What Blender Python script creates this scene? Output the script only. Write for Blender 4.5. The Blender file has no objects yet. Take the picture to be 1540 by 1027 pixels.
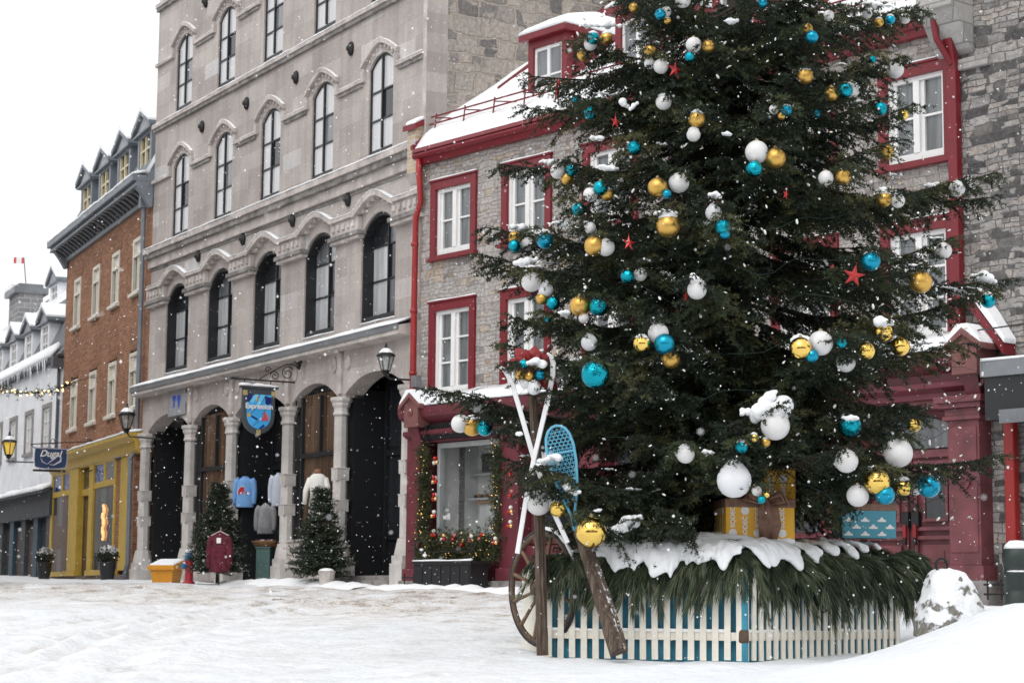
import bpy, math, random
import numpy as np
from mathutils import Matrix, Vector

C = bpy.context.scene.collection
PI = math.pi
rad = math.radians
rng = np.random.default_rng(11)
random.seed(11)

# ------------------------------------------------------------------ camera geometry
F = 3000.0; PITCH = math.atan((897 - 513.5) / F); ROLL = rad(0.5); CZ = -0.22
def _rx(a): c, s = math.cos(a), math.sin(a); return np.array([[1, 0, 0], [0, c, -s], [0, s, c]])
def _rz(a): c, s = math.cos(a), math.sin(a); return np.array([[c, -s, 0], [s, c, 0], [0, 0, 1]])
CAMR = _rx(PI / 2 + PITCH) @ _rz(ROLL)
def ray(px, py): return CAMR @ np.array([(px - 770) / F, -(py - 513.5) / F, -1.0])
def at(px, py, Y):
    d = ray(px, py); t = Y / d[1]
    return np.array([d[0] * t, Y, CZ + d[2] * t])
class Facade:
    """local frame of a street front: x to the right along it, y into the building, z up"""
    def __init__(s, ox, oy, deg):
        s.o = np.array([ox, oy]); s.a = rad(deg)
        s.x = np.array([math.cos(s.a), math.sin(s.a)]); s.y = np.array([-math.sin(s.a), math.cos(s.a)])
    def uz(s, px, py, d=0.0):
        r = ray(px, py); t = (d + s.o @ s.y) / (r[:2] @ s.y); p = r[:2] * t
        return (p - s.o) @ s.x, CZ + r[2] * t
    def w(s, u, d, z):
        p = s.o + s.x * u + s.y * d
        return (p[0], p[1], z)
G = Facade(-1.853, 41.0, -59.5)                       # grey stone block
H = Facade(-1.901, 41.0, -49.6)                       # stone house with red trim
_e = G.o - 16.2 * G.x
B = Facade(_e[0], _e[1], -66.2)                       # brick house
_e = B.o - 11.95 * B.x
W = Facade(_e[0], _e[1], -65.3)                       # white house

# ------------------------------------------------------------------ mesh builder
class MB:
    def __init__(s): s.v = []; s.f = []; s.m = []
    def add(s, vs, fs, m=0):
        b = len(s.v); s.v.extend([tuple(map(float, p)) for p in vs]); s.f.extend([tuple(b + i for i in f) for f in fs]); s.m.extend([m] * len(fs)); return s
    def box(s, x0, x1, y0, y1, z0, z1, m=0):
        if x0 > x1: x0, x1 = x1, x0
        if y0 > y1: y0, y1 = y1, y0
        if z0 > z1: z0, z1 = z1, z0
        return s.hexa([(x0, y0, z0), (x1, y0, z0), (x1, y1, z0), (x0, y1, z0), (x0, y0, z1), (x1, y0, z1), (x1, y1, z1), (x0, y1, z1)], m)
    def hexa(s, p, m=0):
        return s.add(p, [(3, 2, 1, 0), (4, 5, 6, 7), (0, 1, 5, 4), (1, 2, 6, 5), (2, 3, 7, 6), (3, 0, 4, 7)], m)
    def prism_y(s, poly, y0, y1, m=0):
        """polygon of (x, z), counter-clockwise seen from the front (-y), extruded in y"""
        n = len(poly)
        vs = [(x, y0, z) for x, z in poly] + [(x, y1, z) for x, z in poly]
        fs = [tuple(range(n)), tuple(range(2 * n - 1, n - 1, -1))] + [(i, i + n, (i + 1) % n + n, (i + 1) % n) for i in range(n)]
        return s.add(vs, fs, m)
    def prism_x(s, poly, x0, x1, m=0):
        """polygon of (y, z) extruded in x"""
        n = len(poly)
        vs = [(x0, y, z) for y, z in poly] + [(x1, y, z) for y, z in poly]
        fs = [tuple(range(n)), tuple(range(2 * n - 1, n - 1, -1))] + [(i, i + n, (i + 1) % n + n, (i + 1) % n) for i in range(n)]
        return s.add(vs, fs, m)
    def prism_z(s, poly, z0, z1, m=0):
        n = len(poly)
        vs = [(x, y, z0) for x, y in poly] + [(x, y, z1) for x, y in poly]
        fs = [tuple(range(n - 1, -1, -1)), tuple(range(n, 2 * n))] + [(i, (i + 1) % n, (i + 1) % n + n, i + n) for i in range(n)]
        return s.add(vs, fs, m)
    def tube(s, pts, r, n=8, m=0, closed=False):
        P = [np.array(p, float) for p in pts]; k = len(P)
        R = [r] * k if np.isscalar(r) else list(r)
        vs = []; up = None
        for i in range(k):
            a = P[(i - 1) % k] if (closed or i > 0) else P[i]; b = P[(i + 1) % k] if (closed or i < k - 1) else P[i]
            t = b - a; t = t / (np.linalg.norm(t) + 1e-9)
            if up is None:
                up = np.array([0, 0, 1.0]) if abs(t[2]) < .9 else np.array([1.0, 0, 0])
            x = np.cross(up, t); x = x / (np.linalg.norm(x) + 1e-9); y = np.cross(t, x); up = y
            for j in range(n):
                q = 2 * PI * j / n
                vs.append(P[i] + R[i] * (math.cos(q) * x + math.sin(q) * y))
        fs = []
        for i in range(k if closed else k - 1):
            i2 = (i + 1) % k
            for j in range(n): fs.append((i * n + j, i * n + (j + 1) % n, i2 * n + (j + 1) % n, i2 * n + j))
        if not closed: fs += [tuple(range(n - 1, -1, -1)), tuple((k - 1) * n + j for j in range(n))]
        return s.add(vs, fs, m)
    def lathe(s, prof, n=16, c=(0, 0, 0), m=0, sx=1, sy=1, ph=0):
        vs = []; k = len(prof)
        for r, z in prof:
            for j in range(n):
                q = 2 * PI * j / n + ph
                vs.append((c[0] + r * math.cos(q) * sx, c[1] + r * math.sin(q) * sy, c[2] + z))
        fs = []
        for i in range(k - 1):
            for j in range(n): fs.append((i * n + j, i * n + (j + 1) % n, (i + 1) * n + (j + 1) % n, (i + 1) * n + j))
        fs += [tuple(range(n - 1, -1, -1)), tuple((k - 1) * n + j for j in range(n))]
        return s.add(vs, fs, m)
    def ball(s, c, r, n=16, k=10, m=0, sx=1, sy=1, sz=1):
        prof = [(max(1e-4, math.sin(PI * i / k)) * r, -math.cos(PI * i / k) * r * sz) for i in range(k + 1)]
        return s.lathe(prof, n, c, m, sx, sy)
    def text(s, body, size, o, ax, az, m=0, depth=.004, shear=0.0, align='CENTER', bold=0.0, spacing=1.0):
        """lettering standing on the plane spanned by ax (reading direction) and az (up), centred at o"""
        cu = bpy.data.curves.new('lettering', 'FONT'); cu.body = body; cu.size = size; cu.align_x = align; cu.align_y = 'CENTER'; cu.shear = shear; cu.offset = bold; cu.space_character = spacing
        ob = bpy.data.objects.new('lettering', cu); C.objects.link(ob)
        me = ob.to_mesh()
        o = np.array(o, float); ax = np.array(ax, float); az = np.array(az, float); nn = np.cross(ax, az) * depth
        vs = [o + v.co.x * ax + v.co.y * az + nn for v in me.vertices]
        s.add(vs, [tuple(p.vertices) for p in me.polygons], m)
        ob.to_mesh_clear(); bpy.data.objects.remove(ob); bpy.data.curves.remove(cu)
        return s
    def mesh(s, name, mats, smooth=False):
        me = bpy.data.meshes.new(name); me.from_pydata(s.v, [], s.f)
        for mt in (mats if isinstance(mats, (list, tuple)) else [mats]): me.materials.append(mt)
        if any(s.m): me.polygons.foreach_set('material_index', s.m)
        if smooth: me.polygons.foreach_set('use_smooth', [True] * len(s.f))
        me.update(); return me
    def build(s, name, mats, parent=None, loc=(0, 0, 0), rot=(0, 0, 0), smooth=False, bevel=0.0, label=None):
        return place(name, s.mesh(name, mats, smooth), parent, loc, rot, bevel, label)

def place(name, me, parent=None, loc=(0, 0, 0), rot=(0, 0, 0), bevel=0.0, label=None):
    o = bpy.data.objects.new(name, me); C.objects.link(o)
    o.location = loc; o.rotation_euler = rot
    if parent is not None: o.parent = parent
    if bevel:
        md = o.modifiers.new('edge', 'BEVEL'); md.width = bevel; md.segments = 2; md.limit_method = 'ANGLE'
    if label: o['label'] = label
    return o
def tag(o, label=None, cat=None, group=None, kind=None):
    if label: o['label'] = label
    if cat: o['category'] = cat
    if group: o['group'] = group
    if kind: o['kind'] = kind
    return o
def thing(name, label, cat, loc=(0, 0, 0), rotz=0.0, group=None, rot=None):
    o = bpy.data.objects.new(name, None); C.objects.link(o); o.empty_display_size = .2
    o.location = loc; o.rotation_euler = rot if rot else (0, 0, rotz)
    return tag(o, label, cat, group)
def kids(o): return [c for c in list(C.objects) if c.parent == o]
def copy_tree(o, parent=None):
    c = o.copy(); C.objects.link(c)
    if parent is not None: c.parent = parent
    for k in kids(o): copy_tree(k, c)
    return c
def np_mesh(name, verts, faces_n, n, mats, mat_idx=None, smooth=False):
    """fast mesh: verts (N,3), faces_n (M,n) int"""
    me = bpy.data.meshes.new(name); verts = np.asarray(verts, np.float32); faces_n = np.asarray(faces_n, np.int32)
    me.vertices.add(len(verts)); me.vertices.foreach_set('co', verts.ravel())
    me.loops.add(faces_n.size); me.loops.foreach_set('vertex_index', faces_n.ravel())
    me.polygons.add(len(faces_n)); me.polygons.foreach_set('loop_start', np.arange(0, faces_n.size, n, dtype=np.int32))
    for mt in mats: me.materials.append(mt)
    if mat_idx is not None: me.polygons.foreach_set('material_index', np.asarray(mat_idx, np.int32))
    if smooth: me.polygons.foreach_set('use_smooth', np.ones(len(faces_n), bool))
    me.update(calc_edges=True); me.validate(); return me

# ------------------------------------------------------------------ materials
class NT:
    def __init__(s, name):
        s.mat = bpy.data.materials.new(name); s.mat.use_nodes = True; s.t = s.mat.node_tree; s.n = s.t.nodes; s.l = s.t.links
        s.bsdf = s.n['Principled BSDF']
    def new(s, kind, **kw):
        nd = s.n.new(kind)
        for k, v in kw.items():
            if k.startswith('i_'):
                nd.inputs[k[2:].replace('_', ' ')].default_value = v
            else: setattr(nd, k, v)
        return nd
    def link(s, a, b): s.l.new(a, b)
    def math(s, op, a, b=None, clamp=False):
        nd = s.n.new('ShaderNodeMath'); nd.operation = op; nd.use_clamp = clamp
        for i, q in enumerate((a, b)):
            if q is None: continue
            if isinstance(q, (int, float)): nd.inputs[i].default_value = q
            else: s.l.new(q, nd.inputs[i])
        return nd.outputs[0]
    def mix(s, fac, a, b, mode='MIX'):
        nd = s.n.new('ShaderNodeMix'); nd.data_type = 'RGBA'; nd.blend_type = mode
        for sock, q in ((nd.inputs['Factor'], fac), (nd.inputs[6], a), (nd.inputs[7], b)):
            if isinstance(q, (int, float)): sock.default_value = q
            elif isinstance(q, tuple): sock.default_value = q if len(q) == 4 else (*q, 1)
            else: s.l.new(q, sock)
        return nd.outputs[2]
    def ramp(s, fac, stops, interp='LINEAR'):
        nd = s.n.new('ShaderNodeValToRGB'); cr = nd.color_ramp; cr.interpolation = interp
        while len(cr.elements) < len(stops): cr.elements.new(.5)
        for e, (p, c) in zip(cr.elements, stops): e.position = p; e.color = (*c, 1) if len(c) == 3 else c
        s.l.new(fac, nd.inputs[0]); return nd.outputs[0]
    def noise(s, scale, vec=None, detail=4, rough=.55):
        nd = s.new('ShaderNodeTexNoise', i_Scale=scale, i_Detail=detail, i_Roughness=rough)
        if vec is None: vec = s.coord()
        s.link(vec, nd.inputs['Vector']); return nd.outputs['Fac']
    def coord(s):
        if not hasattr(s, '_c'): s._c = s.n.new('ShaderNodeTexCoord').outputs['Object']
        return s._c
    def wallvec(s, axis='x'):
        """(x, z) or (y, z) of the object as texture coordinates on an upright wall"""
        sp = s.n.new('ShaderNodeSeparateXYZ'); s.link(s.coord(), sp.inputs[0])
        cb = s.n.new('ShaderNodeCombineXYZ')
        if axis == 'xy': s.link(s.math('ADD', sp.outputs[0], sp.outputs[1]), cb.inputs[0])
        else: s.link(sp.outputs[0 if axis == 'x' else 1], cb.inputs[0])
        s.link(sp.outputs[2], cb.inputs[1]); return cb.outputs[0]
    def bump(s, height, strength=.4, dist=.02):
        nd = s.new('ShaderNodeBump', i_Strength=strength, i_Distance=dist); s.link(height, nd.inputs['Height']); s.link(nd.outputs[0], s.bsdf.inputs['Normal'])
    def set(s, **kw):
        for k, v in kw.items(): s.bsdf.inputs[k.replace('_', ' ')].default_value = v

def M(name, col, rough=.6, metal=0.0, var=.18, vscale=3.0, bump=0.0, bscale=60.0, spec=.5, coat=0.0):
    t = NT(name); t.set(Roughness=rough, Metallic=metal); t.bsdf.inputs['Specular IOR Level'].default_value = spec
    if coat: t.bsdf.inputs['Coat Weight'].default_value = coat
    n = t.noise(vscale, detail=6, rough=.6)
    lo = tuple(c * (1 - var) for c in col); hi = tuple(min(1, c * (1 + var)) for c in col)
    t.link(t.ramp(n, [(.3, lo), (.7, hi)]), t.bsdf.inputs['Base Color'])
    if bump: t.bump(t.noise(bscale), bump, .01)
    return t.mat
def emit(name, col, strength):
    t = NT(name); t.set(Roughness=.4)
    t.bsdf.inputs['Base Color'].default_value = (*col, 1); t.bsdf.inputs['Emission Color'].default_value = (*col, 1); t.bsdf.inputs['Emission Strength'].default_value = strength
    return t.mat
def brickwork(name, bw, bh, stops, mortar, msize=.012, axis='x', distort=.0, dscale=3.0, bump=.5, stain=.25, rough=.85, squash=1.0, soft=.1, seed=0.0, streak=0.0):
    t = NT(name); t.set(Roughness=rough); t.bsdf.inputs['Specular IOR Level'].default_value = .25
    v = t.wallvec(axis)
    if distort:
        n1 = t.new('ShaderNodeTexNoise', i_Scale=dscale, i_Detail=3.0); t.link(v, n1.inputs['Vector'])
        sub = t.new('ShaderNodeVectorMath', operation='SUBTRACT'); t.link(n1.outputs['Color'], sub.inputs[0]); sub.inputs[1].default_value = (.5 + seed, .5, .5)
        sc = t.new('ShaderNodeVectorMath', operation='MULTIPLY'); t.link(sub.outputs[0], sc.inputs[0]); sc.inputs[1].default_value = (distort, distort * .55, 0)
        ad = t.new('ShaderNodeVectorMath', operation='ADD'); t.link(v, ad.inputs[0]); t.link(sc.outputs[0], ad.inputs[1]); v = ad.outputs[0]
    bk = t.n.new('ShaderNodeTexBrick'); t.link(v, bk.inputs['Vector'])
    bk.inputs['Color1'].default_value = (0, 0, 0, 1); bk.inputs['Color2'].default_value = (1, 1, 1, 1); bk.inputs['Mortar'].default_value = (.5, .5, .5, 1)
    bk.inputs['Scale'].default_value = 1.0; bk.inputs['Mortar Size'].default_value = msize; bk.inputs['Mortar Smooth'].default_value = soft
    bk.inputs['Brick Width'].default_value = bw; bk.inputs['Row Height'].default_value = bh; bk.squash = squash; bk.squash_frequency = 3
    col = t.ramp(bk.outputs['Color'], stops)
    fine = t.noise(14.0, detail=8, rough=.7)
    col = t.mix(.35, col, t.ramp(fine, [(.25, (.35, .35, .35)), (.75, (1.35, 1.35, 1.35))]), 'MULTIPLY')
    col = t.mix(bk.outputs['Fac'], col, mortar)
    big = t.noise(.55, detail=5, rough=.6)
    if streak:
        ms_ = t.n.new('ShaderNodeMapping'); ms_.inputs['Scale'].default_value = (3.2, 3.2, .22); t.link(t.coord(), ms_.inputs[0]); col = t.mix(streak, col, t.ramp(t.noise(1.0, ms_.outputs[0], detail=6, rough=.65), [(.36, (.42, .41, .40)), (.6, (1.18, 1.18, 1.18))]), 'MULTIPLY')
    col = t.mix(stain, col, t.ramp(big, [(.3, (.5, .48, .47)), (.7, (1.3, 1.3, 1.3))]), 'MULTIPLY')
    t.link(col, t.bsdf.inputs['Base Color'])
    if bump:
        h = t.math('SUBTRACT', t.math('MULTIPLY', fine, .5), bk.outputs['Fac']); t.bump(h, bump, .03)
    return t.mat

def masonry(name, w, h, stops, mortar, msize=.012, axis='x', bump=.8, stain=.3, warp=.10, big=.45, joint=.6):
    """roughly coursed field stones: two sizes of warped courses mixed in patches, joints close in tone to the stone"""
    t = NT(name); t.set(Roughness=.88); t.bsdf.inputs['Specular IOR Level'].default_value = .25
    v = t.wallvec(axis)
    def warped(vec, scale, ax_, az_):
        n1 = t.new('ShaderNodeTexNoise', i_Scale=scale, i_Detail=3.0); t.link(vec, n1.inputs['Vector'])
        sb = t.new('ShaderNodeVectorMath', operation='SUBTRACT'); t.link(n1.outputs['Color'], sb.inputs[0]); sb.inputs[1].default_value = (.5, .5, .5)
        sc = t.new('ShaderNodeVectorMath', operation='MULTIPLY'); t.link(sb.outputs[0], sc.inputs[0]); sc.inputs[1].default_value = (ax_, az_, 0)
        ad = t.new('ShaderNodeVectorMath', operation='ADD'); t.link(vec, ad.inputs[0]); t.link(sc.outputs[0], ad.inputs[1]); return ad.outputs[0]
    v = warped(warped(v, 1.1, warp * 3, warp * 1.6), 5.0, warp * .8, warp * .6)
    def bricks(bw, bh, sq, off):
        bk = t.n.new('ShaderNodeTexBrick'); t.link(v, bk.inputs['Vector']); bk.offset = off; bk.squash = sq; bk.squash_frequency = 2
        bk.inputs['Color1'].default_value = (0, 0, 0, 1); bk.inputs['Color2'].default_value = (1, 1, 1, 1); bk.inputs['Mortar'].default_value = (.5, .5, .5, 1)
        bk.inputs['Scale'].default_value = 1.0; bk.inputs['Mortar Size'].default_value = msize; bk.inputs['Mortar Smooth'].default_value = .6; bk.inputs['Brick Width'].default_value = bw; bk.inputs['Row Height'].default_value = bh; return bk
    b1 = bricks(w, h, .62, .43); b2 = bricks(w * 1.45, h * 1.75, .7, .38)
    pick = t.ramp(t.noise(1.3, detail=2), [(big, (0, 0, 0)), (big + .02, (1, 1, 1))])
    rnd = t.mix(pick, b1.outputs['Color'], b2.outputs['Color']); fac = t.mix(pick, b1.outputs['Fac'], b2.outputs['Fac'])
    col = t.ramp(rnd, stops)
    fine = t.noise(12.0, detail=9, rough=.72)
    col = t.mix(.85, col, t.ramp(fine, [(.28, (.52, .52, .52)), (.62, (1.42, 1.42, 1.42))]), 'MULTIPLY')
    col = t.mix(t.math('MULTIPLY', fac, joint), col, mortar)
    col = t.mix(stain, col, t.ramp(t.noise(.6, detail=5, rough=.6), [(.3, (.55, .53, .52)), (.7, (1.25, 1.25, 1.25))]), 'MULTIPLY')
    t.link(col, t.bsdf.inputs['Base Color'])
    t.bump(t.math('SUBTRACT', t.math('MULTIPLY', fine, 1.3), fac), bump, .08)
    return t.mat
def snow_mat(name='snow', bump=.5):
    t = NT(name); t.set(Roughness=.75); t.bsdf.inputs['Specular IOR Level'].default_value = .2
    n = t.noise(2.5, detail=6)
    t.link(t.ramp(n, [(.3, (.84, .86, .88)), (.7, (.90, .91, .92))]), t.bsdf.inputs['Base Color'])
    h = t.math('ADD', t.math('MULTIPLY', t.noise(7, detail=3), 1.0), t.math('MULTIPLY', t.noise(60, detail=3), .12))
    t.bump(h, bump, .05); return t.mat
def glass_mat(name, col, rough=.04, streak=.35):
    """window glass over a dim room: dark or curtained body under a clear reflecting coat"""
    t = NT(name); t.set(Roughness=rough); t.bsdf.inputs['IOR'].default_value = 1.52
    sp = t.n.new('ShaderNodeMapping'); sp.inputs['Scale'].default_value = (7, 7, .5); t.link(t.coord(), sp.inputs[0])
    n = t.noise(1.2, sp.outputs[0], detail=4)
    t.link(t.ramp(n, [(.3, tuple(c * (1 - streak) for c in col)), (.7, tuple(c * (1 + streak) for c in col))]), t.bsdf.inputs['Base Color'])
    t.bsdf.inputs['Specular IOR Level'].default_value = .6
    return t.mat

SNOW = snow_mat()
IRON = M('wrought_iron', (.015, .015, .017), .5, .3)
BLACK = M('black_paint', (.012, .013, .015), .45, vscale=6)
REDP = M('red_paint', (.165, .010, .017), .42, var=.12, vscale=5)
MAROON = M('maroon_paint', (.125, .022, .032), .5, var=.25, vscale=2.5, bump=.1)
WHITEP = M('white_paint', (.74, .74, .73), .45, var=.06)
DARKROOM = M('dim_interior', (.012, .012, .013), .8)
SILLW = M('cream_paint', (.62, .58, .49), .5, var=.1)
GLASSD = glass_mat('dark_glass', (.02, .022, .026))
GLASSL = glass_mat('curtained_glass', (.56, .56, .57), .05, .10)
GLASSM = glass_mat('grey_glass', (.16, .17, .18), .05, .4)
WOODOLD = M('weathered_wood', (.10, .065, .045), .85, var=.5, vscale=9, bump=.6, bscale=40)

def wall_row(mb, u0, u1, z0, z1, ops, y0, y1, m=0, seg=10):
    """upright wall slab between u0..u1, z0..z1 with openings (a, b, bottom, spring, crown)"""
    cur = u0
    for a, b, zb, zs, zc in sorted(ops):
        if a > cur: mb.box(cur, a, y0, y1, z0, z1, m)
        if zb > z0: mb.box(a, b, y0, y1, z0, zb, m)
        mb.prism_y(arch_pts(a, b, zs, zc, seg) + [(b, z1), (a, z1)], y0, y1, m)
        cur = b
    if cur < u1: mb.box(cur, u1, y0, y1, z0, z1, m)
def arch_pts(a, b, zs, zc, seg=10):
    if zc - zs < 1e-3: return [(a, zs), (b, zs)]
    h = zc - zs; w = (b - a) / 2; R = (w * w + h * h) / (2 * h); c = (a + b) / 2; th = math.asin(min(1, w / R))
    return [(c + R * math.sin(t), zc - R + R * math.cos(t)) for t in np.linspace(-th, th, seg + 1)]
def snow_strip(mb, u0, u1, y0, y1, z, h=.06, seed=0, step=.35, zslope=0.0, m=0):
    """uneven snow lying on a ledge along x; zslope lifts the back edge"""
    r = random.Random(seed); n = max(2, int((u1 - u0) / step)); prof = []
    for i in range(n + 1):
        u = u0 + (u1 - u0) * i / n; k = h * (.6 + .7 * r.random()); o = .03 * (r.random() - .3)
        prof.append([(u, y0 - o, z - .004), (u, y0 - o + .01, z + k * .7), (u, y0 + (y1 - y0) * .35, z + k + zslope * .35), (u, y1, z + k * .8 + zslope), (u, y1, z + zslope - .004)])
    vs = [p for q in prof for p in q]; fs = []
    for i in range(n):
        for j in range(5): fs.append((i * 5 + j, (i + 1) * 5 + j, (i + 1) * 5 + (j + 1) % 5, i * 5 + (j + 1) % 5))
    fs += [tuple(range(5)), tuple(n * 5 + j for j in range(4, -1, -1))]
    mb.add(vs, [f[::-1] for f in fs], m)
# ------------------------------------------------------------------ world, sun, camera
sc = bpy.context.scene
wd = bpy.data.worlds.new('World'); sc.world = wd; wd.use_nodes = True
wn, wl = wd.node_tree.nodes, wd.node_tree.links
SUN_EL, SUN_ROT = 52, 205
sky = wn.new('ShaderNodeTexSky'); sky.sky_type = 'NISHITA'; sky.sun_disc = False
sky.sun_elevation = rad(SUN_EL); sky.sun_rotation = rad(SUN_ROT); sky.air_density = 1.0; sky.dust_density = 6.0; sky.ozone_density = 1.0
hs = wn.new('ShaderNodeHueSaturation'); hs.inputs['Saturation'].default_value = .12
mx = wn.new('ShaderNodeMix'); mx.data_type = 'RGBA'; mx.inputs['Factor'].default_value = .72; mx.inputs[7].default_value = (7.0, 7.05, 7.18, 1)   # even cloud deck over the clear-sky model
wl.new(sky.outputs[0], hs.inputs['Color']); wl.new(hs.outputs[0], mx.inputs[6]); wl.new(mx.outputs[2], wn['Background'].inputs['Color'])
wn['Background'].inputs['Strength'].default_value = .15
sl = bpy.data.lights.new('sun', 'SUN'); sl.energy = .5; sl.angle = rad(40); sl.color = (1, .97, .93)
so = bpy.data.objects.new('sun', sl); C.objects.link(so)
_az = rad(SUN_ROT)   # rotation measured clockwise from +Y
sdir = Vector((math.sin(_az) * math.cos(rad(SUN_EL)), math.cos(_az) * math.cos(rad(SUN_EL)), math.sin(rad(SUN_EL))))
so.rotation_euler = sdir.to_track_quat('Z', 'Y').to_euler(); so.location = (0, 0, 60)
sc.view_settings.view_transform = 'Standard'; sc.view_settings.look = 'None'; sc.view_settings.exposure = .32; sc.view_settings.gamma = 1
cam = bpy.data.cameras.new('camera'); co = bpy.data.objects.new('camera', cam); C.objects.link(co); sc.camera = co
cam.sensor_width = 36; cam.sensor_fit = 'HORIZONTAL'; cam.lens = 36 * F / 1540; cam.clip_end = 900; cam.clip_start = .05
mw = Matrix(np.block([[CAMR, np.zeros((3, 1))], [np.zeros((1, 3)), np.ones((1, 1))]]).tolist()); mw.translation = Vector((0, 0, CZ)); co.matrix_world = mw
cam.dof.use_dof = True; cam.dof.focus_distance = 19.5; cam.dof.aperture_fstop = 5.6
sc.cycles.use_denoising = True; sc.cycles.max_bounces = 8; sc.cycles.transparent_max_bounces = 8; sc.cycles.caustics_reflective = False; sc.cycles.caustics_refractive = False

# ------------------------------------------------------------------ ground: one snowy sheet climbing to the house fronts
BUMPS = [(3.3, 16.2, .75, 1.0, .16), (4.05, 16.8, .62, .9, .27), (4.75, 16.6, .9, 1.0, .33), (6.2, 16.8, 1.3, 1.2, .34), (2.6, 15.6, 1.2, .7, .05), (5.3, 15.2, 1.5, .8, .10),
         (3.35, 17.0, .5, .5, .05), (0.6, 18.3, .7, .35, .035), (1.6, 17.2, .6, .35, .04), (-.2, 19.6, .5, .4, .04)]
def ground_h(X, Y):
    X = np.asarray(X, float); Y = np.asarray(Y, float)
    Ye = np.where(Y > 41, 41 + (Y - 41) * .5, Y); Ye = np.where(Ye > 62, 62, Ye); Ye = np.where(Ye < 6, 6 + (Ye - 6) * .2, Ye)
    Xe = np.clip(X, -14, 12)
    z = -1.442 + .012 * Xe + .035 * Ye
    for bx, by, sx, sy, h in BUMPS: z = z + h * np.exp(-((X - bx) / sx) ** 2 - ((Y - by) / sy) ** 2)
    return z
def gh(x, y): return float(ground_h(x, y))
def _val_noise(X, Y, s, seed):
    r = np.random.default_rng(seed); T = r.random((64, 64)); x = X / s; y = Y / s
    i = np.floor(x).astype(int); j = np.floor(y).astype(int); a = x - i; b = y - j; a = a * a * (3 - 2 * a); b = b * b * (3 - 2 * b)
    g = lambda p, q: T[p % 64, q % 64]
    return g(i, j) * (1 - a) * (1 - b) + g(i + 1, j) * a * (1 - b) + g(i, j + 1) * (1 - a) * b + g(i + 1, j + 1) * a * b - .5
xs = np.concatenate([np.linspace(-260, -20, 20)[:-1], np.linspace(-20, -6, 60)[:-1], np.linspace(-6, 8, 170)[:-1], np.linspace(8, 16, 20)[:-1], np.linspace(16, 260, 20)])
ys = np.concatenate([np.linspace(-120, 8, 14)[:-1], np.linspace(8, 14, 24)[:-1], np.linspace(14, 24, 130)[:-1], np.linspace(24, 60, 170)[:-1], np.linspace(60, 300, 16)])
XX, YY = np.meshgrid(xs, ys)
ZZ = ground_h(XX, YY)
fine = (np.abs(XX) < 22) & (YY > 8) & (YY < 62)
ZZ = ZZ + np.where(fine, .10 * _val_noise(XX, YY, 1.7, 1) + .045 * _val_noise(XX, YY, .6, 2) + .022 * _val_noise(XX, YY, .22, 3), 0)
# wheel ruts running along the street
for q, wdt in ((3.2, .28), (4.7, .28), (6.6, .3), (8.2, .3)):
    dist = (XX - H.o[0]) * -H.y[0] + (YY - H.o[1]) * -H.y[1]
    ZZ = ZZ - np.where(fine & (XX < 1.5), .045 * np.exp(-((dist - q - .25 * np.sin(YY * .3)) / wdt) ** 2), 0)
dist = (XX - H.o[0]) * -H.y[0] + (YY - H.o[1]) * -H.y[1]
ZZ = ZZ + np.where(fine, np.clip((dist - .8) / 1.0, 0, 1) * np.clip((9.5 - dist) / 3, 0, 1) * (.08 * _val_noise(XX, YY, .8, 11) + .06 * _val_noise(XX, YY, .35, 12)), 0)
def ground_at(px, py):
    Ys = np.linspace(13, 60, 600); r_ = ray(px, py); z = CZ + r_[2] / r_[1] * Ys; g = ground_h(r_[0] / r_[1] * Ys, Ys); k = int(np.argmax(z <= g)); return np.array([r_[0] / r_[1] * Ys[k], Ys[k]])
TRACK = np.zeros_like(ZZ)
def track(pix, wid, deep, dirt, seed):
    """a tyre rut pressed into the snow along a polyline on the ground"""
    global ZZ, TRACK
    P = [ground_at(*q) for q in pix]; D = np.full(XX.shape, 9.0)
    for a, b in zip(P[:-1], P[1:]):
        d = b - a; L2 = d @ d; t_ = np.clip(((XX - a[0]) * d[0] + (YY - a[1]) * d[1]) / L2, 0, 1); D = np.minimum(D, np.hypot(XX - a[0] - t_ * d[0], YY - a[1] - t_ * d[1]))
    D = D + .12 * _val_noise(XX, YY, .5, seed); k = np.exp(-(D / wid) ** 2); ZZ = ZZ - deep * k + deep * .7 * np.exp(-((D - wid * 1.9) / (wid * .7)) ** 2); TRACK = np.maximum(TRACK, dirt * k)
for i, (dx_, dy_) in enumerate(((0, 0), (14, 17))):
    track([(-40, 1010 + dy_), (60 + dx_, 972 + dy_), (170 + dx_, 942 + dy_ * .7), (300 + dx_, 920 + dy_ * .5), (460 + dx_, 906 + dy_ * .3), (680, 900 + dy_ * .2)], .13, .035, .75, 21 + i)
    track([(-40, 940 + dy_ * .8), (120 + dx_, 921 + dy_ * .6), (300 + dx_, 908 + dy_ * .4), (520, 898 + dy_ * .3), (760, 894 + dy_ * .2)], .14, .035, .9, 25 + i)
    track([(130 + dx_ * 2, 1040), (175 + dx_ * 2, 990), (240 + dx_ * 2, 955), (330 + dx_ * 2, 930), (430 + dx_, 915)], .12, .03, .5, 29 + i)
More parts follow.
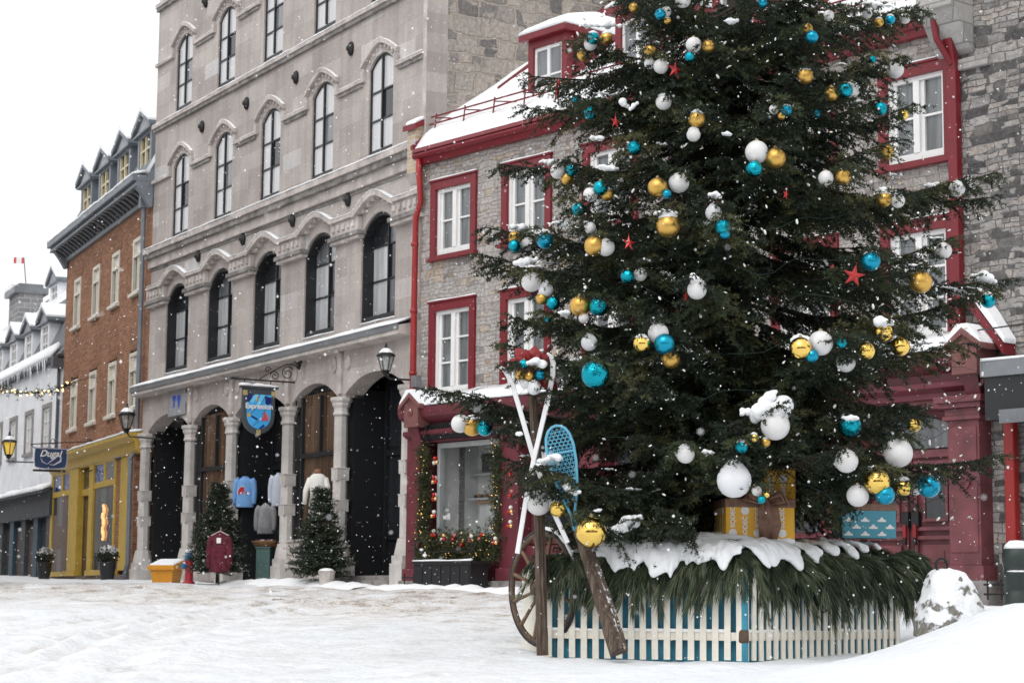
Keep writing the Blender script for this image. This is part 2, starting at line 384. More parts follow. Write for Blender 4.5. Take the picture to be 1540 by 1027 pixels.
# trodden footprints
rf_ = np.random.default_rng(17)
for k_ in range(90):
    c_ = ground_at(rf_.uniform(0, 770), rf_.uniform(905, 1020)); a_ = rf_.uniform(0, PI); u_ = (XX - c_[0]) * math.cos(a_) + (YY - c_[1]) * math.sin(a_); v_ = -(XX - c_[0]) * math.sin(a_) + (YY - c_[1]) * math.cos(a_); ZZ = ZZ - .03 * np.exp(-(u_ / .16) ** 2 - (v_ / .08) ** 2)
ny, nx = XX.shape; idx = np.arange(ny * nx).reshape(ny, nx)
fq = np.stack([idx[:-1, :-1], idx[:-1, 1:], idx[1:, 1:], idx[1:, :-1]], -1).reshape(-1, 4)
t = NT('street_snow'); t.set(Roughness=.8); t.bsdf.inputs['Specular IOR Level'].default_value = .2
sp = t.n.new('ShaderNodeSeparateXYZ'); t.link(t.coord(), sp.inputs[0])
# distance from the stone house front (metres): the driven, sanded part of the street
dx = t.math('MULTIPLY', t.math('SUBTRACT', sp.outputs[0], float(H.o[0])), float(-H.y[0])); dy = t.math('MULTIPLY', t.math('SUBTRACT', sp.outputs[1], float(H.o[1])), float(-H.y[1]))
dd = t.math('ADD', dx, dy)
mp = t.n.new('ShaderNodeMapping'); mp.inputs['Rotation'].default_value = (0, 0, -H.a); mp.inputs['Scale'].default_value = (.28, 1.5, 1); t.link(t.coord(), mp.inputs[0])
streak = t.noise(1.0, mp.outputs[0], detail=7, rough=.65)
patch = t.noise(.45, detail=5, rough=.6)
grit = t.math('ADD', t.math('MULTIPLY', t.noise(22, detail=6, rough=.75), .4), t.math('MULTIPLY', t.noise(1.9, detail=8, rough=.72), .6))
band = t.math('MULTIPLY', t.ramp(t.math('DIVIDE', dd, 30.0), [(.0, (.1, .1, .1)), (.03, (.3, .3, .3)), (.055, (1, 1, 1)), (.21, (1, 1, 1)), (.30, (.55, .55, .55)), (.42, (.30, .30, .30)), (.9, (.20, .20, .20))]),
              t.ramp(t.math('ADD', t.math('MULTIPLY', sp.outputs[0], .1), .5), [(.0, (1, 1, 1)), (.50, (1, 1, 1)), (.64, (.12, .12, .12)), (1, (.05, .05, .05))]))
msk = t.math('MULTIPLY', band, t.ramp(t.math('ADD', t.math('MULTIPLY', streak, .65), t.math('MULTIPLY', patch, .35)), [(.30, (0, 0, 0)), (.52, (1, 1, 1))]))
ta = t.n.new('ShaderNodeAttribute'); ta.attribute_name = 'track'
msk = t.math('MAXIMUM', msk, t.math('MULTIPLY', ta.outputs['Fac'], t.ramp(streak, [(.35, (.2, .2, .2)), (.6, (1, 1, 1))])))
msk = t.math('MULTIPLY', msk, t.ramp(grit, [(.40, (.08, .08, .08)), (.56, (1, 1, 1))]), True)
snowc = t.ramp(patch, [(.3, (.755, .785, .82)), (.7, (.83, .855, .885))])
t.link(t.mix(msk, snowc, t.ramp(grit, [(.42, (.42, .37, .32)), (.52, (.50, .45, .395)), (.60, (.22, .175, .135)), (.66, (.16, .125, .095))])), t.bsdf.inputs['Base Color'])
hb = t.math('ADD', t.math('MULTIPLY', t.noise(6, detail=5), 1.0), t.math('MULTIPLY', grit, .25)); t.bump(hb, .8, .07)
gme = np_mesh('snowy_ground', np.stack([XX, YY, ZZ], -1).reshape(-1, 3), fq, 4, [t.mat], smooth=True)
at_ = gme.attributes.new('track', 'FLOAT', 'POINT'); at_.data.foreach_set('value', TRACK.ravel().astype(np.float32))
g_o = place('snowy_ground', gme); g_o['kind'] = 'structure'
# ------------------------------------------------------------------ grey cut-stone commercial block
ASHLAR = brickwork('grey_ashlar', 1.05, .43, [(0, (.405, .362, .34)), (.45, (.465, .42, .395)), (.92, (.505, .458, .43)), (1, (.58, .565, .56))], (.36, .325, .305), .005, bump=.3, stain=.42, soft=.4, streak=.22)
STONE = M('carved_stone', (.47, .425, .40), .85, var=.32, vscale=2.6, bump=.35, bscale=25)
STONED = M('shade_and_base_stone', (.22, .205, .195), .85, var=.55, vscale=3.5, bump=.35, bscale=25)  # darkened to paint shade under mouldings; also used for step and foundation
PLINTH = M('column_stone', (.52, .49, .465), .85, var=.2, vscale=2.2, bump=.3, bscale=30)
RUBBLE = masonry('rubble_stone', .46, .23, [(0, (.15, .145, .14)), (.2, (.27, .25, .235)), (.5, (.38, .345, .31)), (.85, (.43, .38, .335)), (1, (.21, .20, .19))], (.45, .395, .345), .03, axis='y', warp=.16, stain=.4, joint=.85)
ZINC = M('zinc_flashing', (.19, .20, .212), .45, .3, vscale=2)
BRONZE = M('shop_interior', (.14, .085, .05), .6, var=.7, vscale=1.2)

grey = thing('stone_commercial_building', 'tall grey cut stone building with tiers of arched windows above a columned arcade', 'building', G.w(0, 0, 0), G.a)
CU = [-2.12 - 3.0 * i for i in range(5)]                      # window centre lines
UL = -16.2
mb = MB()
T = .5
tiers = [(9.36, 11.36, 11.64, 8.9, 12.74), (12.88, 14.7, 14.98, 12.74, 16.2), (16.35, 17.6, 17.88, 16.2, 19.4)]
for zb, zs, zc, z0, z1 in tiers:
    wall_row(mb, UL, 0, z0, z1, [(c - .59, c + .59, zb, zs, zc) for c in CU], 0, T)
# second storey: broad piers, deep arched openings
wall_row(mb, UL, 0, 5.45, 8.9, [(c - .83, c + .83, 5.68, 7.66, 8.08) for c in CU], 0, T)
# arcade wall above the columns
COLS = [-.36, -3.6, -6.42, -9.82, -12.6, -15.9]
wall_row(mb, UL, 0, 4.12, 5.45, [(b + .2, a - .2, 4.12, 4.18, 4.56) for a, b in zip(COLS[:-1], COLS[1:])], -.12, .34)
mb.box(UL, UL + .3, .5, 12, 0, 19.4); mb.box(UL, 0, 11.9, 12, 0, 19.4); mb.box(UL, 0, .5, 12, 19.3, 19.4)
mb.build('wall', ASHLAR, grey)
sw = MB(); sw.box(-.42, -.004, .5, 12, 0, 19.39); sw.build('side_wall', RUBBLE, grey, label='rough rubble stone side wall above the snowy roof')
# strings, hoods and cornices
tr = MB(); dk = MB(); sn = MB()  # dk: bands whose dark stone stands in for shade under the ledges
tr.box(UL - .02, 0.03, -.05, 0.1, 9.36, 9.4); 
for z0 in (12.6, 16.1):
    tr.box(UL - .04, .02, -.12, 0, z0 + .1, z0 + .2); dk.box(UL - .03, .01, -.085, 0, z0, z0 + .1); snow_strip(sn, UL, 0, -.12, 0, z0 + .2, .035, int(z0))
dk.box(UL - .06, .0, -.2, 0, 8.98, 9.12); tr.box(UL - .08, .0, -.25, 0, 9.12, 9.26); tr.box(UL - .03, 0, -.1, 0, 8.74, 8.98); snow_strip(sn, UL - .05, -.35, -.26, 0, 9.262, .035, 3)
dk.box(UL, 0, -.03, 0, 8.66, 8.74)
def hood(c, w, zf, za, zend, drop, thick=.07, deep=.10, bell=0.0):
    """pointed drip mould over an arched window: two flowing arms and short legs"""
    pts = []
    for i in range(13):
        q = -1 + i / 6.0; z = zf + (za - zf) * (bell * (.5 + .5 * math.cos(PI * abs(q) ** 1.2)) + (1 - bell) * (1 - abs(q) ** 1.45))
        pts.append((c + q * w, z))
    up = pts; lo = [(x, z - thick * 1.5) for x, z in pts]
    for i in range(12):
        tr.prism_y([lo[i], lo[i + 1], up[i + 1], up[i]], -deep, .02)
    return pts
def hood_snow(pts, deep, k=.03):
    for (xa, za), (xb, zb) in zip(pts[5:-1], pts[6:]):
        sn.prism_y([(xa, za + .003), (xb, zb + .003), (xb, zb + k), (xa, za + k)], -deep, .0)
for zb, zs, zc, z0, z1 in tiers[:2]:
    lvl = zs - .22
    for i, c in enumerate(CU):
        pts = hood(c, .86, zs + .20, zs + .60, lvl, .3)
        hood_snow(pts, .10, .016)
        # scalloped frieze under the hood
        for k in range(7):
            q = -.66 + k * .22; zz = zs + .20 + .24 * (1 - (abs(q) / .66) ** 1.6)
            tr.box(c + q * .82 - .04, c + q * .82 + .04, -.03, .01, zz - .045, zz + .03)
        for sgn in (-1, 1):
            tr.box(c + sgn * .82 - .07, c + sgn * .82 + .07, -.085, .01, lvl, zs + .03)
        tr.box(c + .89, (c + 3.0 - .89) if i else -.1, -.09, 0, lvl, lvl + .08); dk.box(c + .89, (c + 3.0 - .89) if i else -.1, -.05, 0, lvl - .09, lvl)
        snow_strip(sn, c + .9, (c + 3.0 - .9) if i else -.12, -.09, 0, lvl + .082, .018, i)
    tr.box(UL, CU[-1] - .89, -.09, 0, lvl, lvl + .08); snow_strip(sn, UL, CU[-1] - .9, -.09, 0, lvl + .082, .02, 9)
# second-storey frieze, capitals
zf = 8.2
for i, c in enumerate(CU):
    pts = hood(c, .98, zf - .0, 8.54, 0, 0, .085, .2, .32)
    pts2 = [(x, z) for x, z in pts]
    for (xa, za), (xb, zb) in zip(pts2[:-1], pts2[1:]): sn.prism_y([(xa, za + .003), (xb, zb + .003), (xb, zb + .016), (xa, za + .016)], -.21, .0)
    for k in range(6):
        q = -.62 + k * .25; zz = 8.13 + .26 * (.5 + .5 * math.cos(PI * min(1, abs(q) * 1.1)))
        tr.box(c + q - .05, c + q + .05, -.11, .01, zz - .05, zz + .05)
    R_, L_ = (c - .83, (CU[i + 1] + .83) if i < 4 else UL)
    for a, b in ([(L_, R_)] + ([(c + .83, 0)] if i == 0 else [])):
        tr.box(a + (.15 if b < -.1 else .15), b - .15 if b < -.1 else b + .03, -.19, 0, 8.11, 8.2)
        snow_strip(sn, a + .14, b - .14 if b < -.1 else b + .02, -.19, 0, 8.202, .018, i + 20)
        tr.box(a - .03, b + .03, -.12, 0, 7.8, 8.11)
        for k in range(5):
            x = a + .16 + k * (b - a - .32) / 4; tr.box(x - .055, x + .055, -.16, -.1, 7.9, 8.04)
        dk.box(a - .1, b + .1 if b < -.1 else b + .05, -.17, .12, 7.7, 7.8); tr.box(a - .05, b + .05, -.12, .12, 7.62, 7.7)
# canopy ledge between arcade and second storey
tr.prism_x([(-.42, 5.18), (.0, 5.12), (.0, 5.45), (-.42, 5.36)], UL - .2, -.28)
zc_ = MB(); zc_.prism_x([(-.45, 5.27), (-.422, 5.27), (-.422, 5.38), (-.45, 5.38)], UL - .22, -.28); zc_.prism_x([(-.45, 5.385), (0, 5.55), (0, 5.57), (-.45, 5.40)], UL - .22, -.26)
zc_.build('ledge_flashing', ZINC, grey)
snow_strip(sn, UL - .2, -.3, -.45, -.002, 5.402, .055, 5, zslope=.17, step=.5)
# end pilaster groove, left quoin
tr.box(-.12, .015, -.03, 0, 9.4, 19.3)
# rosettes and shallow panels in the spandrels of the arcade
for cx in COLS[1:-1]:
    for k in (-.36, .36):
        tr.lathe([(.13, 0), (.13, .03), (.08, .045), (.05, .03), (.01, .05)], 12, (0, 0, 0)); n_ = 12 * 5
        vs = tr.v[-n_:]; tr.v[-n_:] = [(cx + k + x, -.12 - z, 4.88 + y * 1.35) for x, y, z in vs]
    tr.box(cx - .1, cx + .1, -.19, -.12, 4.2, 5.12)
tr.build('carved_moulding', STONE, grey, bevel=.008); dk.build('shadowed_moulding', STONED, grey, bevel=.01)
sn.build('ledge_snow', SNOW, grey, smooth=True)
# parapet
pm = MB(); pm.box(UL - .15, .1, -.3, 0, 19.1, 19.5); pm.box(UL - .08, .05, -.15, 0, 18.9, 19.1); pm.build('parapet', STONE, grey)
# columns of the arcade (octagonal shafts, ringed, on flared bases)
cm_ = MB()
cm_.lathe([(.30, 0.0), (.30, .42), (.27, .5), (.27, .62), (.235, .8), (.20, .95)], 8, m=0, ph=PI / 8)
cm_.lathe([(.165, .95), (.165, 1.88), (.16, 2.3), (.155, 2.6), (.15, 3.72)], 8, ph=PI / 8)
cm_.lathe([(.18, 3.72), (.19, 3.76), (.165, 3.8), (.165, 3.88), (.21, 3.95), (.21, 4.0), (.25, 4.05), (.25, 4.12)], 8, ph=PI / 8)
for z0, z1 in ((1.6, 1.84), (2.28, 2.54)):
    cm_.box(-.15, .15, -.15, .15, z0, z1); cm_.box(-.16, .16, -.16, .16, z1, z1 + .025)
    for q in range(4): vs_ = [(-.07, -.158, z0 + .04), (.07, -.158, z0 + .04), (.07, -.158, z1 - .06), (0, -.158, z1 - .02), (-.07, -.158, z1 - .06)]; c_, s_ = math.cos(q * PI / 2), math.sin(q * PI / 2); cm_.add([(x * c_ - y * s_, x * s_ + y * c_, z) for x, y, z in vs_], [(0, 1, 2, 3, 4)])
cm_.box(-.27, .27, -.27, .27, 0, .44); cm_.box(-.24, .24, -.24, .24, .44, .6)
cme = cm_.mesh('column', PLINTH)
for u in COLS: place('column', cme, grey, (u, -.1, 0), bevel=.01)
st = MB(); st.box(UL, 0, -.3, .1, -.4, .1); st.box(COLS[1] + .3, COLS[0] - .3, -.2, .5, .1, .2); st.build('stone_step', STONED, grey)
# dark shopfronts behind the arcade
sf = MB(); sf.box(UL + .3, -.42, .95, 1.05, 0, 4.9); sf.box(UL + .3, -.42, .36, .95, 4.6, 4.75)
for u in COLS: sf.box(max(u - .22, UL + .31), min(u + .2, -.1), .12, .94, .1, 4.3)
for a, b in zip(COLS[:-1], COLS[1:]):
    for u in (a - .28, b + .28, (a + b) / 2): sf.box(u - .05, u + .05, .86, .95, 0.1, 4.6)
    sf.box(b + .3, a - .3, .88, .95, 2.85, 2.97); sf.box(b + .3, a - .3, .9, .95, 1.0, 1.08)
for i in (1, 3):                                           # window bays stand on stone bulkheads
    a, b = COLS[i], COLS[i + 1]
    sf.box(b + .2, a - .2, .12, .2, 1.02, 4.5)
sf.build('shopfront', BLACK, grey)
for i in (1, 3):
    bk_ = MB(); a, b = COLS[i], COLS[i + 1]; bk_.box(b + .18, a - .18, -.1, .5, 0, .98); bk_.box(b + .16, a - .16, -.14, .45, .98, 1.04); bk_.build('bulkhead', STONE, grey, bevel=.012)
def shop_window(u0, u1, lit):
    f = MB(); y = -.02; f.box(u0, u0 + .07, y, .1, 1.06, 4.3); f.box(u1 - .07, u1, y, .1, 1.06, 4.3); f.box((u0 + u1) / 2 - .03, (u0 + u1) / 2 + .03, y, .1, 3.0, 4.3); f.box(u0 + .07, u1 - .07, y, .1, 2.9, 3.0); f.box(u0, u1, y, .1, 1.04, 1.1)
    o = f.build('display_window', BLACK, grey)
    g = MB(); g.box(u0 + .06, u1 - .06, .06, .075, 1.08, 4.35); g.build('pane', lit, o)
PANE_B = glass_mat('amber_shop_glass', (.10, .06, .036), .12, .55)
for i in (1, 3): shop_window(COLS[i + 1] + .5, COLS[i] - .28, PANE_B)
dp = MB(); dp.box(COLS[1] + 1.65, COLS[0] - .3, .84, .88, .8, 2.6); dp.box(COLS[1] + 1.65, COLS[0] - .3, .84, .88, 3.1, 4.3); dp.build('door_pane', glass_mat('brown_door_glass', (.07, .05, .035), .06, .5), grey)
for i in (0, 2, 4):
    a, b = COLS[i], COLS[i + 1]; w_ = (a - b) / 2
    for x0 in (b + .34, b + w_ + .1):
        for z0, z1 in ((1.1, 2.8), (3.05, 4.4)):
            g_ = MB(); g_.box(x0, x0 + w_ - .5, .925, .94, z0, z1); g_.build('door_pane', GLASSD, grey)
# black iron wall anchors
an = MB(); an.lathe([(.13, 0), (.14, .03), (.11, .07), (.05, .09), (.045, .13)], 10)
an.v = [(x * .8, -z, y * 1.25) for x, y, z in an.v]; ame = an.mesh('wall_anchor', IRON, True)
for z in (8.6, 12.08, 15.5):
    for i in range(4): place('wall_anchor', ame, grey, (CU[i] - 1.5, -.01, z))
# windows -----------------------------------------------------------
def arched_window(name, w, zs, zc, jamb, mats, dark_bottom=False, transom=None, pat=None):
    """origin at the middle of the sill; returns (frame mesh, [pane meshes])"""
    f = MB(); h = w / 2
    f.box(-h, -h + .055, .04, jamb, 0, zs); f.box(h - .055, h, .04, jamb, 0, zs); f.box(-h, h, .04, jamb, 0, .14)
    pts = arch_pts(-h, h, zs, zc, 10); inn = arch_pts(-h + .07, h - .07, zs, zc - .07, 10)
    for i in range(10): f.prism_y([inn[i], inn[i + 1], pts[i + 1], pts[i]], .06, jamb)
    y = jamb - .06
    f.box(-.026, .026, y - .02, jamb, .16, zc - .06)
    zz = [.16 + (zs + .1 - .16) * k / 3 for k in (1, 2)] if transom is None else transom
    for z in zz: f.box(-h + .07, h - .07, y, jamb - .003, z - .019, z + .019)
    fm = f.mesh('frame', BLACK)
    rows = [.16] + list(zz) + [zc]; panes = []
    for sx in (0, 1):
        for k in range(len(rows) - 1):
            a, b = (-h + .05, -.02) if sx == 0 else (.02, h - .05)
            p = MB()
            if k == len(rows) - 2:
                full = arch_pts(-h + .05, h - .05, zs, zc - .05, 14); top = [q for q in full if a - .001 <= q[0] <= b + .001]
                zm = max(q[1] for q in full)
                top = (top + [(b, zm)]) if sx == 0 else ([(a, zm)] + top)
                p.prism_y([(a, rows[k]), (b, rows[k])] + [q for q in reversed(top)], jamb - .03, jamb - .015)
            else: p.box(a, b, jamb - .03, jamb - .015, rows[k], rows[k + 1])
            panes.append((p, pat[sx][k]))
    return fm, panes
PAT3 = [[GLASSL, GLASSL, GLASSL], [GLASSL, GLASSD, GLASSL]]
PAT3B = [[GLASSL, GLASSL, GLASSL], [GLASSL, GLASSM, GLASSL]]
def put_windows(zb, zs, zc, w, jamb, pats, transom=None, snowy=True):
    meshes = []
    for pat in pats:
        fm, panes = arched_window('window', w, zs - zb, zc - zb, jamb, None, transom=transom, pat=pat)
        meshes.append((fm, [(p.mesh('pane', m_), m_) for p, m_ in panes]))
    sb = MB(); snow_strip(sb, -w / 2 + .02, w / 2 - .02, -.02, .1, .001, .03, int(zb * 10)); sme = sb.mesh('sill_snow', SNOW, True)
    for i, c in enumerate(CU):
        fm, pm_ = meshes[i % len(meshes)]
        o = place('window', fm, grey, (c, 0, zb))
        for pme, m_ in pm_: place('pane', pme, o)
        if snowy: place('sill_snow', sme, o)
put_windows(9.36, 11.36, 11.64, 1.18, .10, [PAT3, PAT3B])
put_windows(12.88, 14.7, 14.98, 1.18, .10, [PAT3B, PAT3])
put_windows(16.35, 17.6, 17.88, 1.18, .16, [PAT3])
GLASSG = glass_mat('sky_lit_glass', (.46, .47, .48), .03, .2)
put_windows(5.68, 7.66, 8.08, 1.66, .32, [[[GLASSG, GLASSG, GLASSD], [GLASSM, GLASSD, GLASSM]], [[GLASSG, GLASSG, GLASSM], [GLASSM, GLASSD, GLASSG]]], transom=[.95, 1.72])
# ------------------------------------------------------------------ stone house with red trim
COURSED = masonry('coursed_stone', .27, .082, [(0, (.26, .24, .23)), (.12, (.42, .39, .37)), (.5, (.53, .49, .465)), (.84, (.48, .455, .44)), (.94, (.56, .46, .35)), (1, (.33, .265, .225))], (.30, .28, .26), .007, warp=.085, stain=.25, joint=.8, big=.5, bump=1.0)  # mortar set darker than the stone to paint shadow lines in the joints
DARKSTONE = masonry('dark_rubble', .33, .088, [(0, (.10, .097, .096)), (.22, (.17, .165, .163)), (.32, (.36, .345, .335)), (.7, (.43, .41, .395)), (.9, (.47, .42, .38)), (1, (.13, .127, .126))], (.18, .17, .162), .010, warp=.12, stain=.4, joint=.85, big=.5, bump=1.0)
TANBRICK = brickwork('tan_brick', .24, .085, [(0, (.42, .31, .20)), (1, (.56, .43, .29))], (.50, .47, .42), .012, axis='xy', bump=.4)
red = thing('red_trimmed_house', 'grey fieldstone house with red window surrounds and a steep snowy roof', 'house', H.w(0, 0, 0), H.a)
UR = 13.72
WC = [1.08, 3.36, 5.74, 8.12, 10.5, 12.87]
ops_u = [(c - .60, c + .60, 6.72, 8.12, 8.12) for c in WC]; ops_m = [(c - .60, c + .60, 3.88, 5.57, 5.57) for c in WC]
mb = MB(); wall_row(mb, 0, UR, 3.3, 6.2, ops_m, 0, .5); wall_row(mb, 0, UR, 6.2, 8.85, ops_u, 0, .5)
mb.box(0, .78, .45, .6, 0, 3.3); mb.box(2.72, UR, .45, .6, 0, 3.3); mb.box(.78, 2.72, .45, .6, 2.95, 3.3); mb.box(.78, 2.72, .45, .6, 0, .7); mb.box(0, .3, .6, 9, 0, 8.85); mb.box(0, UR, 9, 9.3, 0, 8.85)
mb.build('wall', COURSED, red)
# roof: snow-laden slope, red gutter, ridge far back
sl_ = .75
rf = MB(); KS = .77
def deck(d): return 9.20 + KS * d
rf.prism_x([(-.2, deck(-.2)), (5.6, deck(5.6)), (5.6, deck(5.6) - .2), (-.2, deck(-.2) - .2)], -.02, UR + .05); rf.prism_x([(5.6, deck(5.6)), (11, deck(.2)), (11, deck(.2) - .2), (5.6, deck(5.6) - .2)], -.02, UR + .05)
roof = rf.build('roof', REDP, red)
# snow sheet on the roof, softly uneven
nu, nd = 70, 26; us = np.linspace(.03, UR + .02, nu); ds = np.linspace(-.24, 5.6, nd); V = []
for j, d in enumerate(ds):
    for i, u in enumerate(us):
        k = .17 + .05 * math.sin(u * 1.3 + d) + .03 * math.sin(u * 4.1 + d * 2.3) + .02 * random.random()
        e = min(1, (d + .24) / .22); V.append((u, d + (.0 if j else .025 * math.sin(u * 5)), deck(d) + k * (.35 + .65 * e) - (.03 if j == 0 else 0)))
fs = [(j * nu + i, j * nu + i + 1, (j + 1) * nu + i + 1, (j + 1) * nu + i) for j in range(nd - 1) for i in range(nu - 1)]
n0 = len(V); V += [(u, ds[0], deck(ds[0]) - .02) for u in us]
fs += [(i + 1, i, n0 + i, n0 + i + 1) for i in range(nu - 1)]
b0 = len(V); V += [(.03, d, deck(d) - .02) for d in ds]; fs += [(j * nu, (j + 1) * nu, b0 + j + 1, b0 + j) for j in range(nd - 1)]
m_ = MB(); m_.add(V, fs); m_.build('roof_snow', SNOW, roof, smooth=True)
gt = MB(); gt.prism_x([(-.14, 8.70), (0, 8.70), (0, 9.02), (-.2, 9.02), (-.2, 8.86)], -.02, UR); gt.tube([(u, -.2, 8.88) for u in (-.03, UR)], .075, 10); gt.prism_x([(-.29, 8.93), (-.26, 8.93), (-.22, 9.03), (-.25, 9.03)], -.03, UR)
gt.build('gutter', REDP, red, bevel=.01)
rk = MB(); rk.prism_x([(-.2, deck(-.2) + .02), (5.6, deck(5.6) + .02), (5.6, deck(5.6) + .14), (-.2, deck(-.2) + .14)], -.06, .03)
rk.prism_x([(1.3, deck(1.3) + .12), (4.6, deck(4.6) + .12), (4.6, deck(4.6) + .27), (1.3, deck(1.3) + .27)], .86, .92)
rk.build('raking_board', REDP, roof)
# snow guard rail
gr = MB()
for z in (9.58, 9.75): gr.tube([(.1, .08 + (z - 9.58) * .3, z), (UR - .1, .08 + (z - 9.58) * .3, z)], .018, 6)
for k in range(15):
    u = .3 + k * .95; gr.tube([(u, .06, 9.36), (u, .11, 9.79)], .018, 6); gr.tube([(u, .09, 9.7), (u + .22, .5, 9.72)], .015, 6)
gr.build('snow_guard', REDP, roof)
# dormers
def dormer(u0, w, d, zb, zt, lab):
    dm = MB(); t_ = .16
    dback = d + (zt - zb) / sl_ + .4
    dm.box(u0, u0 + t_, d, d + .16, zb, zt); dm.box(u0 + w - t_, u0 + w, d, d + .16, zb, zt); dm.box(u0 + t_, u0 + w - t_, d, d + .16, zt - .16, zt); dm.box(u0 + t_, u0 + w - t_, d - .03, d + .16, zb, zb + .1)
    dm.prism_x([(d + .16, zb), (dback, zt - .02), (dback, zt), (d + .16, zt)], u0, u0 + .06); dm.prism_x([(d + .16, zb), (dback, zt - .02), (dback, zt), (d + .16, zt)], u0 + w - .06, u0 + w)
    for k in (.33, .66): dm.prism_x([(d + .2, zb + .06), (d + .26, zb + .12), (d + .26, zt - .02), (d + .2, zt - .02)], u0 + w - .055 + k * .0, u0 + w + .012)
    dm.box(u0 - .12, u0 + w + .12, d - .16, dback, zt, zt + .13)
    o = dm.build('dormer', REDP, red, bevel=.008)
    c = u0 + w / 2
    s_ = MB(); rows = [(d - .17, .0), (d - .15, .12), (d + .35, .38), (d + .9, .52), (dback, .50)]; n_ = 7; vs = []
    for q in range(n_):
        x = u0 - .13 + (w + .26) * q / (n_ - 1); cr_ = 1 - (2 * q / (n_ - 1) - 1) ** 4 * .55
        for y, z in rows: vs.append((x, y, zt + .134 + z * cr_))
        vs.append((x, dback, zt + .134))
    k = len(rows) + 1; fs = [(q * k + j, (q + 1) * k + j, (q + 1) * k + (j + 1) % k, q * k + (j + 1) % k) for q in range(n_ - 1) for j in range(k)] + [tuple(range(k)), tuple((n_ - 1) * k + j for j in range(k - 1, -1, -1))]
    s_.add(vs, [f[::-1] for f in fs]); s_.build('snow_cap', SNOW, o, smooth=True)
    h_ = MB(); a, b = u0 + t_, u0 + w - t_; y = d + .05
    h_.box(a, a + .06, y, y + .07, zb + .1, zt - .16); h_.box(b - .06, b, y, y + .07, zb + .1, zt - .16); h_.box(c - .04, c + .04, y - .01, y + .07, zb + .1, zt - .16); h_.box(a + .06, b - .06, y, y + .07, zt - .23, zt - .16); h_.box(a + .06, b - .06, y, y + .07, zb + .1, zb + .18)
    h_.box(a + .06, b - .06, y + .01, y + .06, (zb + zt) / 2 - .22, (zb + zt) / 2 - .18); h_.build('casement', WHITEP, o)
    p = MB(); p.box(a + .03, b - .03, y + .03, y + .04, zb + .12, zt - .18); p.build('pane', GLASSM, o)
dormer(2.42, 1.18, .8, 9.86, 11.0, '')
dormer(5.0, 1.18, .8, 9.86, 11.0, '')
for u in (7.6, 10.2): dormer(u, 1.18, .8, 9.86, 11.0, '')
# left end: tan brick parapet with red coping, stone corbel
pb = MB(); pb.prism_x([(-.17, 8.55), (.5, 8.55), (.5, 9.9), (-.17, 9.55)], -.32, -.02); pb.build('parapet', TANBRICK, red)
cp = MB(); cp.prism_x([(-.24, 9.46), (.57, 9.88), (.57, 9.98), (-.24, 9.58)], -.40, .03); cp.box(-.32, -.24, .47, .53, 9.94, 10.12); cp.prism_x([(-.24, 9.02), (.1, 9.28), (.1, 9.38), (-.24, 9.12)], -.12, -.03)
cpo = cp.build('coping', REDP, red); cs_ = MB(); cs_.prism_x([(-.21, 9.585), (.46, 9.935), (.46, 10.02), (-.16, 9.69), (-.21, 9.64)], -.35, -.01); cs_.build('snow', SNOW, cpo, bevel=.02)
kb = MB(); kb.prism_x([(-.22, 8.55), (-.02, 8.3), (.3, 8.3), (.3, 8.55)], -.36, -.02); kb.box(-.34, -.02, -.1, .2, 8.12, 8.3); kb.build('corbel', STONE, red, bevel=.015)
# downpipe on the left corner
dpp = MB(); dpp.tube([(.12, -.2, 8.8), (.12, -.19, 8.5), (.12, -.16, 8.25), (.10, -.12, 7.9), (-.06, -.12, 7.6), (-.08, -.12, 4.0), (-.08, -.12, 3.0), (.0, -.14, 2.6), (.12, -.14, 2.35), (.14, -.14, .02)], .065, 10)
for z in (7.0, 5.6, 4.3, 2.0, .9): dpp.lathe([(.085, 0), (.085, .07)], 10, (-.08 if z > 3 else .14, -.12 if z > 3 else -.14, z))
dpp.build('downpipe', M('bright_red_pipe', (.30, .018, .018), .4, var=.15), red, smooth=True)
# windows with red surrounds and white casements
def red_window(c, zb, h, rows, sub=1):
    w = .74; t_ = .17
    f = MB(); f.box(-w, -w + t_, -.06, .12, 0, h); f.box(w - t_, w, -.06, .12, 0, h); f.box(-w + t_, w - t_, -.06, .12, h - t_, h); f.box(-w + t_, w - t_, -.06, .1, 0, .05)
    f.box(-w - .04, w + .04, -.13, .06, -.07, 0); f.box(-w - .02, w + .02, -.09, .02, h, h + .04)
    wh = MB(); a = w - t_; y = .04
    wh.box(-a, -a + .075, y - .03, y + .08, .05, h - t_); wh.box(a - .075, a, y - .03, y + .08, .05, h - t_); wh.box(-a + .075, a - .075, y - .03, y + .08, h - t_ - .075, h - t_); wh.box(-a + .075, a - .075, y - .03, y + .08, .05, .18); wh.box(-.06, .06, y - .045, y + .08, .18, h - t_ - .075)
    for sx in (-1, 1):
        lo, hi = (-a + .075, -.06) if sx < 0 else (.06, a - .075)
        for k in range(1, rows): 
            z = .18 + (h - t_ - .255) * k / rows; wh.box(lo, hi, y, y + .05, z - .018, z + .018)
        wh.box(lo, lo + .07, y + .005, y + .06, .18, h - t_ - .075)
    p = MB()
    for sx in (-1, 1):
        lo, hi = (-a + .07, -.055) if sx < 0 else (.055, a - .07); p.box(lo, hi, y + .045, y + .055, .17, h - t_ - .07)
    s_ = MB(); snow_strip(s_, -w, w, -.09, .0, h + .041, .03, int(h * 7))
    cu_ = MB(); cu_.box(-a + .06, a - .06, y + .10, y + .11, .1, h - t_)
    return f.mesh('window', REDP), wh.mesh('casement', WHITEP), p.mesh('pane', RGLASS), s_.mesh('snow', SNOW, True)
RGLASS = glass_mat('house_glass', (.15, .16, .165), .05, .55)
wu = red_window(0, 0, 1.6, 2); wm = red_window(0, 0, 1.92, 3)
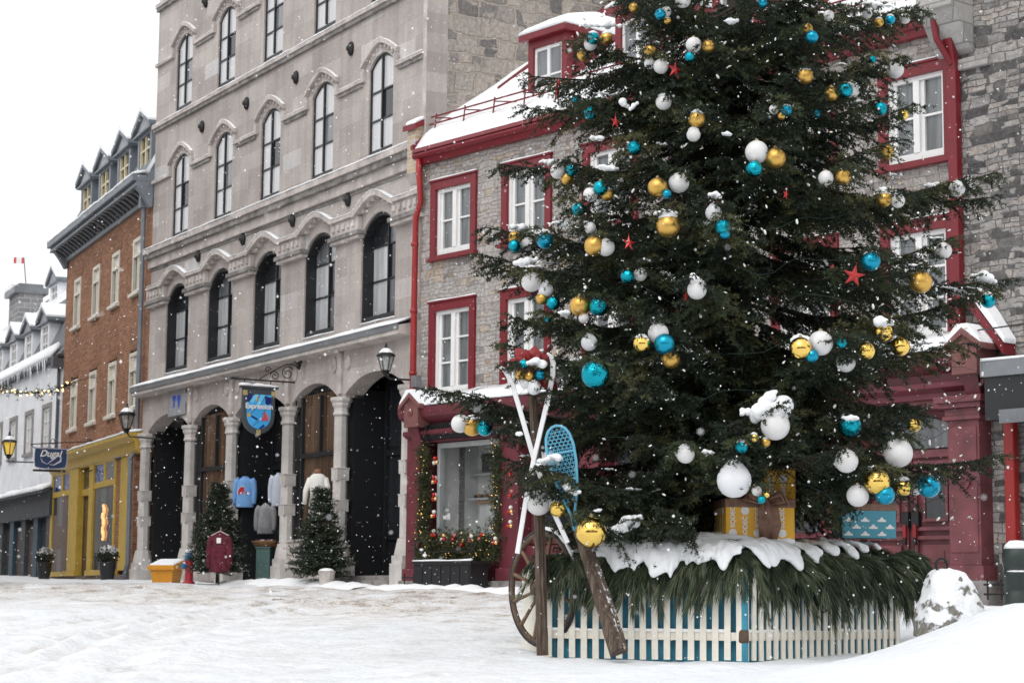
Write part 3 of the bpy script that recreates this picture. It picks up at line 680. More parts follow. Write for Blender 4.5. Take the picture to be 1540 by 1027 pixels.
for c in WC:
    for (f, wh, p, s_), z in ((wu, 6.68), (wm, 3.82)):
        o = place('window', f, red, (c, 0, z), bevel=.006); place('casement', wh, o); place('pane', p, o); place('snow', s_, o)
# right party wall (dark rubble) with stone corbel and red pipe
pw = MB(); pw.box(UR + .02, 20, -.03, 9, -.6, 13.5); pw.build('party_wall', DARKSTONE, red)
cb = MB(); cb.prism_x([(-.62, 9.1), (-.62, 8.92), (-.55, 8.9), (-.15, 8.32), (-.03, 8.25), (-.03, 13.4), (-.62, 13.4)], UR - .35, UR + .32); cb.box(UR - .02, UR + .62, -.12, 0, 8.0, 8.18)
cb.build('corbel', brickwork('corbel_stone', .5, .3, [(0, (.34, .33, .32)), (1, (.46, .45, .43))], (.24, .23, .22), .012, axis='xy', bump=.4), red, bevel=.02)
rp = MB(); rp.prism_x([(-.30, 8.5), (-.16, 8.5), (-.06, 8.0), (-.06, 3.6), (-.2, 3.6), (-.2, 8.0)], UR - .1, UR + .07); rp.tube([(UR - .14, -.45, 8.8), (UR - .12, -.4, 8.5), (UR - .0, -.2, 8.1)], .055, 8); rp.build('square_downpipe', REDP, red, bevel=.01)

# ------------------------------------------------------------------ shopfront across the ground floor
SR = 14.35
sh = MB(); sh2 = MB()
# piers and fascia
def pier(a, b, m=sh): m.box(a, b, -.3, .45, .1, 3.0); m.box(a - .03, b + .03, -.36, .45, -.2, .32)
sh.box(-.02, SR, -.28, .45, 2.86, 3.42)
for a, b in ((.0, .42), (2.95, 3.5), (5.2, 5.75), (8.1, 8.6), (11.0, 11.45)): pier(a, b)
sh.box(.42, 2.95, -.1, .45, .1, .62); sh.box(3.5, 5.2, -.1, .45, .1, .75); sh.box(5.75, 8.1, -.1, .45, .1, .75); sh.box(8.6, 11.0, -.1, .45, .1, .75)
for u in np.arange(3.7, 11, .62): sh.box(u, u + .4, -.13, -.1, .2, .62)
# cornice
sh.prism_x([(-.56, 3.46), (-.52, 3.36), (-.42, 3.3), (-.28, 3.24), (-.28, 3.5), (-.56, 3.56)], -.0, SR); sh.prism_x([(-.4, 3.02), (-.28, 2.95), (-.28, 3.1), (-.4, 3.1)], -.03, SR)
sh.prism_x([(-.54, 3.56), (0, 3.86), (0, 3.76), (-.54, 3.5)], .01, SR)
# end brackets
for u in (.28, 14.0): sh.prism_x([(-.52, 3.3), (-.28, 3.3), (-.28, 2.72), (-.34, 2.72), (-.42, 3.0)], u, u + .28)
# right end: pilaster with cap, base block
sh2.box(13.62, 14.2, -.34, .1, .1, 2.5); sh2.box(13.58, 14.26, -.38, .1, .06, .3); sh2.box(13.66, 14.16, -.36, -.33, .5, 1.5); sh2.box(13.66, 14.16, -.36, -.33, 1.75, 2.4)
for k, (z0, z1, e) in enumerate(((2.5, 2.56, .03), (2.56, 2.68, .0), (2.68, 2.76, .07), (2.76, 2.86, .12))): sh2.box(13.6 - e, 14.24 + e, -.38 - e, .1, z0, z1)
sh2.lathe([(.13, 0), (.13, .04), (.09, .05), (.08, .03), (.05, .03), (.04, .06), (.01, .065)], 14); q_ = 14 * 7; sh2.v[-q_:] = [(13.91 + x, -.35 - z, 1.56 + y) for x, y, z in sh2.v[-q_:]]
WEATHERED = M('weathered_maroon', (.155, .045, .052), .6, var=.4, vscale=2.2, bump=.25, bscale=50)
sfo = sh.build('shopfront', MAROON, red, bevel=.008); sh2.build('pilaster', WEATHERED, sfo, bevel=.008)
pl = MB(); pl.box(13.6, 14.24, -.36, .1, -.5, .06); pl.build('plinth_stone', STONE, red)
# small pedimented end blocks of the cornice
def pediment(u, w):
    p = MB(); p.prism_y([(-w / 2, 0), (w / 2, 0), (w / 2, .42), (0, .62), (-w / 2, .42)], 0, .5)
    for s_ in (-1, 1): p.prism_y([(s_ * 0, .60), (s_ * (w / 2 + .12), .36), (s_ * (w / 2 + .12), .44), (0, .70)][::(-1 if s_ > 0 else 1)], -.06, .55)
    p.lathe([(.075, 0), (.075, .03), (.045, .035), (.03, .06), (.005, .065)], 12); p.v[-60:] = [(x, -z, .3 + y) for x, y, z in p.v[-60:]]
    o = p.build('pediment', M('faded_brown_red', (.18, .07, .065), .65, var=.3, vscale=3), sfo, (u, -.62, 3.16), bevel=.006)
    s_ = MB(); s_.prism_y([(-w / 2 - .1, .46), (0, .705), (w / 2 + .1, .46), (w / 2 + .08, .52), (.1, .76), (-.1, .76), (-w / 2 - .08, .52)], -.05, .55); s_.build('snow', SNOW, o)
pediment(.52, .46); pediment(14.16, .46)
ss = MB(); snow_strip(ss, .03, SR - .02, -.56, -.02, 3.585, .075, 31, zslope=.28, step=.4); ss.build('cornice_snow', SNOW, sfo, smooth=True)
rk2 = MB(); rk2.prism_y([(13.95, 4.36), (14.68, 3.44), (14.68, 3.6), (14.02, 4.46)], -.36, -.05); rk2.build('end_board', REDP, sfo); rs2 = MB(); rs2.prism_y([(14.04, 4.45), (14.70, 3.6), (14.72, 3.68), (14.4, 4.16), (14.1, 4.54)], -.38, -.04); rs2.build('snow', SNOW, sfo, bevel=.03)
# dark pleated valance above the shop window
va = MB()
for k in range(40): u = .45 + k * .063; va.box(u, u + .045, -.36, -.3, 2.92, 3.2)
va.box(.42, 3.0, -.34, -.28, 2.9, 3.22); va.build('valance', BLACK, sfo)
# bakery window
bw_ = MB(); a, b, z0, z1 = .78, 2.72, .92, 2.84
bw_.box(a, a + .09, -.12, .02, z0, z1); bw_.box(b - .09, b, -.12, .02, z0, z1); bw_.box(a + .09, b - .09, -.12, .02, z1 - .1, z1); bw_.box(a + .09, b - .09, -.12, .02, z0, z0 + .12)
wo = bw_.build('shop_window', M('grey_window_frame', (.36, .38, .38), .5), sfo)
# the room behind the glass: shelves, loaves, counter
rm = MB(); rm.box(a, b, .95, 1.0, z0 - .2, z1 + .1, 0); rm.box(a - .02, a, .05, 1, z0 - .2, z1 + .1, 0); rm.box(b, b + .02, .05, 1, z0 - .2, z1 + .1, 1); rm.box(a, b, .05, 1, z1 + .02, z1 + .1, 1); rm.box(a, b, .05, 1, z0 - .2, z0 - .1, 0)
rm.box(a + .05, a + .75, .6, .95, 1.72, 1.76, 2); rm.box(a + .05, a + .7, .7, .95, 2.22, 2.25, 2); rm.box(a + .2, a + .75, .88, .94, 2.3, 2.66, 3); rm.box(a + .85, b - .1, .3, .9, z0 - .1, 1.62, 2); rm.box(a + .8, b - .08, .25, .93, 1.62, 1.66, 4); rm.box(a + 1.0, b - .15, .9, .94, 1.9, 2.75, 1)
for k in range(6): rm.ball((a + .15 + k * .1, .78, 1.8 + .01 * (k % 2)), .05, 8, 6, 4 if k % 2 else 3, sz=.8)
for k in range(4): rm.ball((a + .95 + k * .2, .55, 1.69), .07, 8, 6, 5, sz=.5, sx=1.5)
rm.build('shop_interior', [M('pale_wall', (.62, .63, .62), .8), M('navy_panel', (.03, .035, .05), .6), M('steel_counter', (.42, .43, .43), .45), M('dark_crate', (.05, .035, .025), .7), M('brown_loaf', (.25, .12, .05), .7), M('pale_loaf', (.6, .5, .38), .7)], sfo)
gl = NT('clear_shop_glass'); gl.set(Roughness=.02, Alpha=.06); gl.bsdf.inputs['Specular IOR Level'].default_value = .25; gl.bsdf.inputs['Base Color'].default_value = (.12, .14, .15, 1)
pn = MB(); pn.box(a + .06, b - .06, -.05, -.04, z0 + .06, z1 - .05); pn.build('pane', gl.mat, wo)
wf = MB(); wf.text('wifi', .17, (a + .24, -.056, 1.36), (1, 0, 0), (0, 0, 1), depth=.002, bold=.006)
for r in (.05, .085): wf.tube([(a + .24 + r * math.cos(q), -.056, 1.43 + r * math.sin(q)) for q in np.linspace(.7, 2.44, 7)], .008, 4)
wf.build('lettering', emit('white_decal', (.8, .8, .8), .0), wo)
# double entrance doors on the right
da, db, d0 = 11.47, 13.62, .06
dr = MB()
dr.box(da, db, .3, .45, .0, 2.86); dr.prism_y([(da, 2.72), (db, 2.72), (db, 2.86), (da, 2.86)], -.22, .3)
dr.box(da, db, .1, .3, 2.0, 2.12); dr.box(da, da + .12, 0, .3, .0, 2.72); dr.box(db - .12, db, 0, .3, .0, 2.72)
dro = dr.build('door_surround', WEATHERED, sfo, bevel=.008)
tm = MB(); tm.prism_y([(da + .3, 2.16)] + [(db - .3, 2.16)] + arch_pts(da + .3, db - .3, 2.48, 2.66, 8)[::-1], .26, .27); tm.build('transom_pane', GLASSM, dro)
cm = (da + db) / 2
def leaf(a, b, hs):
    m = MB(); m.box(a, b, .17, .3, .02, 2.0)
    for x0, x1 in ((a + .05, a + .11), (b - .11, b - .05)): m.box(x0, x1, .10, .14, .1, 1.95)
    for z in (.1, .72, .86, 1.89): m.box(a + .11, b - .11, .10, .14, z, z + .06)
    m.box(a + .2, b - .2, .115, .14, .26, .64); m.box(a + .3, b - .3, .10, .12, .36, .54)
    for x in (a + .22, b - .27): m.box(x, x + .05, .105, .14, 1.0, 1.82)
    m.box(a + .27, b - .27, .105, .14, 1.0, 1.05); m.box(a + .27, b - .27, .105, .14, 1.77, 1.82)
    o = m.build('door', WEATHERED, sfo, bevel=.006)
    p = MB(); p.box(a + .27, b - .27, .125, .136, 1.05, 1.77); p.build('pane', GLASSD, o)
    h_ = MB(); x = hs; h_.box(x - .07, x + .07, .07, .14, .92, 1.16, 0); h_.box(x - .03, x + .03, .05, .1, .74, .96, 1); h_.box(x - .025, x + .025, .045, .08, .64, .76, 0)
    h_.build('handle', [IRON, M('red_tag', (.22, .012, .014), .6)], o)
leaf(da + .14, cm - .01, cm - .1); leaf(cm + .01, db - .14, cm + .1)
# second shop window behind the tree
for a, b in ((3.55, 5.15), (5.85, 8.05), (8.65, 10.95)):
    w2 = MB(); w2.box(a, b, .0, .1, .78, 2.84); o2_ = w2.build('shop_window', MAROON, sfo); p2 = MB(); p2.box(a + .1, b - .1, -.02, -.005, .88, 2.74); p2.build('pane', GLASSD, o2_)
# stone sill at the foot
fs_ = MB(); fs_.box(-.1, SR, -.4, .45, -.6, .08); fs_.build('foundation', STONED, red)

# black shop canopy beyond the door, lower red pipe
aw = thing('shop_canopy', 'black steel shop canopy with grey fascia and snow on the right stone wall', 'canopy', H.w(0, 0, 0), H.a)
m = MB(); m.box(14.62, 17.5, -.75, -.03, 2.42, 3.26); m.build('canopy_box', BLACK, aw)
m = MB(); m.box(14.60, 17.5, -.8, -.75, 3.06, 3.3); m.box(14.9, 17.5, -.8, -.75, 2.36, 2.56); m.box(14.58, 14.62, -.8, -.03, 3.06, 3.3); m.build('fascia', ZINC, aw)
m = MB(); snow_strip(m, 14.6, 17.5, -.8, -.03, 3.3, .07, 8); m.build('snow', SNOW, aw, smooth=True)
m = MB(); m.prism_x([(-.1, 2.5), (-.24, 2.5), (-.24, -.3), (-.1, -.3)], 14.56, 14.74)
lp = m.build('lower_downpipe', M('scarlet_pipe', (.27, .012, .010), .4, var=.15), None, H.w(0, 0, 0), (0, 0, H.a), bevel=.02)
tag(lp, 'square scarlet downpipe running down from under the black canopy', 'downpipe')
# ------------------------------------------------------------------ brick house with yellow shopfront
BRICK = brickwork('red_brick', .23, .078, [(0, (.19, .080, .040)), (.5, (.285, .125, .064)), (1, (.37, .175, .095))], (.32, .21, .15), .009, bump=.3, stain=.35)
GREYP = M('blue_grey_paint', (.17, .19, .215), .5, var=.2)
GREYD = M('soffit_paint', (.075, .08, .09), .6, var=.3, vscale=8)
SLATE = M('slate', (.14, .165, .195), .6, var=.3, vscale=6)
YEL = M('mustard_paint', (.48, .315, .042), .5, var=.14, vscale=4)
YELC = M('pale_yellow_paint', (.66, .58, .38), .5, var=.1)
brick = thing('brick_house', 'narrow orange brick house with grey cornice and mustard yellow shopfront', 'house', B.w(0, 0, 0), B.a)
BL = -11.95
BW = [(-1.73), (-4.48), (-7.2), (-10.02)]
mb = MB()
wall_row(mb, BL, 0, 7.4, 10.78, [(c - .5, c + .5, 8.32, 9.92, 9.92) for c in BW], 0, .5)
wall_row(mb, BL, 0, 3.6, 7.4, [(c - .5, c + .5, 5.0, 6.68, 6.68) for c in BW], 0, .5)
mb.box(BL, BL + .3, .5, 9, 0, 10.78); mb.box(BL, 0, 8.9, 9, 0, 10.78); mb.box(BL, 0, .5, .6, 0, 3.6)
mb.build('wall', BRICK, brick)
ln = MB()
for k in range(11): x = -.6 + k * .115; ln.box(x, x + .1149, -.012 - .003 * (k % 2), 0, 0, .36)
lnm = ln.mesh('flat_arch', BRICK)
for c in BW:
    for z in (9.92, 6.68): place('flat_arch', lnm, brick, (c, 0, z))
f = MB(); w, h = .5, 1.6
f.box(-w, -w + .1, -.03, .12, 0, h); f.box(w - .1, w, -.03, .12, 0, h); f.box(-w + .1, w - .1, -.03, .12, h - .1, h); f.box(-w + .1, w - .1, -.03, .12, h * .66, h * .66 + .09); f.box(-w + .1, w - .1, -.03, .12, 0, .08); f.box(-.03, .03, 0, .1, .08, h * .66); f.box(-w - .1, w + .1, -.12, .1, -.09, 0)
fm = f.mesh('window', SILLW)
pu = MB(); pu.box(-w + .08, w - .08, .06, .07, h * .66 + .05, h - .05); pu.box(.02, w - .08, .06, .07, .06, h * .66); pum = pu.mesh('blind', M('white_blind', (.78, .76, .72), .6))
pd = MB(); pd.box(-w + .08, -.02, .06, .07, .06, h * .66); pdm = pd.mesh('pane', GLASSD)
wsn = MB(); snow_strip(wsn, -w - .08, w + .08, -.11, 0, .001, .03, 4); wsm = wsn.mesh('snow', SNOW, True)
for c in BW:
    for z in (8.32, 5.0):
        o = place('window', fm, brick, (c, 0, z)); place('snow', wsm, o); place('blind', pum, o); place('pane', pdm, o)
# cornice
co_ = MB(); co_.box(BL - .05, 0, -.1, 0, 10.72, 10.98); co_.box(BL - .45, .0, -.62, 0, 11.22, 11.4); co_.prism_x([(-.55, 11.06), (-.5, 11.22), (0, 11.22), (0, 11.06)], BL - .35, 0); co_.prism_x([(-.1, 10.98), (-.2, 11.06), (0, 11.06), (0, 10.98)], BL - .1, 0)
co_.build('cornice', GREYP, brick, bevel=.012)
br = MB()
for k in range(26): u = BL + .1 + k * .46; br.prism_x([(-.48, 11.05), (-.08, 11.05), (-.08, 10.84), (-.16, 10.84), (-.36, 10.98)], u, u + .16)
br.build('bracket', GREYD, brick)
for u in (BL - .06, -.24): eb = MB(); eb.prism_x([(-.5, 11.06), (-.02, 11.06), (-.02, 10.5), (-.12, 10.5), (-.3, 10.8)], u, u + .26); eb.build('end_bracket', GREYP, brick, bevel=.02)
# mansard, dormers
ms = MB(); ms.prism_x([(-.2, 11.4), (1.1, 14.0), (8.8, 14.3), (8.8, 11.4)], BL, .0); mso = ms.build('roof', SLATE, brick)
sn = MB(); snow_strip(sn, BL - .42, 0, -.62, -.2, 11.402, .1, 6, zslope=.1); snow_strip(sn, BL, 0, .95, 8.6, 14.03, .25, 7, zslope=.3); sn.prism_x([(-.2, 11.45), (.75, 13.35), (.85, 13.35), (-.02, 11.45)], -.75, -.02); sn.build('roof_snow', SNOW, brick, smooth=True)
PEDG = M('pediment_grey', (.33, .34, .36), .6, var=.2)
def slate_dormer(u, w, base, eave, apex, yf, yb, front, roofm, win, par, name='dormer', sill=None):
    d = MB(); d.box(-w, -w + .22, yf, yf + .2, base, eave); d.box(w - .22, w, yf, yf + .2, base, eave); d.box(-w + .22, w - .22, yf, yf + .2, eave - .15, eave); d.box(-w + .22, w - .22, yf, yf + .2, base, base + .12)
    o = d.build(name, front, par, (u, 0, 0))
    for s_ in (-w, w - .08): c = MB(); c.box(s_, s_ + .08, yf + .2, yb, base, eave); c.build('cheek', roofm, o)
    g = MB(); g.prism_y([(-w - .18, eave), (w + .18, eave), (0, apex)], yf - .05, yb, 1); g.prism_y([(-w - .22, eave - .07), (w + .22, eave - .07), (w + .22, eave), (-w - .22, eave)], yf - .12, yb)
    for s_ in (-1, 1): g.prism_y([(0, apex), (s_ * (w + .26), eave - .02), (s_ * (w + .26), eave + .1), (0, apex + .12)][::(-1 if s_ > 0 else 1)], yf - .16, yb)
    g.build('gable_roof', [GREYP, PEDG], o, bevel=.01)
    s = MB()
    for s_ in (-1, 1): s.prism_y([(0, apex + .125), (s_ * (w + .26), eave + .105), (s_ * (w + .26), eave + .17), (s_ * w * .5, (apex + eave) / 2 + .30), (0, apex + .27)][::(-1 if s_ > 0 else 1)], yf - .17, yb)
    s.build('snow', SNOW, o)
    p = MB(); p.box(-w + .2, w - .2, yf + .1, yf + .12, base + .1, eave - .12); wo_ = p.build('pane', GLASSD, o)
    q = MB(); a = w - .22
    q.box(-a, -a + .09, yf + .03, yf + .1, base + .12, eave - .15); q.box(a - .09, a, yf + .03, yf + .1, base + .12, eave - .15); q.box(-.05, .05, yf + .03, yf + .1, base + .12, eave - .15)
    for t_ in (.33, .66): z = base + (eave - base) * t_; q.box(-a, a, yf + .04, yf + .1, z - .03, z + .03)
    q.build('casement', win, o)
for u in (-1.75, -4.4, -7.05, -9.75): slate_dormer(u, .85, 11.5, 13.05, 13.52, .1, 1.4, GREYP, SLATE, YELC, brick)
# downpipe
dpp = MB(); dpp.box(-.62, -.36, -.28, -.08, 10.55, 11.0); dpp.tube([(-.5, -.15, 10.6), (-.5, -.15, 3.7), (-.5, -.3, 3.5), (-.42, -.3, .6), (-.5, -.4, .1)], .07, 8); dpp.build('downpipe', GREYP, brick, smooth=False)
# shopfront
ys = -.2
s = MB(); s.prism_x([(ys, 3.62), (ys - .08, 3.7), (ys - .12, 3.95), (ys - .34, 4.06), (ys - .34, 4.16), (0, 4.2), (0, 3.62)], BL - .3, .05)
s.box(BL - .3, -8.95, ys, 0, 2.86, 3.04); s.box(BL - .3, -8.95, ys, 0, 3.56, 3.62)
fr = lambda a, b, z0, z1, y0=ys, y1=0: s.box(a, b, y0, y1, z0, z1)
fr(BL - .3, BL + .02, .45, 2.86); fr(-9.3, -8.95, .45, 2.86); fr(BL - .3, BL + .02, 3.04, 3.56); fr(-9.25, -8.95, 3.04, 3.56); fr(-10.6, -10.35, 3.04, 3.56)
fr(-8.95, -7.75, .45, 3.62, ys - .05, 0); fr(-6.2, -5.65, .45, 3.62, ys - .03, 0); fr(-7.75, -6.2, 2.75, 2.95, -.12, 0)
fr(-5.65, -2.8, 2.88, 3.06); fr(-5.65, -2.8, 3.58, 3.62); fr(-2.95, -2.8, .45, 2.88); fr(-2.95, -2.8, 3.06, 3.58); fr(-4.35, -4.1, 3.06, 3.58)
fr(-2.25, -1.0, .42, 3.62, ys + .03, 0); s.box(BL - .35, -7.75, ys - .08, 0, .3, .45); s.box(-6.2, -2.3, ys - .08, 0, .3, .45)
yf = s.build('shopfront', YEL, brick, bevel=.01)
s = MB(); s.box(-2.8, -2.25, ys + .05, 0, .3, 3.62); s.box(-1.0, -.5, ys + .05, 0, .3, 3.62); s.build('brick_pier', BRICK, brick)
s = MB(); s.box(BL - .3, -.3, ys - .02, .3, -.3, .3); s.build('base_course', M('brown_stone', (.13, .10, .085), .85, var=.3), brick)
s = MB(); snow_strip(s, BL - .3, .05, ys - .35, -.02, 4.17, .07, 14, zslope=.06); s.build('cornice_snow', SNOW, yf, smooth=True)
s = MB(); s.box(-2.95, -2.1, ys - .03, .02, 3.62, 3.75); s.build('pier_cap', GREYP, yf)
SHOPG = glass_mat('shop_glass', (.06, .065, .062), .03, .7); BLUEG = NT('blue_poster'); BLUEG.set(Roughness=.15)
BLUEG.link(BLUEG.ramp(BLUEG.noise(3.5, detail=3), [(.4, (.008, .02, .10)), (.52, (.02, .07, .28)), (.6, (.22, .32, .5)), (.68, (.012, .03, .14))]), BLUEG.bsdf.inputs['Base Color'])
for a_, b_ in ((BL, -9.28), (-5.62, -2.94)): s = MB(); s.box(a_, b_, -.17, -.16, .46, 2.87); s.build('display_pane', SHOPG, yf)
for a_, b_ in ((BL, -10.6), (-10.35, -9.25), (-5.62, -4.35)): s = MB(); s.box(a_, b_, -.17, -.16, 3.05, 3.57); s.build('transom_pane', BLUEG.mat, yf)
s = MB(); s.box(-4.1, -2.95, -.17, -.16, 3.06, 3.58); s.build('transom_pane', GLASSM, yf)
s = MB(); s.box(-7.75, -6.2, -.04, .0, .0, 2.75); s.build('door', M('brown_door', (.06, .028, .018), .5, var=.5, vscale=5), yf); s = MB(); s.box(-7.7, -6.25, -.06, -.04, 2.95, 3.6); s.box(-7.3, -6.6, -.08, -.045, .9, 2.6); s.build('door_pane', GLASSD, yf)
fl = MB(); r_ = random.Random(4)
for k in range(16): z = 1.35 + k * .065; fl.ball((-4.15 + .09 * math.sin(k * 1.1) + .05 * r_.random(), -.2, z), .045 + .03 * r_.random(), 6, 5)
fl.build('hanging_lights', emit('amber_lights', (1, .5, .2), .75), yf)

# ------------------------------------------------------------------ white house at the far left
STUCCO = M('white_stucco', (.80, .82, .85), .8, var=.12, vscale=1.2)
white = thing('white_house', 'white stuccoed townhouse with two rows of snowy dormers at the left edge', 'house', W.w(0, 0, 0), W.a)
WL_ = -26.0
WW = [-2.3, -5.3, -8.2, -11.1, -14.0, -16.9, -19.8]
mb = MB(); wall_row(mb, WL_, 0, 3.2, 7.75, [(c - .62, c + .62, 4.66, 6.05, 6.05) for c in WW], 0, .4); mb.box(WL_, WL_ + .3, .4, 9, 0, 7.75); mb.build('wall', STUCCO, white)
f = MB(); w, h = .62, 1.39
f.box(-w - .1, -w + .06, -.05, .12, 0, h + .14, 0); f.box(w - .06, w + .1, -.05, .12, 0, h + .14, 0); f.box(-w + .06, w - .06, -.05, .12, h, h + .14, 0); f.box(-w - .14, w + .14, -.1, .1, -.1, 0, 0)
fm = f.mesh('window', M('stone_surround', (.27, .26, .25), .8))
q = MB(); a = w - .06; q.box(-a, -a + .08, 0, .1, 0, h); q.box(a - .08, a, 0, .1, 0, h); q.box(-.05, .05, 0, .1, 0, h); q.box(-a, a, 0, .1, h - .08, h); q.box(-a, a, 0, .1, 0, .08)
for k in (1, 2): q.box(-a, a, .02, .1, h * k / 3 - .025, h * k / 3 + .025)
qm = q.mesh('casement', WHITEP); p = MB(); p.box(-a + .02, a - .02, .06, .07, .02, h - .02); pm_ = p.mesh('pane', GLASSL)
for c in WW: o = place('window', fm, white, (c, 0, 4.66)); place('casement', qm, o); place('pane', pm_, o)
ev = MB(); ev.box(WL_, .0, -.2, 0, 7.5, 7.66); ev.build('eaves', M('dark_eaves', (.05, .05, .055), .7), white)
ms = MB(); ms.prism_x([(-.15, 7.66), (.15, 8.0), (1.3, 10.3), (4.2, 13.0), (8, 13.0), (8, 7.66)], WL_, .0); ro = ms.build('roof', M('weathered_slate', (.13, .135, .145), .7, var=.3, vscale=3), white)
sn = MB(); sn.prism_x([(-.21, 7.66), (.12, 8.06), (.02, 8.18), (-.15, 7.9), (-.24, 7.77)], WL_, -1.0); snow_strip(sn, WL_, -4.6, 1.3, 2.2, 10.25, .18, 12, zslope=.8); sn.prism_x([(2.0, 10.85), (4.2, 13.05), (4.1, 13.15), (1.9, 10.95)], WL_, -6.4); sn.build('roof_snow', SNOW, ro, smooth=True)
gt = MB(); gt.prism_x([(1.25, 10.2), (1.42, 10.2), (1.42, 10.38), (1.25, 10.38)], WL_, -.1); gt.build('upper_gutter', GREYP, ro)
ic = MB(); r_ = random.Random(9)
for k in range(46):
    u = -1.8 - k * .3 + .1 * r_.random(); L_ = .12 + .5 * r_.random() ** 2 + (.5 if k in (1, 2, 5, 9) else 0); ic.lathe([(.002, -L_), (.02, -L_ * .4), (.035, 0)], 5, (u, -.2, 7.68))
icm = NT('ice'); icm.set(Roughness=.15); icm.bsdf.inputs['Base Color'].default_value = (.75, .79, .83, 1); ic.build('icicles', icm.mat, ro, smooth=True)['kind'] = 'stuff'
for u in (-4.75, -7.65, -10.5, -13.4, -16.2): slate_dormer(u, .72, 8.15, 9.3, 9.75, .3, 1.6, STUCCO, STUCCO, WHITEP, white)
for u in (-3.6, -8.6, -13.2): slate_dormer(u, .8, 10.9, 12.05, 12.6, 2.3, 3.6, STUCCO, STUCCO, WHITEP, white)
# dark shopfront below
s = MB(); s.box(WL_, .0, -.3, .0, 2.3, 3.2, 0); s.box(WL_, 0, .0, .3, -.3, 2.3, 1)
for k, u in enumerate(np.arange(-.6, -20, -2.1)): s.box(u - .35, u + .35, -.18, 0, -.3, 2.3, 2 if k % 2 else 0)
for k, u in enumerate(np.arange(-1.65, -20, -2.1)): s.box(u - .62, u + .62, -.05, 0, .3, 2.1, 3 if k % 3 else 1)
s.prism_x([(-.55, 3.12), (0, 3.3), (0, 3.2), (-.55, 3.05)], WL_, 0, 0)
wf_ = s.build('shopfront', [M('charcoal_paint', (.045, .05, .055), .6), DARKROOM, M('teal_blue_paint', (.03, .06, .085), .5), M('brown_panel', (.07, .05, .045), .6, var=.4, vscale=5)], white)
s = MB(); snow_strip(s, WL_, -.5, -.56, -.02, 3.14, .14, 10, zslope=.18); s.build('cornice_snow', SNOW, wf_, smooth=True)
s = MB(); s.tube([(-.2, -.1, 7.7), (-.2, -.1, .3)], .06, 6); s.box(-.4, 0, -.35, 0, 7.2, 7.6); s.build('downpipe', GREYD, white)
# chimneys of the houses behind
ch = MB(); ch.box(-1.0, 1.0, -.5, .5, -3, 1.0); ch.box(-1.08, 1.08, -.7, .7, 1.0, 1.25, 1); ch.box(-1.0, 1.0, -.5, .5, 1.25, 1.4, 1); ch.box(-1.25, .2, -.66, .66, 1.251, 1.46, 2)
chm = ch.mesh('chimney', [brickwork('chimney_stone', .5, .2, [(0, (.22, .22, .23)), (1, (.32, .32, .33))], (.38, .38, .38), .02, axis='xy'), ZINC, SNOW])
p = at(38, 482, 82); o = place('chimney_stack', chm, None, tuple(p), (0, 0, W.a)); tag(o, 'broad grey stone chimney stack behind the white house roof', 'chimney')
o = place('snow', None, None) if False else None
# ------------------------------------------------------------------ the Christmas tree
TC = at(1112, 800, 20.2); TX, TY = float(TC[0]), 20.2; TZ0 = -.55
_rz_t = [(-.6, 1.7), (.2, 2.25), (.9, 2.35), (1.9, 2.5), (3.2, 2.28), (4.1, 1.98), (4.9, 1.85), (5.9, 1.62), (7.5, 1.1), (9.2, .5), (10.4, .05)]
def tree_R(z): return float(np.interp(z, [a for a, _ in _rz_t], [b for _, b in _rz_t]))
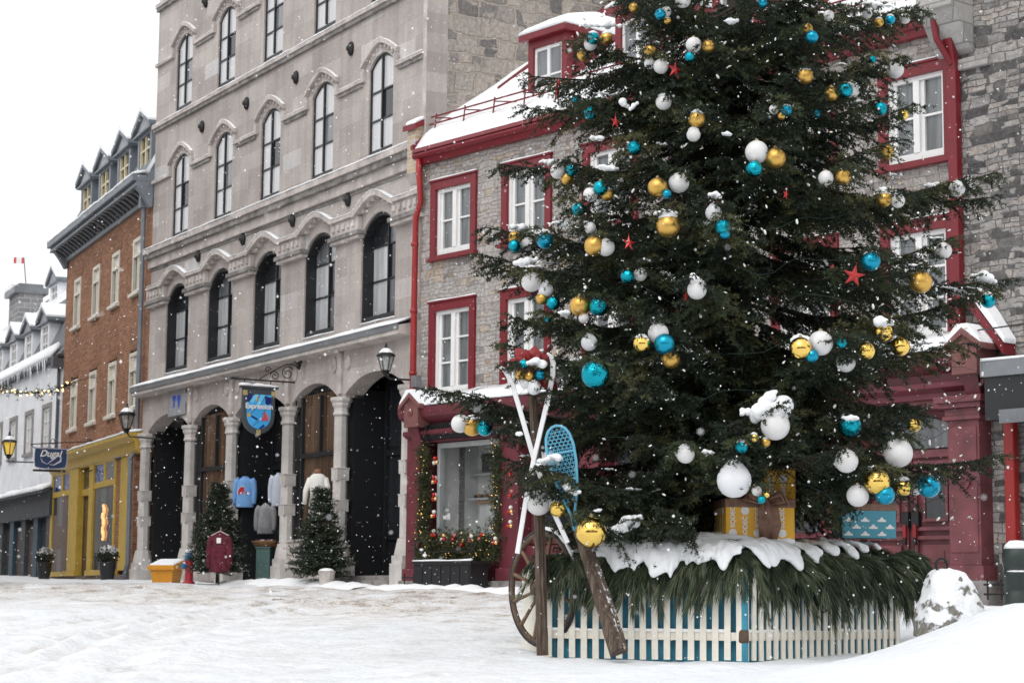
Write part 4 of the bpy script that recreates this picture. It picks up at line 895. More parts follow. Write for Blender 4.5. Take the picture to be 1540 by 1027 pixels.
# (where it hangs, [(kind, px, py, diameter px)]): W white ball, D white drop, G matte gold, S mirror gold, T matte teal, M mirror teal
CLUSTERS = [
 ('at the very top centre edge of the picture', [('W', 1027, 1, 24)]),
 ('beside the hidden red dormer near the top', [('G', 953, 12, 15)]),
 ('in the small trio under the top edge, left of the trunk', [('T', 993, 22, 17), ('W', 1002, 18, 16), ('G', 1004, 32, 11)]),
 ('on the snowy branch tip crossing the red dormer', [('M', 892, 58, 20), ('G', 912, 58, 19), ('W', 888, 67, 20)]),
 ('hanging alone against the red dormer cheek', [('G', 877, 83, 19)]),
 ('just left of the uppermost red star', [('G', 978, 77, 20), ('W', 977, 96, 17)]),
 ('overlapping the uppermost red star', [('W', 994, 100, 23)]),
 ('in the trio right of the uppermost red star', [('W', 1043, 68, 24), ('G', 1065, 70, 20), ('M', 1037, 86, 16)]),
 ('tucked in twigs beside the edge-on red star', [('M', 865, 150, 12)]),
 ('below the dormer in front of the red gutter', [('M', 888, 170, 21)]),
 ('snow covered, above the half hidden red star', [('W', 998, 154, 24)]),
 ('in the pair left of the trunk under the snow egg', [('G', 1048, 180, 26), ('W', 1043, 203, 21)]),
 ('alone in the dark upper left of the tree', [('M', 954, 222, 22)]),
 ('in the trio beside the top of the second red window', [('W', 839, 258, 23), ('M', 860, 256, 19), ('G', 853, 269, 19)]),
 ('in the big trio right of the trunk, upper middle', [('W', 1138, 229, 35), ('G', 1166, 238, 32), ('M', 1134, 254, 26)]),
 ('at the top edge right of the trunk', [('T', 1147, 5, 15)]),
 ('alone high on the right side of the tree', [('W', 1246, 24, 17)]),
 ('in the stacked pair high on the right', [('G', 1215, 44, 16), ('T', 1221, 56, 20)]),
 ('on the high right branch in front of the snowy roof', [('W', 1304, 21, 16), ('G', 1322, 34, 14), ('T', 1339, 30, 15)]),
 ('at the outer tip of the high right branch', [('W', 1361, 28, 17)]),
 ('small, above the big right hand red window', [('M', 1312, 90, 12)]),
 ('egg shaped, against the top of the right red window', [('W', 1346, 105, 27)]),
 ('alone below the right part of the snowy roof', [('G', 1211, 115, 25)]),
 ('in the trio left of the right red window', [('W', 1281, 135, 25), ('G', 1250, 141, 23), ('M', 1271, 136, 24)]),
 ('hanging in front of the right window left jamb', [('M', 1324, 164, 22)]),
 ('half hidden in twigs before the right window panes', [('S', 1358, 173, 17)]),
 ('in the little trio right of the trunk near the top', [('W', 1164, 165, 15), ('T', 1183, 166, 17), ('G', 1175, 175, 12)]),
 ('dim inside the crown between trunk and right window', [('T', 1228, 171, 13)]),
 ('at the foot of the right red window', [('G', 1334, 229, 22)]),
 ('in the pair below the right window sill, towards the trunk', [('W', 1242, 268, 23), ('G', 1268, 266, 24)]),
 ('in the trio right of the second red window', [('W', 888, 293, 22), ('M', 903, 283, 23), ('G', 913, 293, 20)]),
 ('in the large pair left of the trunk at window height', [('G', 989, 282, 30), ('W', 1021, 275, 31), ('T', 1003, 292, 14)]),
 ('in loose light wires beside the second red window', [('M', 870, 315, 21)]),
 ('beside the trunk above the tinsel cluster', [('D', 1073, 320, 25)]),
 ('in the knobbly cluster beside the trunk', [('M', 1087, 342, 25), ('T', 1090, 352, 16)]),
 ('the biggest one, left of the trunk in mid tree', [('G', 1005, 340, 36)]),
 ('snow capped, right of the left branch tip', [('W', 888, 344, 17)]),
 ('on the left branch tip under the second red window', [('G', 774, 358, 20), ('M', 774, 370, 20), ('W', 793, 367, 20)]),
 ('behind the left branch tip with long snow', [('T', 820, 361, 27)]),
 ('in the pair left of the small middle red star', [('G', 894, 370, 31), ('W', 911, 372, 27)]),
 ('dim below the small middle red star', [('M', 944, 416, 22), ('W', 963, 413, 20)]),
 ('on the left branch above the lower red window', [('W', 799, 424, 30), ('D', 821, 436, 23), ('G', 815, 449, 18), ('M', 832, 456, 21)]),
 ('in the big pair right of the lower red window', [('G', 872, 460, 31), ('M', 900, 461, 29), ('W', 878, 478, 16)]),
 ('small and dim under the lower left cluster', [('M', 824, 478, 13)]),
 ('wrapped in snow beside the trunk', [('W', 1048, 436, 29)]),
 ('in the trio of the tree centre, left of the trunk', [('W', 990, 501, 31), ('S', 965, 517, 26), ('T', 999, 517, 31)]),
 ('behind frosted twigs left of the centre trio', [('D', 886, 515, 25)]),
 ('shadowed below the centre trio', [('G', 1009, 541, 27)]),
 ('the largest of its colour, right of the skis', [('M', 895, 563, 43)]),
 ('half hidden behind the right ski tip', [('W', 846, 568, 22)]),
 ('in the pair by the right hand snow capped branch', [('G', 1330, 300, 23), ('W', 1350, 302, 22)]),
 ('at the far right branch tip before the red pipe', [('W', 1439, 284, 25)]),
 ('above the brightest red star', [('T', 1310, 393, 29)]),
 ('hanging before the lower right window', [('G', 1385, 424, 34)]),
 ('high against the lower right window', [('W', 1419, 377, 25)]),
 ('at the outermost right branch under a snow load', [('M', 1486, 452, 23)]),
 ('in the big cluster low right of the trunk', [('W', 1234, 516, 37), ('S', 1204, 524, 34), ('T', 1221, 535, 20), ('M', 1266, 516, 16)]),
 ('snow capped, left of the maroon pediment', [('S', 1328, 500, 30)]),
 ('in the mirror pair beside the maroon pediment', [('S', 1354, 521, 29)]),
 ('low left of the mirror pair', [('S', 1303, 528, 26)]),
 ('dim and snow dusted under the big right cluster', [('W', 1272, 545, 29)]),
 ('heaped with snow in front of the trunk', [('W', 1166, 640, 43)]),
 ('in the small group under the snow heap', [('S', 1134, 658, 14), ('G', 1152, 665, 14), ('M', 1115, 672, 20)]),
 ('shadowed in the lower right crown', [('M', 1278, 640, 35)]),
 ('in twigs before the door transom', [('S', 1375, 638, 22)]),
 ('alone in the lower right of the tree', [('W', 1273, 693, 35)]),
 ('wrapped in lights before the maroon door', [('W', 1351, 681, 43)]),
 ('in the low cluster left of the maroon door', [('S', 1319, 724, 39), ('T', 1331, 744, 29), ('W', 1290, 745, 33)]),
 ('in the low trio before the maroon doors', [('S', 1359, 732, 26), ('W', 1377, 736, 17), ('T', 1397, 731, 34)]),
 ('the largest one, above the yellow gift box', [('D', 1104, 722, 52)]),
 ('in the tiny group on the yellow gift ribbon', [('W', 1138, 738, 15), ('M', 1145, 751, 13), ('S', 1153, 744, 9)]),
 ('on the lowest left branch before the bakery window', [('W', 692, 637, 27), ('G', 710, 641, 29), ('M', 729, 643, 25)]),
 ('snow covered, low left of the trunk', [('W', 1031, 683, 27)]),
 ('in the pair low on the skis', [('W', 810, 756, 37), ('S', 840, 764, 27)]),
 ('the largest mirrored one, low over the planter', [('S', 889, 800, 46)]),
]
def front_point(px, py, back=0.0, d=0):
    """where a line of sight meets the front of the crown"""
    Y = TY
    for _ in range(6):
        p = at(px, py, Y); R = tree_R(p[2]) * .97; dx = p[0] - TX
        Y = TY - (math.sqrt(max(0.0, R * R - dx * dx)) if abs(dx) < R else 0.0) + back
    return at(px, py, Y - .05)
BAUB = []                                                    # (kind, centre, radius, phrase)
TIPS = []
for ph, items in CLUSTERS:
    deep = .28 if ('dim' in ph or 'shadowed' in ph) else 0.0
    c = np.mean([front_point(px, py, deep) for _, px, py, _ in items], 0); top = None
    c[1] -= .13 if 'skis' not in ph and 'planter' not in ph else .55
    for k, (kind, px, py, d) in enumerate(items):
        Y = c[1] - .06 * (len(items) > 1) * (1 if kind in 'TMS' else 0); p = at(px, py, Y); r = d / 2 * Y / F * 1.02
        BAUB.append((kind, p, r, ph)); top = p if top is None or p[2] + r > top[2] else top
        if p is top: rt = r
    TIPS.append((top + np.array([0, 0, rt * 1.15]), max(r for _, _, r, _ in BAUB[-len(items):])))
# extra long branches that break the outline (tip pixels)
for px, py in [(812, 118), (736, 385), (664, 586), (742, 402), (745, 345), (800, 165), (765, 250), (700, 590), (1486, 262), (1500, 424), (1492, 690), (1478, 300), (1372, 18), (1440, 520), (780, 480), (770, 520), (790, 640), (790, 700), (760, 690), (815, 720), (850, 790), (960, 785), (1010, 770), (1000, 790), (930, 740), (1190, 668), (1215, 690), (1100, 640), (1075, 690)]:
    p = front_point(px, py, .05); TIPS.append((p, .05))
for px, py, Y in [(818, 706, 18.1), (792, 722, 18.2), (776, 548, 18.25), (832, 590, 18.3), (842, 545, 18.3)]: TIPS.append((at(px, py, Y), .02))
segs = []        # (p0, p1, density factor)
wood = []        # (p0, p1, r0, r1)
R_ = np.random.default_rng(5)
def grow(tip, z_base, dens=1.0, spread=1.0):
    base = np.array([TX, TY, z_base]); v = tip - base; L = np.linalg.norm(v[:2])
    if L < .15: return
    out = np.array([v[0], v[1], 0]) / L; side = np.array([-out[1], out[0], 0]); n = max(6, int(L / .12))
    ss = np.linspace(0, 1, n + 1); sag = -.13 * L; bend = R_.normal(0, .05) * L
    P = [base + out * L * s + np.array([0, 0, v[2] * s + sag * math.sin(PI * s) * (1.0 - .3 * s)]) + side * bend * math.sin(PI * s) for s in ss]
    for a, b, s in zip(P[:-1], P[1:], ss[:-1]):
        wood.append((a, b, .030 * (1 - s) * (L / 2.5) + .006, .030 * (1 - s - 1 / n) * (L / 2.5) + .006)); 
        if s > .35: segs.append((a, b, dens))
    step = .066; m = int(L / step)
    for k in range(m):
        s = (k + R_.random()) / m
        if s < .10: continue
        i = min(n - 1, int(s * n)); f = s * n - i; q = P[i] * (1 - f) + P[i + 1] * f; ax = (P[i + 1] - P[i]); ax = ax / np.linalg.norm(ax)
        for sg in (-1, 1):
            ln = spread * (.17 + .46 * min(1, (1 - s) * 1.9) * (.45 + .55 * min(1, s * 3))) * R_.uniform(.6, 1.2) * min(1, .5 + L * .28)
            d = ax * R_.uniform(.6, 1.1) + side * sg * R_.uniform(.45, 1.0) + np.array([0, 0, R_.uniform(-.85, .10)]); d = d / np.linalg.norm(d)
            e = q + d * ln + np.array([0, 0, R_.uniform(-.22, .06) * ln]); mid = q + d * ln * .55 + np.array([0, 0, .01])
            wood.append((q, mid, .005, .004)); segs.append((q, mid, dens * 1.45)); segs.append((mid, e, dens * 1.7))
            kk = int(ln / .10)
            for h in range(kk):
                t_ = (h + .5 + R_.uniform(-.3, .3)) / kk; b0 = q + (mid - q) * (t_ / .55) if t_ < .55 else mid + (e - mid) * ((t_ - .55) / .45)
                for s2 in (-1, 1):
                    w = np.cross(d, [0, 0, 1.0]); w = w / (np.linalg.norm(w) + 1e-6)
                    dd = d * R_.uniform(.7, 1.1) + w * s2 * R_.uniform(.35, .8) + np.array([0, 0, R_.uniform(-.7, .05)]); dd = dd / np.linalg.norm(dd)
                    segs.append((b0, b0 + dd * R_.uniform(.07, .17) * (1.2 - .6 * t_), dens * 1.35))
for tp, r in TIPS:
    v = tp - np.array([TX, TY, tp[2]]); L = np.linalg.norm(v[:2]); out = v / max(L, .01)
    tip = tp + out * .10; tip[2] += .02
    grow(tip, tp[2] + R_.uniform(-.02, .26) * L, 1.0)
zz = -.1
while zz < 10.2:
    R = tree_R(zz); back = 0
    nb = 1
    for _ in range(nb):
        az = R_.uniform(0, 2 * PI); d = np.array([math.cos(az), math.sin(az), 0]); Lb = R * R_.uniform(.72, .97) * (1 - max(0, d[0]) * float(np.interp(zz, [1.5, 2.5, 3.5, 4.2, 4.8], [.05, .12, .22, .32, .44])))
        front = d[1] < .25
        if not front and R_.random() < .35: continue
        if zz < 1.15 and d[1] < 0 and -.62 < d[0] < .80:
            Lb *= .42
        elif zz < 2.0 and d[0] > .3: Lb = min(Lb, 1.5)
        elif zz < .85: Lb = min(Lb, 1.45 if d[0] > 0 else 2.2)
        grow(np.array([TX, TY, zz - R_.uniform(.0, .30) * Lb]) + d * Lb, zz + .05 * Lb, 1.0 if front else .45)
    zz += .058 if zz < 6.3 else .11
# needles
S0 = np.array([s[0] for s in segs]); S1 = np.array([s[1] for s in segs]); SD = np.array([s[2] for s in segs])
def needles(S0, S1, SD, per_m, ln, wd, gen, up=.15):
    d = S1 - S0; L = np.linalg.norm(d, axis=1) + 1e-6; cnt = np.maximum(1, (L * per_m * SD + gen.random(len(L))).astype(int)); ix = np.repeat(np.arange(len(L)), cnt); N = len(ix)
    t_ = gen.random(N)[:, None]; P = S0[ix] + d[ix] * t_; ax = d[ix] / L[ix][:, None]
    rv = gen.normal(size=(N, 3)); rv -= (rv * ax).sum(1)[:, None] * ax; rv /= np.linalg.norm(rv, axis=1)[:, None] + 1e-6
    nd = ax * gen.uniform(.35, .85, (N, 1)) + rv; nd[:, 2] += up; nd /= np.linalg.norm(nd, axis=1)[:, None]
    w = np.cross(nd, gen.normal(size=(N, 3))); w /= np.linalg.norm(w, axis=1)[:, None] + 1e-6
    l = (ln * gen.uniform(.7, 1.25, N))[:, None]
    V = np.empty((N, 3, 3)); V[:, 0] = P - w * wd; V[:, 1] = P + w * wd; V[:, 2] = P + nd * l
    return V, ix
V, ix = needles(S0, S1, SD, 125, .030, .0056, R_)
# the lower boughs are trimmed back where the gifts stand
tip_ = V[:, 2]; trim = ((tip_[:, 0] > 1.72) & (tip_[:, 0] < 2.74) & (tip_[:, 1] < 19.2) & (tip_[:, 2] < .74)) | ((tip_[:, 0] > 2.34) & (tip_[:, 0] < 2.74) & (tip_[:, 1] < 19.2) & (tip_[:, 2] < 1.05) & (R_.random(len(V)) < .985)) | ((tip_[:, 0] > 3.22) & (tip_[:, 0] < 3.9) & (tip_[:, 1] < 19.9) & (tip_[:, 2] < .70))
V, ix = V[~trim], ix[~trim]
wood = [w for w in wood if not ((1.72 < w[1][0] < 2.74 and w[1][1] < 19.2 and w[1][2] < .74) or (3.22 < w[1][0] < 3.9 and w[1][1] < 19.9 and w[1][2] < .70))]
# keep the baubles from being pierced: needles inside a ball are dropped
keep = np.ones(len(V), bool)
for kind, c, r, ph in BAUB:
    dd = V[:, 2] - c; keep &= (dd ** 2).sum(1) > (r * 1.04) ** 2
V, ix = V[keep], ix[keep]
clump = np.repeat(R_.random(len(segs) // 40 + 1), 40)[:len(segs)]
mi = (clump[ix] > .62).astype(int) + (clump[ix] > .86).astype(int)
cl2 = np.repeat(R_.random(len(segs) // 14 + 1), 14)[:len(segs)]; fl = ((R_.random(len(V)) < .004) | ((cl2[ix] > .982) & (R_.random(len(V)) < .30))) & (V[:, 2, 2] > V[:, 0, 2]); mi[fl] = 3
def needle_mat(name, a, b):
    t = NT(name); t.set(Roughness=.6); t.bsdf.inputs['Specular IOR Level'].default_value = .3
    t.link(t.ramp(t.noise(2.2, detail=3), [(.35, a), (.65, b)]), t.bsdf.inputs['Base Color']); return t.mat
NDARK = needle_mat('spruce_dark', (.014, .023, .014), (.028, .040, .020)); NMID = needle_mat('spruce_green', (.034, .048, .022), (.058, .072, .030)); NOLIVE = needle_mat('spruce_olive', (.055, .060, .022), (.10, .10, .042))
tree = thing('christmas_tree', 'huge decorated spruce Christmas tree standing in the picket fenced planter', 'tree', (TX, TY, TZ0))
off = np.array([TX, TY, TZ0])
me = np_mesh('needles', V.reshape(-1, 3) - off, np.arange(len(V) * 3).reshape(-1, 3), 3, [NDARK, NMID, NOLIVE, SNOW], mi)
crown = place('crown', me, tree)
print('needles', len(V), 'segs', len(segs))
BARK = M('spruce_bark', (.045, .034, .028), .9, var=.5, vscale=14, bump=.7, bscale=40)
def wood_mesh(wood, off, n=4):
    A = np.array([w[0] for w in wood]) - off; Bv = np.array([w[1] for w in wood]) - off; ra = np.array([w[2] for w in wood]); rb = np.array([max(.002, w[3]) for w in wood])
    d = Bv - A; d /= np.linalg.norm(d, axis=1)[:, None] + 1e-9; h = np.where(np.abs(d[:, 2:3]) < .9, np.array([[0, 0, 1.0]]), np.array([[1.0, 0, 0]])); x = np.cross(h, d); x /= np.linalg.norm(x, axis=1)[:, None]; y = np.cross(d, x)
    vs = np.empty((len(A), 2 * n, 3))
    for j in range(n):
        q = 2 * PI * j / n; o = math.cos(q) * x + math.sin(q) * y; vs[:, j] = A + o * ra[:, None]; vs[:, n + j] = Bv + o * rb[:, None]
    base = (np.arange(len(A)) * 2 * n)[:, None]; fs = np.concatenate([np.stack([base[:, 0] + j, base[:, 0] + (j + 1) % n, base[:, 0] + n + (j + 1) % n, base[:, 0] + n + j], 1) for j in range(n)])
    return vs.reshape(-1, 3), fs
vs, fs = wood_mesh(wood, off, 3)
place('branches', np_mesh('branches', vs, fs, 4, [BARK]), crown)['kind'] = 'stuff'
tk = MB(); tk.tube([(0, 0, -.2), (0, 0, .6), (.01, 0, 2), (-.01, 0, 5), (0, 0, 8), (0, 0, 11)], [.17, .16, .15, .12, .07, .015], 14); tk.build('trunk', BARK, tree, smooth=True)
# snow loads lying on branches
def snow_clump(name, p, ln, wd, ht, direc, seed, parent, off=(0, 0, 0)):
    r = np.random.default_rng(seed); d = np.array(direc, float); d /= np.linalg.norm(d); s = np.cross(d, [0, 0, 1.0]); s /= np.linalg.norm(s) + 1e-6; m = MB(); p0 = np.array(p) - np.array(off)
    nb_ = int(6 + 4.0 * ln / max(wd, .02)); nb_ = min(22, nb_)
    for i in range(nb_):
        t = (i + .5) / nb_ - .5; e = (1 - (2 * abs(t)) ** 2.2) * .65 + .35; rr = wd * .62 * e * r.uniform(.35, 1.25)
        c = p0 + d * ln * .9 * t + s * wd * r.uniform(-.6, .6) + d * wd * r.uniform(-.4, .4) + np.array([0, 0, ht * r.uniform(-.35, .3) * e]); m.ball(c, rr, 10, 7, sz=min(1.1, ht / wd * r.uniform(.9, 1.3)))
        if r.random() < .3: m.ball(c + np.array([0, 0, -rr * .6]) + s * wd * .2, rr * .4, 8, 6)
    o = m.build(name, SNOW, parent, smooth=True); rm = o.modifiers.new('merge', 'REMESH'); rm.mode = 'VOXEL'; rm.voxel_size = max(.008, wd * .16); rm.use_smooth_shade = True
    sm = o.modifiers.new('soft', 'SMOOTH'); sm.iterations = 3; sm.factor = .5
    return o
CLUMPS = [(905, 38, 70, 10, 0), (780, 341, 36, 10, 0), (843, 336, 34, 8, 0), (790, 394, 40, 10, -.2), (830, 243, 50, 8, 0), (898, 208, 24, 7, 0), (915, 253, 40, 8, .1), (1073, 293, 20, 9, 0), (888, 340, 16, 14, .8), (1002, 322, 34, 12, 0), (1094, 202, 20, 6, 0),
          (990, 487, 20, 12, .6), (1478, 418, 50, 13, .25), (1442, 440, 28, 10, .3), (1155, 600, 34, 14, -.9), (1160, 618, 52, 30, -.2), (1140, 626, 50, 14, .1), (1309, 382, 24, 10, 0), (1388, 406, 24, 9, 0), (1328, 484, 26, 13, 0), (722, 612, 34, 12, -.1), (1130, 620, 44, 9, .2), (826, 690, 26, 12, .5), (817, 695, 20, 9, 0),
          (938, 156, 12, 10, .5), (953, 160, 14, 7, -.8), (1030, 680, 24, 12, 0), (1065, 680, 18, 7, 0), (1205, 512, 30, 13, .2), (1350, 668, 40, 14, 0), (1278, 628, 26, 7, 0), (1316, 705, 24, 10, .3), (1352, 295, 14, 8, 0), (1330, 286, 14, 8, .3), (1048, 424, 26, 14, .7), (945, 785, 46, 16, -.4), (1404, 279, 34, 8, 0), (1240, 20, 18, 6, .2), (1320, 8, 60, 9, .1), (1100, 32, 24, 7, 0), (846, 553, 16, 9, 0), (980, 75, 10, 14, .9), (850, 470, 20, 7, 0), (700, 628, 10, 6, 0)]
rs_ = np.random.default_rng(12); LONG = [t_ for t_, r_ in TIPS if abs(t_[0] - TX) > .9]
for i in range(46):
    t_ = LONG[rs_.integers(len(LONG))]; v_ = t_ - np.array([TX, TY, t_[2]]); L_ = np.linalg.norm(v_); o_ = v_ / L_; f_ = rs_.uniform(.0, .42)
    snow_clump('snow_clump', t_ - o_ * L_ * f_ * .8 + np.array([0, -.03, .035 + .04 * f_]), rs_.uniform(.12, .34), rs_.uniform(.018, .034), rs_.uniform(.014, .022), o_ + np.array([0, 0, rs_.uniform(-.25, .05)]), 200 + i, tree, off)
for i, (px, py, l, h, tilt) in enumerate(CLUMPS):
    p = front_point(px, py); k = p[1] / F; dv = np.array([1, .15 * math.sin(i), -tilt]); snow_clump('snow_clump', p, l * k, h * k * .95, h * k * .85, dv, i, tree, off)
# ------------------------------------------------------------------ baubles
def ball_mat(name, col, rough, metal, dust=0.0, crumple=0.0):
    t = NT(name); t.set(Roughness=rough, Metallic=metal)
    n = t.noise(9, detail=5); c = t.ramp(n, [(.3, tuple(q * .985 for q in col)), (.7, tuple(min(1, q * 1.01) for q in col))])
    if dust:
        g = t.n.new('ShaderNodeNewGeometry'); sp = t.n.new('ShaderNodeSeparateXYZ'); t.link(g.outputs['Normal'], sp.inputs[0])
        f = t.math('MULTIPLY', t.ramp(t.math('ADD', sp.outputs[2], t.math('MULTIPLY', t.noise(5, detail=6), .9)), [(1.1, (0, 0, 0)), (1.4, (1, 1, 1))]), dust)
        c = t.mix(f, c, (.85, .87, .9)); t.link(t.math('ADD', t.math('MULTIPLY', f, .6), rough), t.bsdf.inputs['Roughness']); t.link(t.math('MULTIPLY', t.math('SUBTRACT', 1.0, f), metal), t.bsdf.inputs['Metallic'])
    t.link(c, t.bsdf.inputs['Base Color'])
    if crumple: t.bump(t.noise(crumple, detail=2), .35, .03)
    return t.mat
BM = {'W': ball_mat('white_bauble', (.70, .69, .68), .4, 0), 'D': ball_mat('white_drop', (.74, .75, .77), .5, 0), 'G': ball_mat('satin_gold', (.66, .40, .10), .36, .92, .8), 'S': ball_mat('mirror_gold', (.88, .60, .15), .035, 1, .3, 0), 'T': ball_mat('satin_teal', (.01, .30, .46), .24, .75, .6), 'M': ball_mat('mirror_teal', (.012, .33, .42), .05, 1, .5, 4)}
CAPM = M('bauble_cap', (.5, .42, .25), .35, .9)
KN = {'W': ('white', 'matte'), 'D': ('white', 'drop shaped'), 'G': ('gold', 'satin'), 'S': ('gold', 'mirror'), 'T': ('blue', 'satin'), 'M': ('turquoise', 'glossy')}
bmesh_ = {}
for k in BM:
    m = MB()
    if k == 'D': m.lathe([(.001, -1.0), (.38, -.93), (.68, -.74), (.9, -.42), (.99, -.05), (.94, .3), (.76, .62), (.5, .93), (.25, 1.18), (.08, 1.32), (.001, 1.36)], 24)
    else: m.ball((0, 0, 0), 1, 28, 18)
    bmesh_[k] = m.mesh('bauble', BM[k], True)
cm2 = MB(); cm2.lathe([(.16, .96), (.17, 1.13), (.12, 1.16)], 10); cm2.tube([(0, 0, 1.15), (.05, 0, 1.22), (0, 0, 1.28), (-.05, 0, 1.22), (0, 0, 1.15)], .018, 4); capm_ = cm2.mesh('cap', CAPM)
scp = MB(); rr_ = random.Random(3); scp.lathe([(.80, .62), (.74, .78), (.55, .98), (.32, 1.14), (.05, 1.2)], 14); scp.v = [(x * rr_.uniform(.85, 1.1), y * rr_.uniform(.85, 1.1), z) for x, y, z in scp.v]; scm = scp.mesh('snow_cap', SNOW, True)
def bauble(kind, c, r, label, group='baubles hanging on the Christmas tree', snow=False):
    o = place('bauble', bmesh_[kind], None, tuple(c), (0, 0, random.uniform(0, 6))); o.scale = (r, r, r); tag(o, label, 'bauble', group)
    place('cap', capm_, o) if kind != 'D' else None
    if snow: place('snow_cap', scm, o)
    return o
for i, (kind, c, r, ph) in enumerate(BAUB):
    same = [b for b in BAUB if b[3] == ph and b[0] == kind]
    col, fin = KN[kind]
    sub = ''
    if len(same) > 1: sub = ' upper' if all(c[2] >= b[1][2] for b in same) else ' lower'
    bauble(kind, c, r, f'{fin}{sub} {col} bauble {ph}', snow=('snow' in ph or (i % 4 == 0 and kind in 'GST')) and kind != 'D')
# red stars
def star(px, py, d, turn, label):
    p = front_point(px, py) + np.array([0, -.08, 0]); r = d / 2 * p[1] / F
    m = MB(); vs = [(0, -.22 * r, 0), (0, .22 * r, 0)] + [((r if i % 2 == 0 else r * .36) * math.sin(i * PI / 5), 0, (r if i % 2 == 0 else r * .36) * math.cos(i * PI / 5)) for i in range(10)]
    fs = [(0, 2 + i, 2 + (i + 1) % 10) for i in range(10)] + [(1, 2 + (i + 1) % 10, 2 + i) for i in range(10)]
    m.add(vs, fs); m.tube([(0, 0, r), (0, 0, r + .02)], .002, 4)
    o = m.build('star_ornament', REDSTAR, None, tuple(p), (rad(random.uniform(-8, 8)), rad(random.uniform(-14, 14)), rad(turn))); tag(o, label, 'star ornament', 'red stars on the Christmas tree')
REDSTAR = M('red_lacquer', (.42, .022, .022), .28, .2, var=.05)
star(1014, 109, 32, 35, 'uppermost red star, turned sideways beside white baubles near the tree top')
star(838.5, 137, 36, 84, 'red star seen edge-on at the left branch tip below the dormer')
star(925, 187, 24, 40, 'half hidden red star in front of the red gutter')
star(945, 368, 26, 30, 'small red star in the middle left of the tree')
star(1282, 417, 36, -5, 'brightest red star facing forward, right of the trunk')
star(1030, 448, 18, 60, 'tiny dim red star beside the snow wrapped bauble at the trunk')
star(1180, 295, 18, 50, 'dim red star deep in the branches right of the trunk')
# ------------------------------------------------------------------ string of white lights
lights = thing('string_lights', 'string of small white lights on dark green wire wound round the tree', 'string lights', (TX, TY, 0))
pts = []; z = 9.5; a = 0
while z > .6:
    R = tree_R(z) * (.86 + .08 * math.sin(a * 5.3) + .04 * math.sin(a * 13.1)) - .04; pts.append((R * math.cos(a), R * math.sin(a), z + .12 * math.sin(a * 7.1) + .05 * math.sin(a * 17))); st_ = .16 / max(R, .3); a += st_; z -= .42 * st_ / (2 * PI) * 1.0
wm_ = MB(); wm_.tube(pts, .0024, 4); wm_.build('wire', M('green_wire', (.012, .03, .022), .6), lights)
bm_ = MB(); bm_.lathe([(.002, -.034), (.011, -.025), (.013, -.01), (.009, .012), (.006, .016)], 6); bme = bm_.mesh('bulb', M('milky_bulb', (.82, .82, .78), .35, var=.03), True)
cand = [p for p in pts if p[1] < .35 and p[2] < 6.4]; random.shuffle(cand)
for p in cand[:100]: place('bulb', bme, lights, (p[0] * 1.02, p[1] * 1.02 - .02, p[2] - .02), (random.uniform(-.9, .9), random.uniform(-.9, .9), 0))
rest = MB()
r5 = np.random.default_rng(77)
for k in range(250):
    z = r5.uniform(.4, 6.2); a = r5.uniform(PI * .98, PI * 2.02); R = tree_R(z) * r5.uniform(.82, 1.0); q = np.array([R * math.cos(a), R * math.sin(a), z]); d = r5.normal(size=3); d /= np.linalg.norm(d)
    rest.tube([q, q + d * .016, q + d * .036], [.005, .010, .003], 5)
rest.build('bulb_string', bme.materials[0], lights)['kind'] = 'stuff'
# ------------------------------------------------------------------ picket planter round the tree
PV = [(.345, 18.88), (2.13, 18.38), (3.88, 20.13), (3.7, 22.0), (1.6, 22.5), (.15, 20.9)]
planter = thing('picket_planter', 'low planter ringed by cream pickets over blue boards under the Christmas tree', 'planter', (2.0, 20.2, -.75))
PO = np.array([2.0, 20.2, -.75])
CREAM = M('cream_picket_paint', (.80, .76, .66), .6, var=.12, vscale=8, bump=.15, bscale=90)
BLUEP = M('teal_board_paint', (.04, .25, .36), .5, var=.25, vscale=5)
rails = MB(); boards = MB(); railsnow = MB(); picks = []
for i in range(6):
    a = np.array(PV[i]); b = np.array(PV[(i + 1) % 6]); d = b - a; L = np.linalg.norm(d); d /= L; nrm = np.array([d[1], -d[0]])
    def q(s, o, z): p = a + d * s + nrm * o; return (p[0] - PO[0], p[1] - PO[1], z - PO[2])
    def slab(mb, s0, s1, o0, o1, z0, z1): mb.hexa([q(s0, o1, z0), q(s1, o1, z0), q(s1, o0, z0), q(s0, o0, z0), q(s0, o1, z1), q(s1, o1, z1), q(s1, o0, z1), q(s0, o0, z1)])
    slab(boards, .02, L - .02, -.10, -.075, -.9, .1)
    for z in (-.6, -.08): slab(rails, 0.02, L - .02, -.022, .0, z, z + .075)
    if i in (0, 1):
        r = random.Random(i); s = .05
        while s < L - .2:
            l = r.uniform(.08, .3); slab(railsnow, s, min(L - .05, s + l), -.05, .012, -.525, -.525 + r.uniform(.008, .03)); s += l + (r.random() < .3) * .05
    n = int(L / .112); 
    for k in range(n + 1):
        s = .03 + (L - .06) * k / n; r = random.Random(100 * i + k)
        picks.append((i, s, r.uniform(-.006, .006), .06 + r.uniform(-.02, .025), r.uniform(-.012, .012), q, slab))
rails.build('rail', CREAM, planter); boards.build('board', BLUEP, planter); railsnow.build('rail_snow', SNOW, planter)
pkm = MB(); w = .03
pkm.add([(-w, -.018, 0), (w, -.018, 0), (w, 0, 0), (-w, 0, 0), (-w, -.018, .78), (w, -.018, .78), (w, 0, .78), (-w, 0, .78), (0, -.018, .84), (0, 0, .84)],
        [(3, 2, 1, 0), (0, 1, 5, 8, 4), (2, 3, 7, 9, 6), (1, 2, 6, 9, 8, 5), (3, 0, 4, 8, 9, 7)])
pme = pkm.mesh('picket', CREAM); pkc = 0
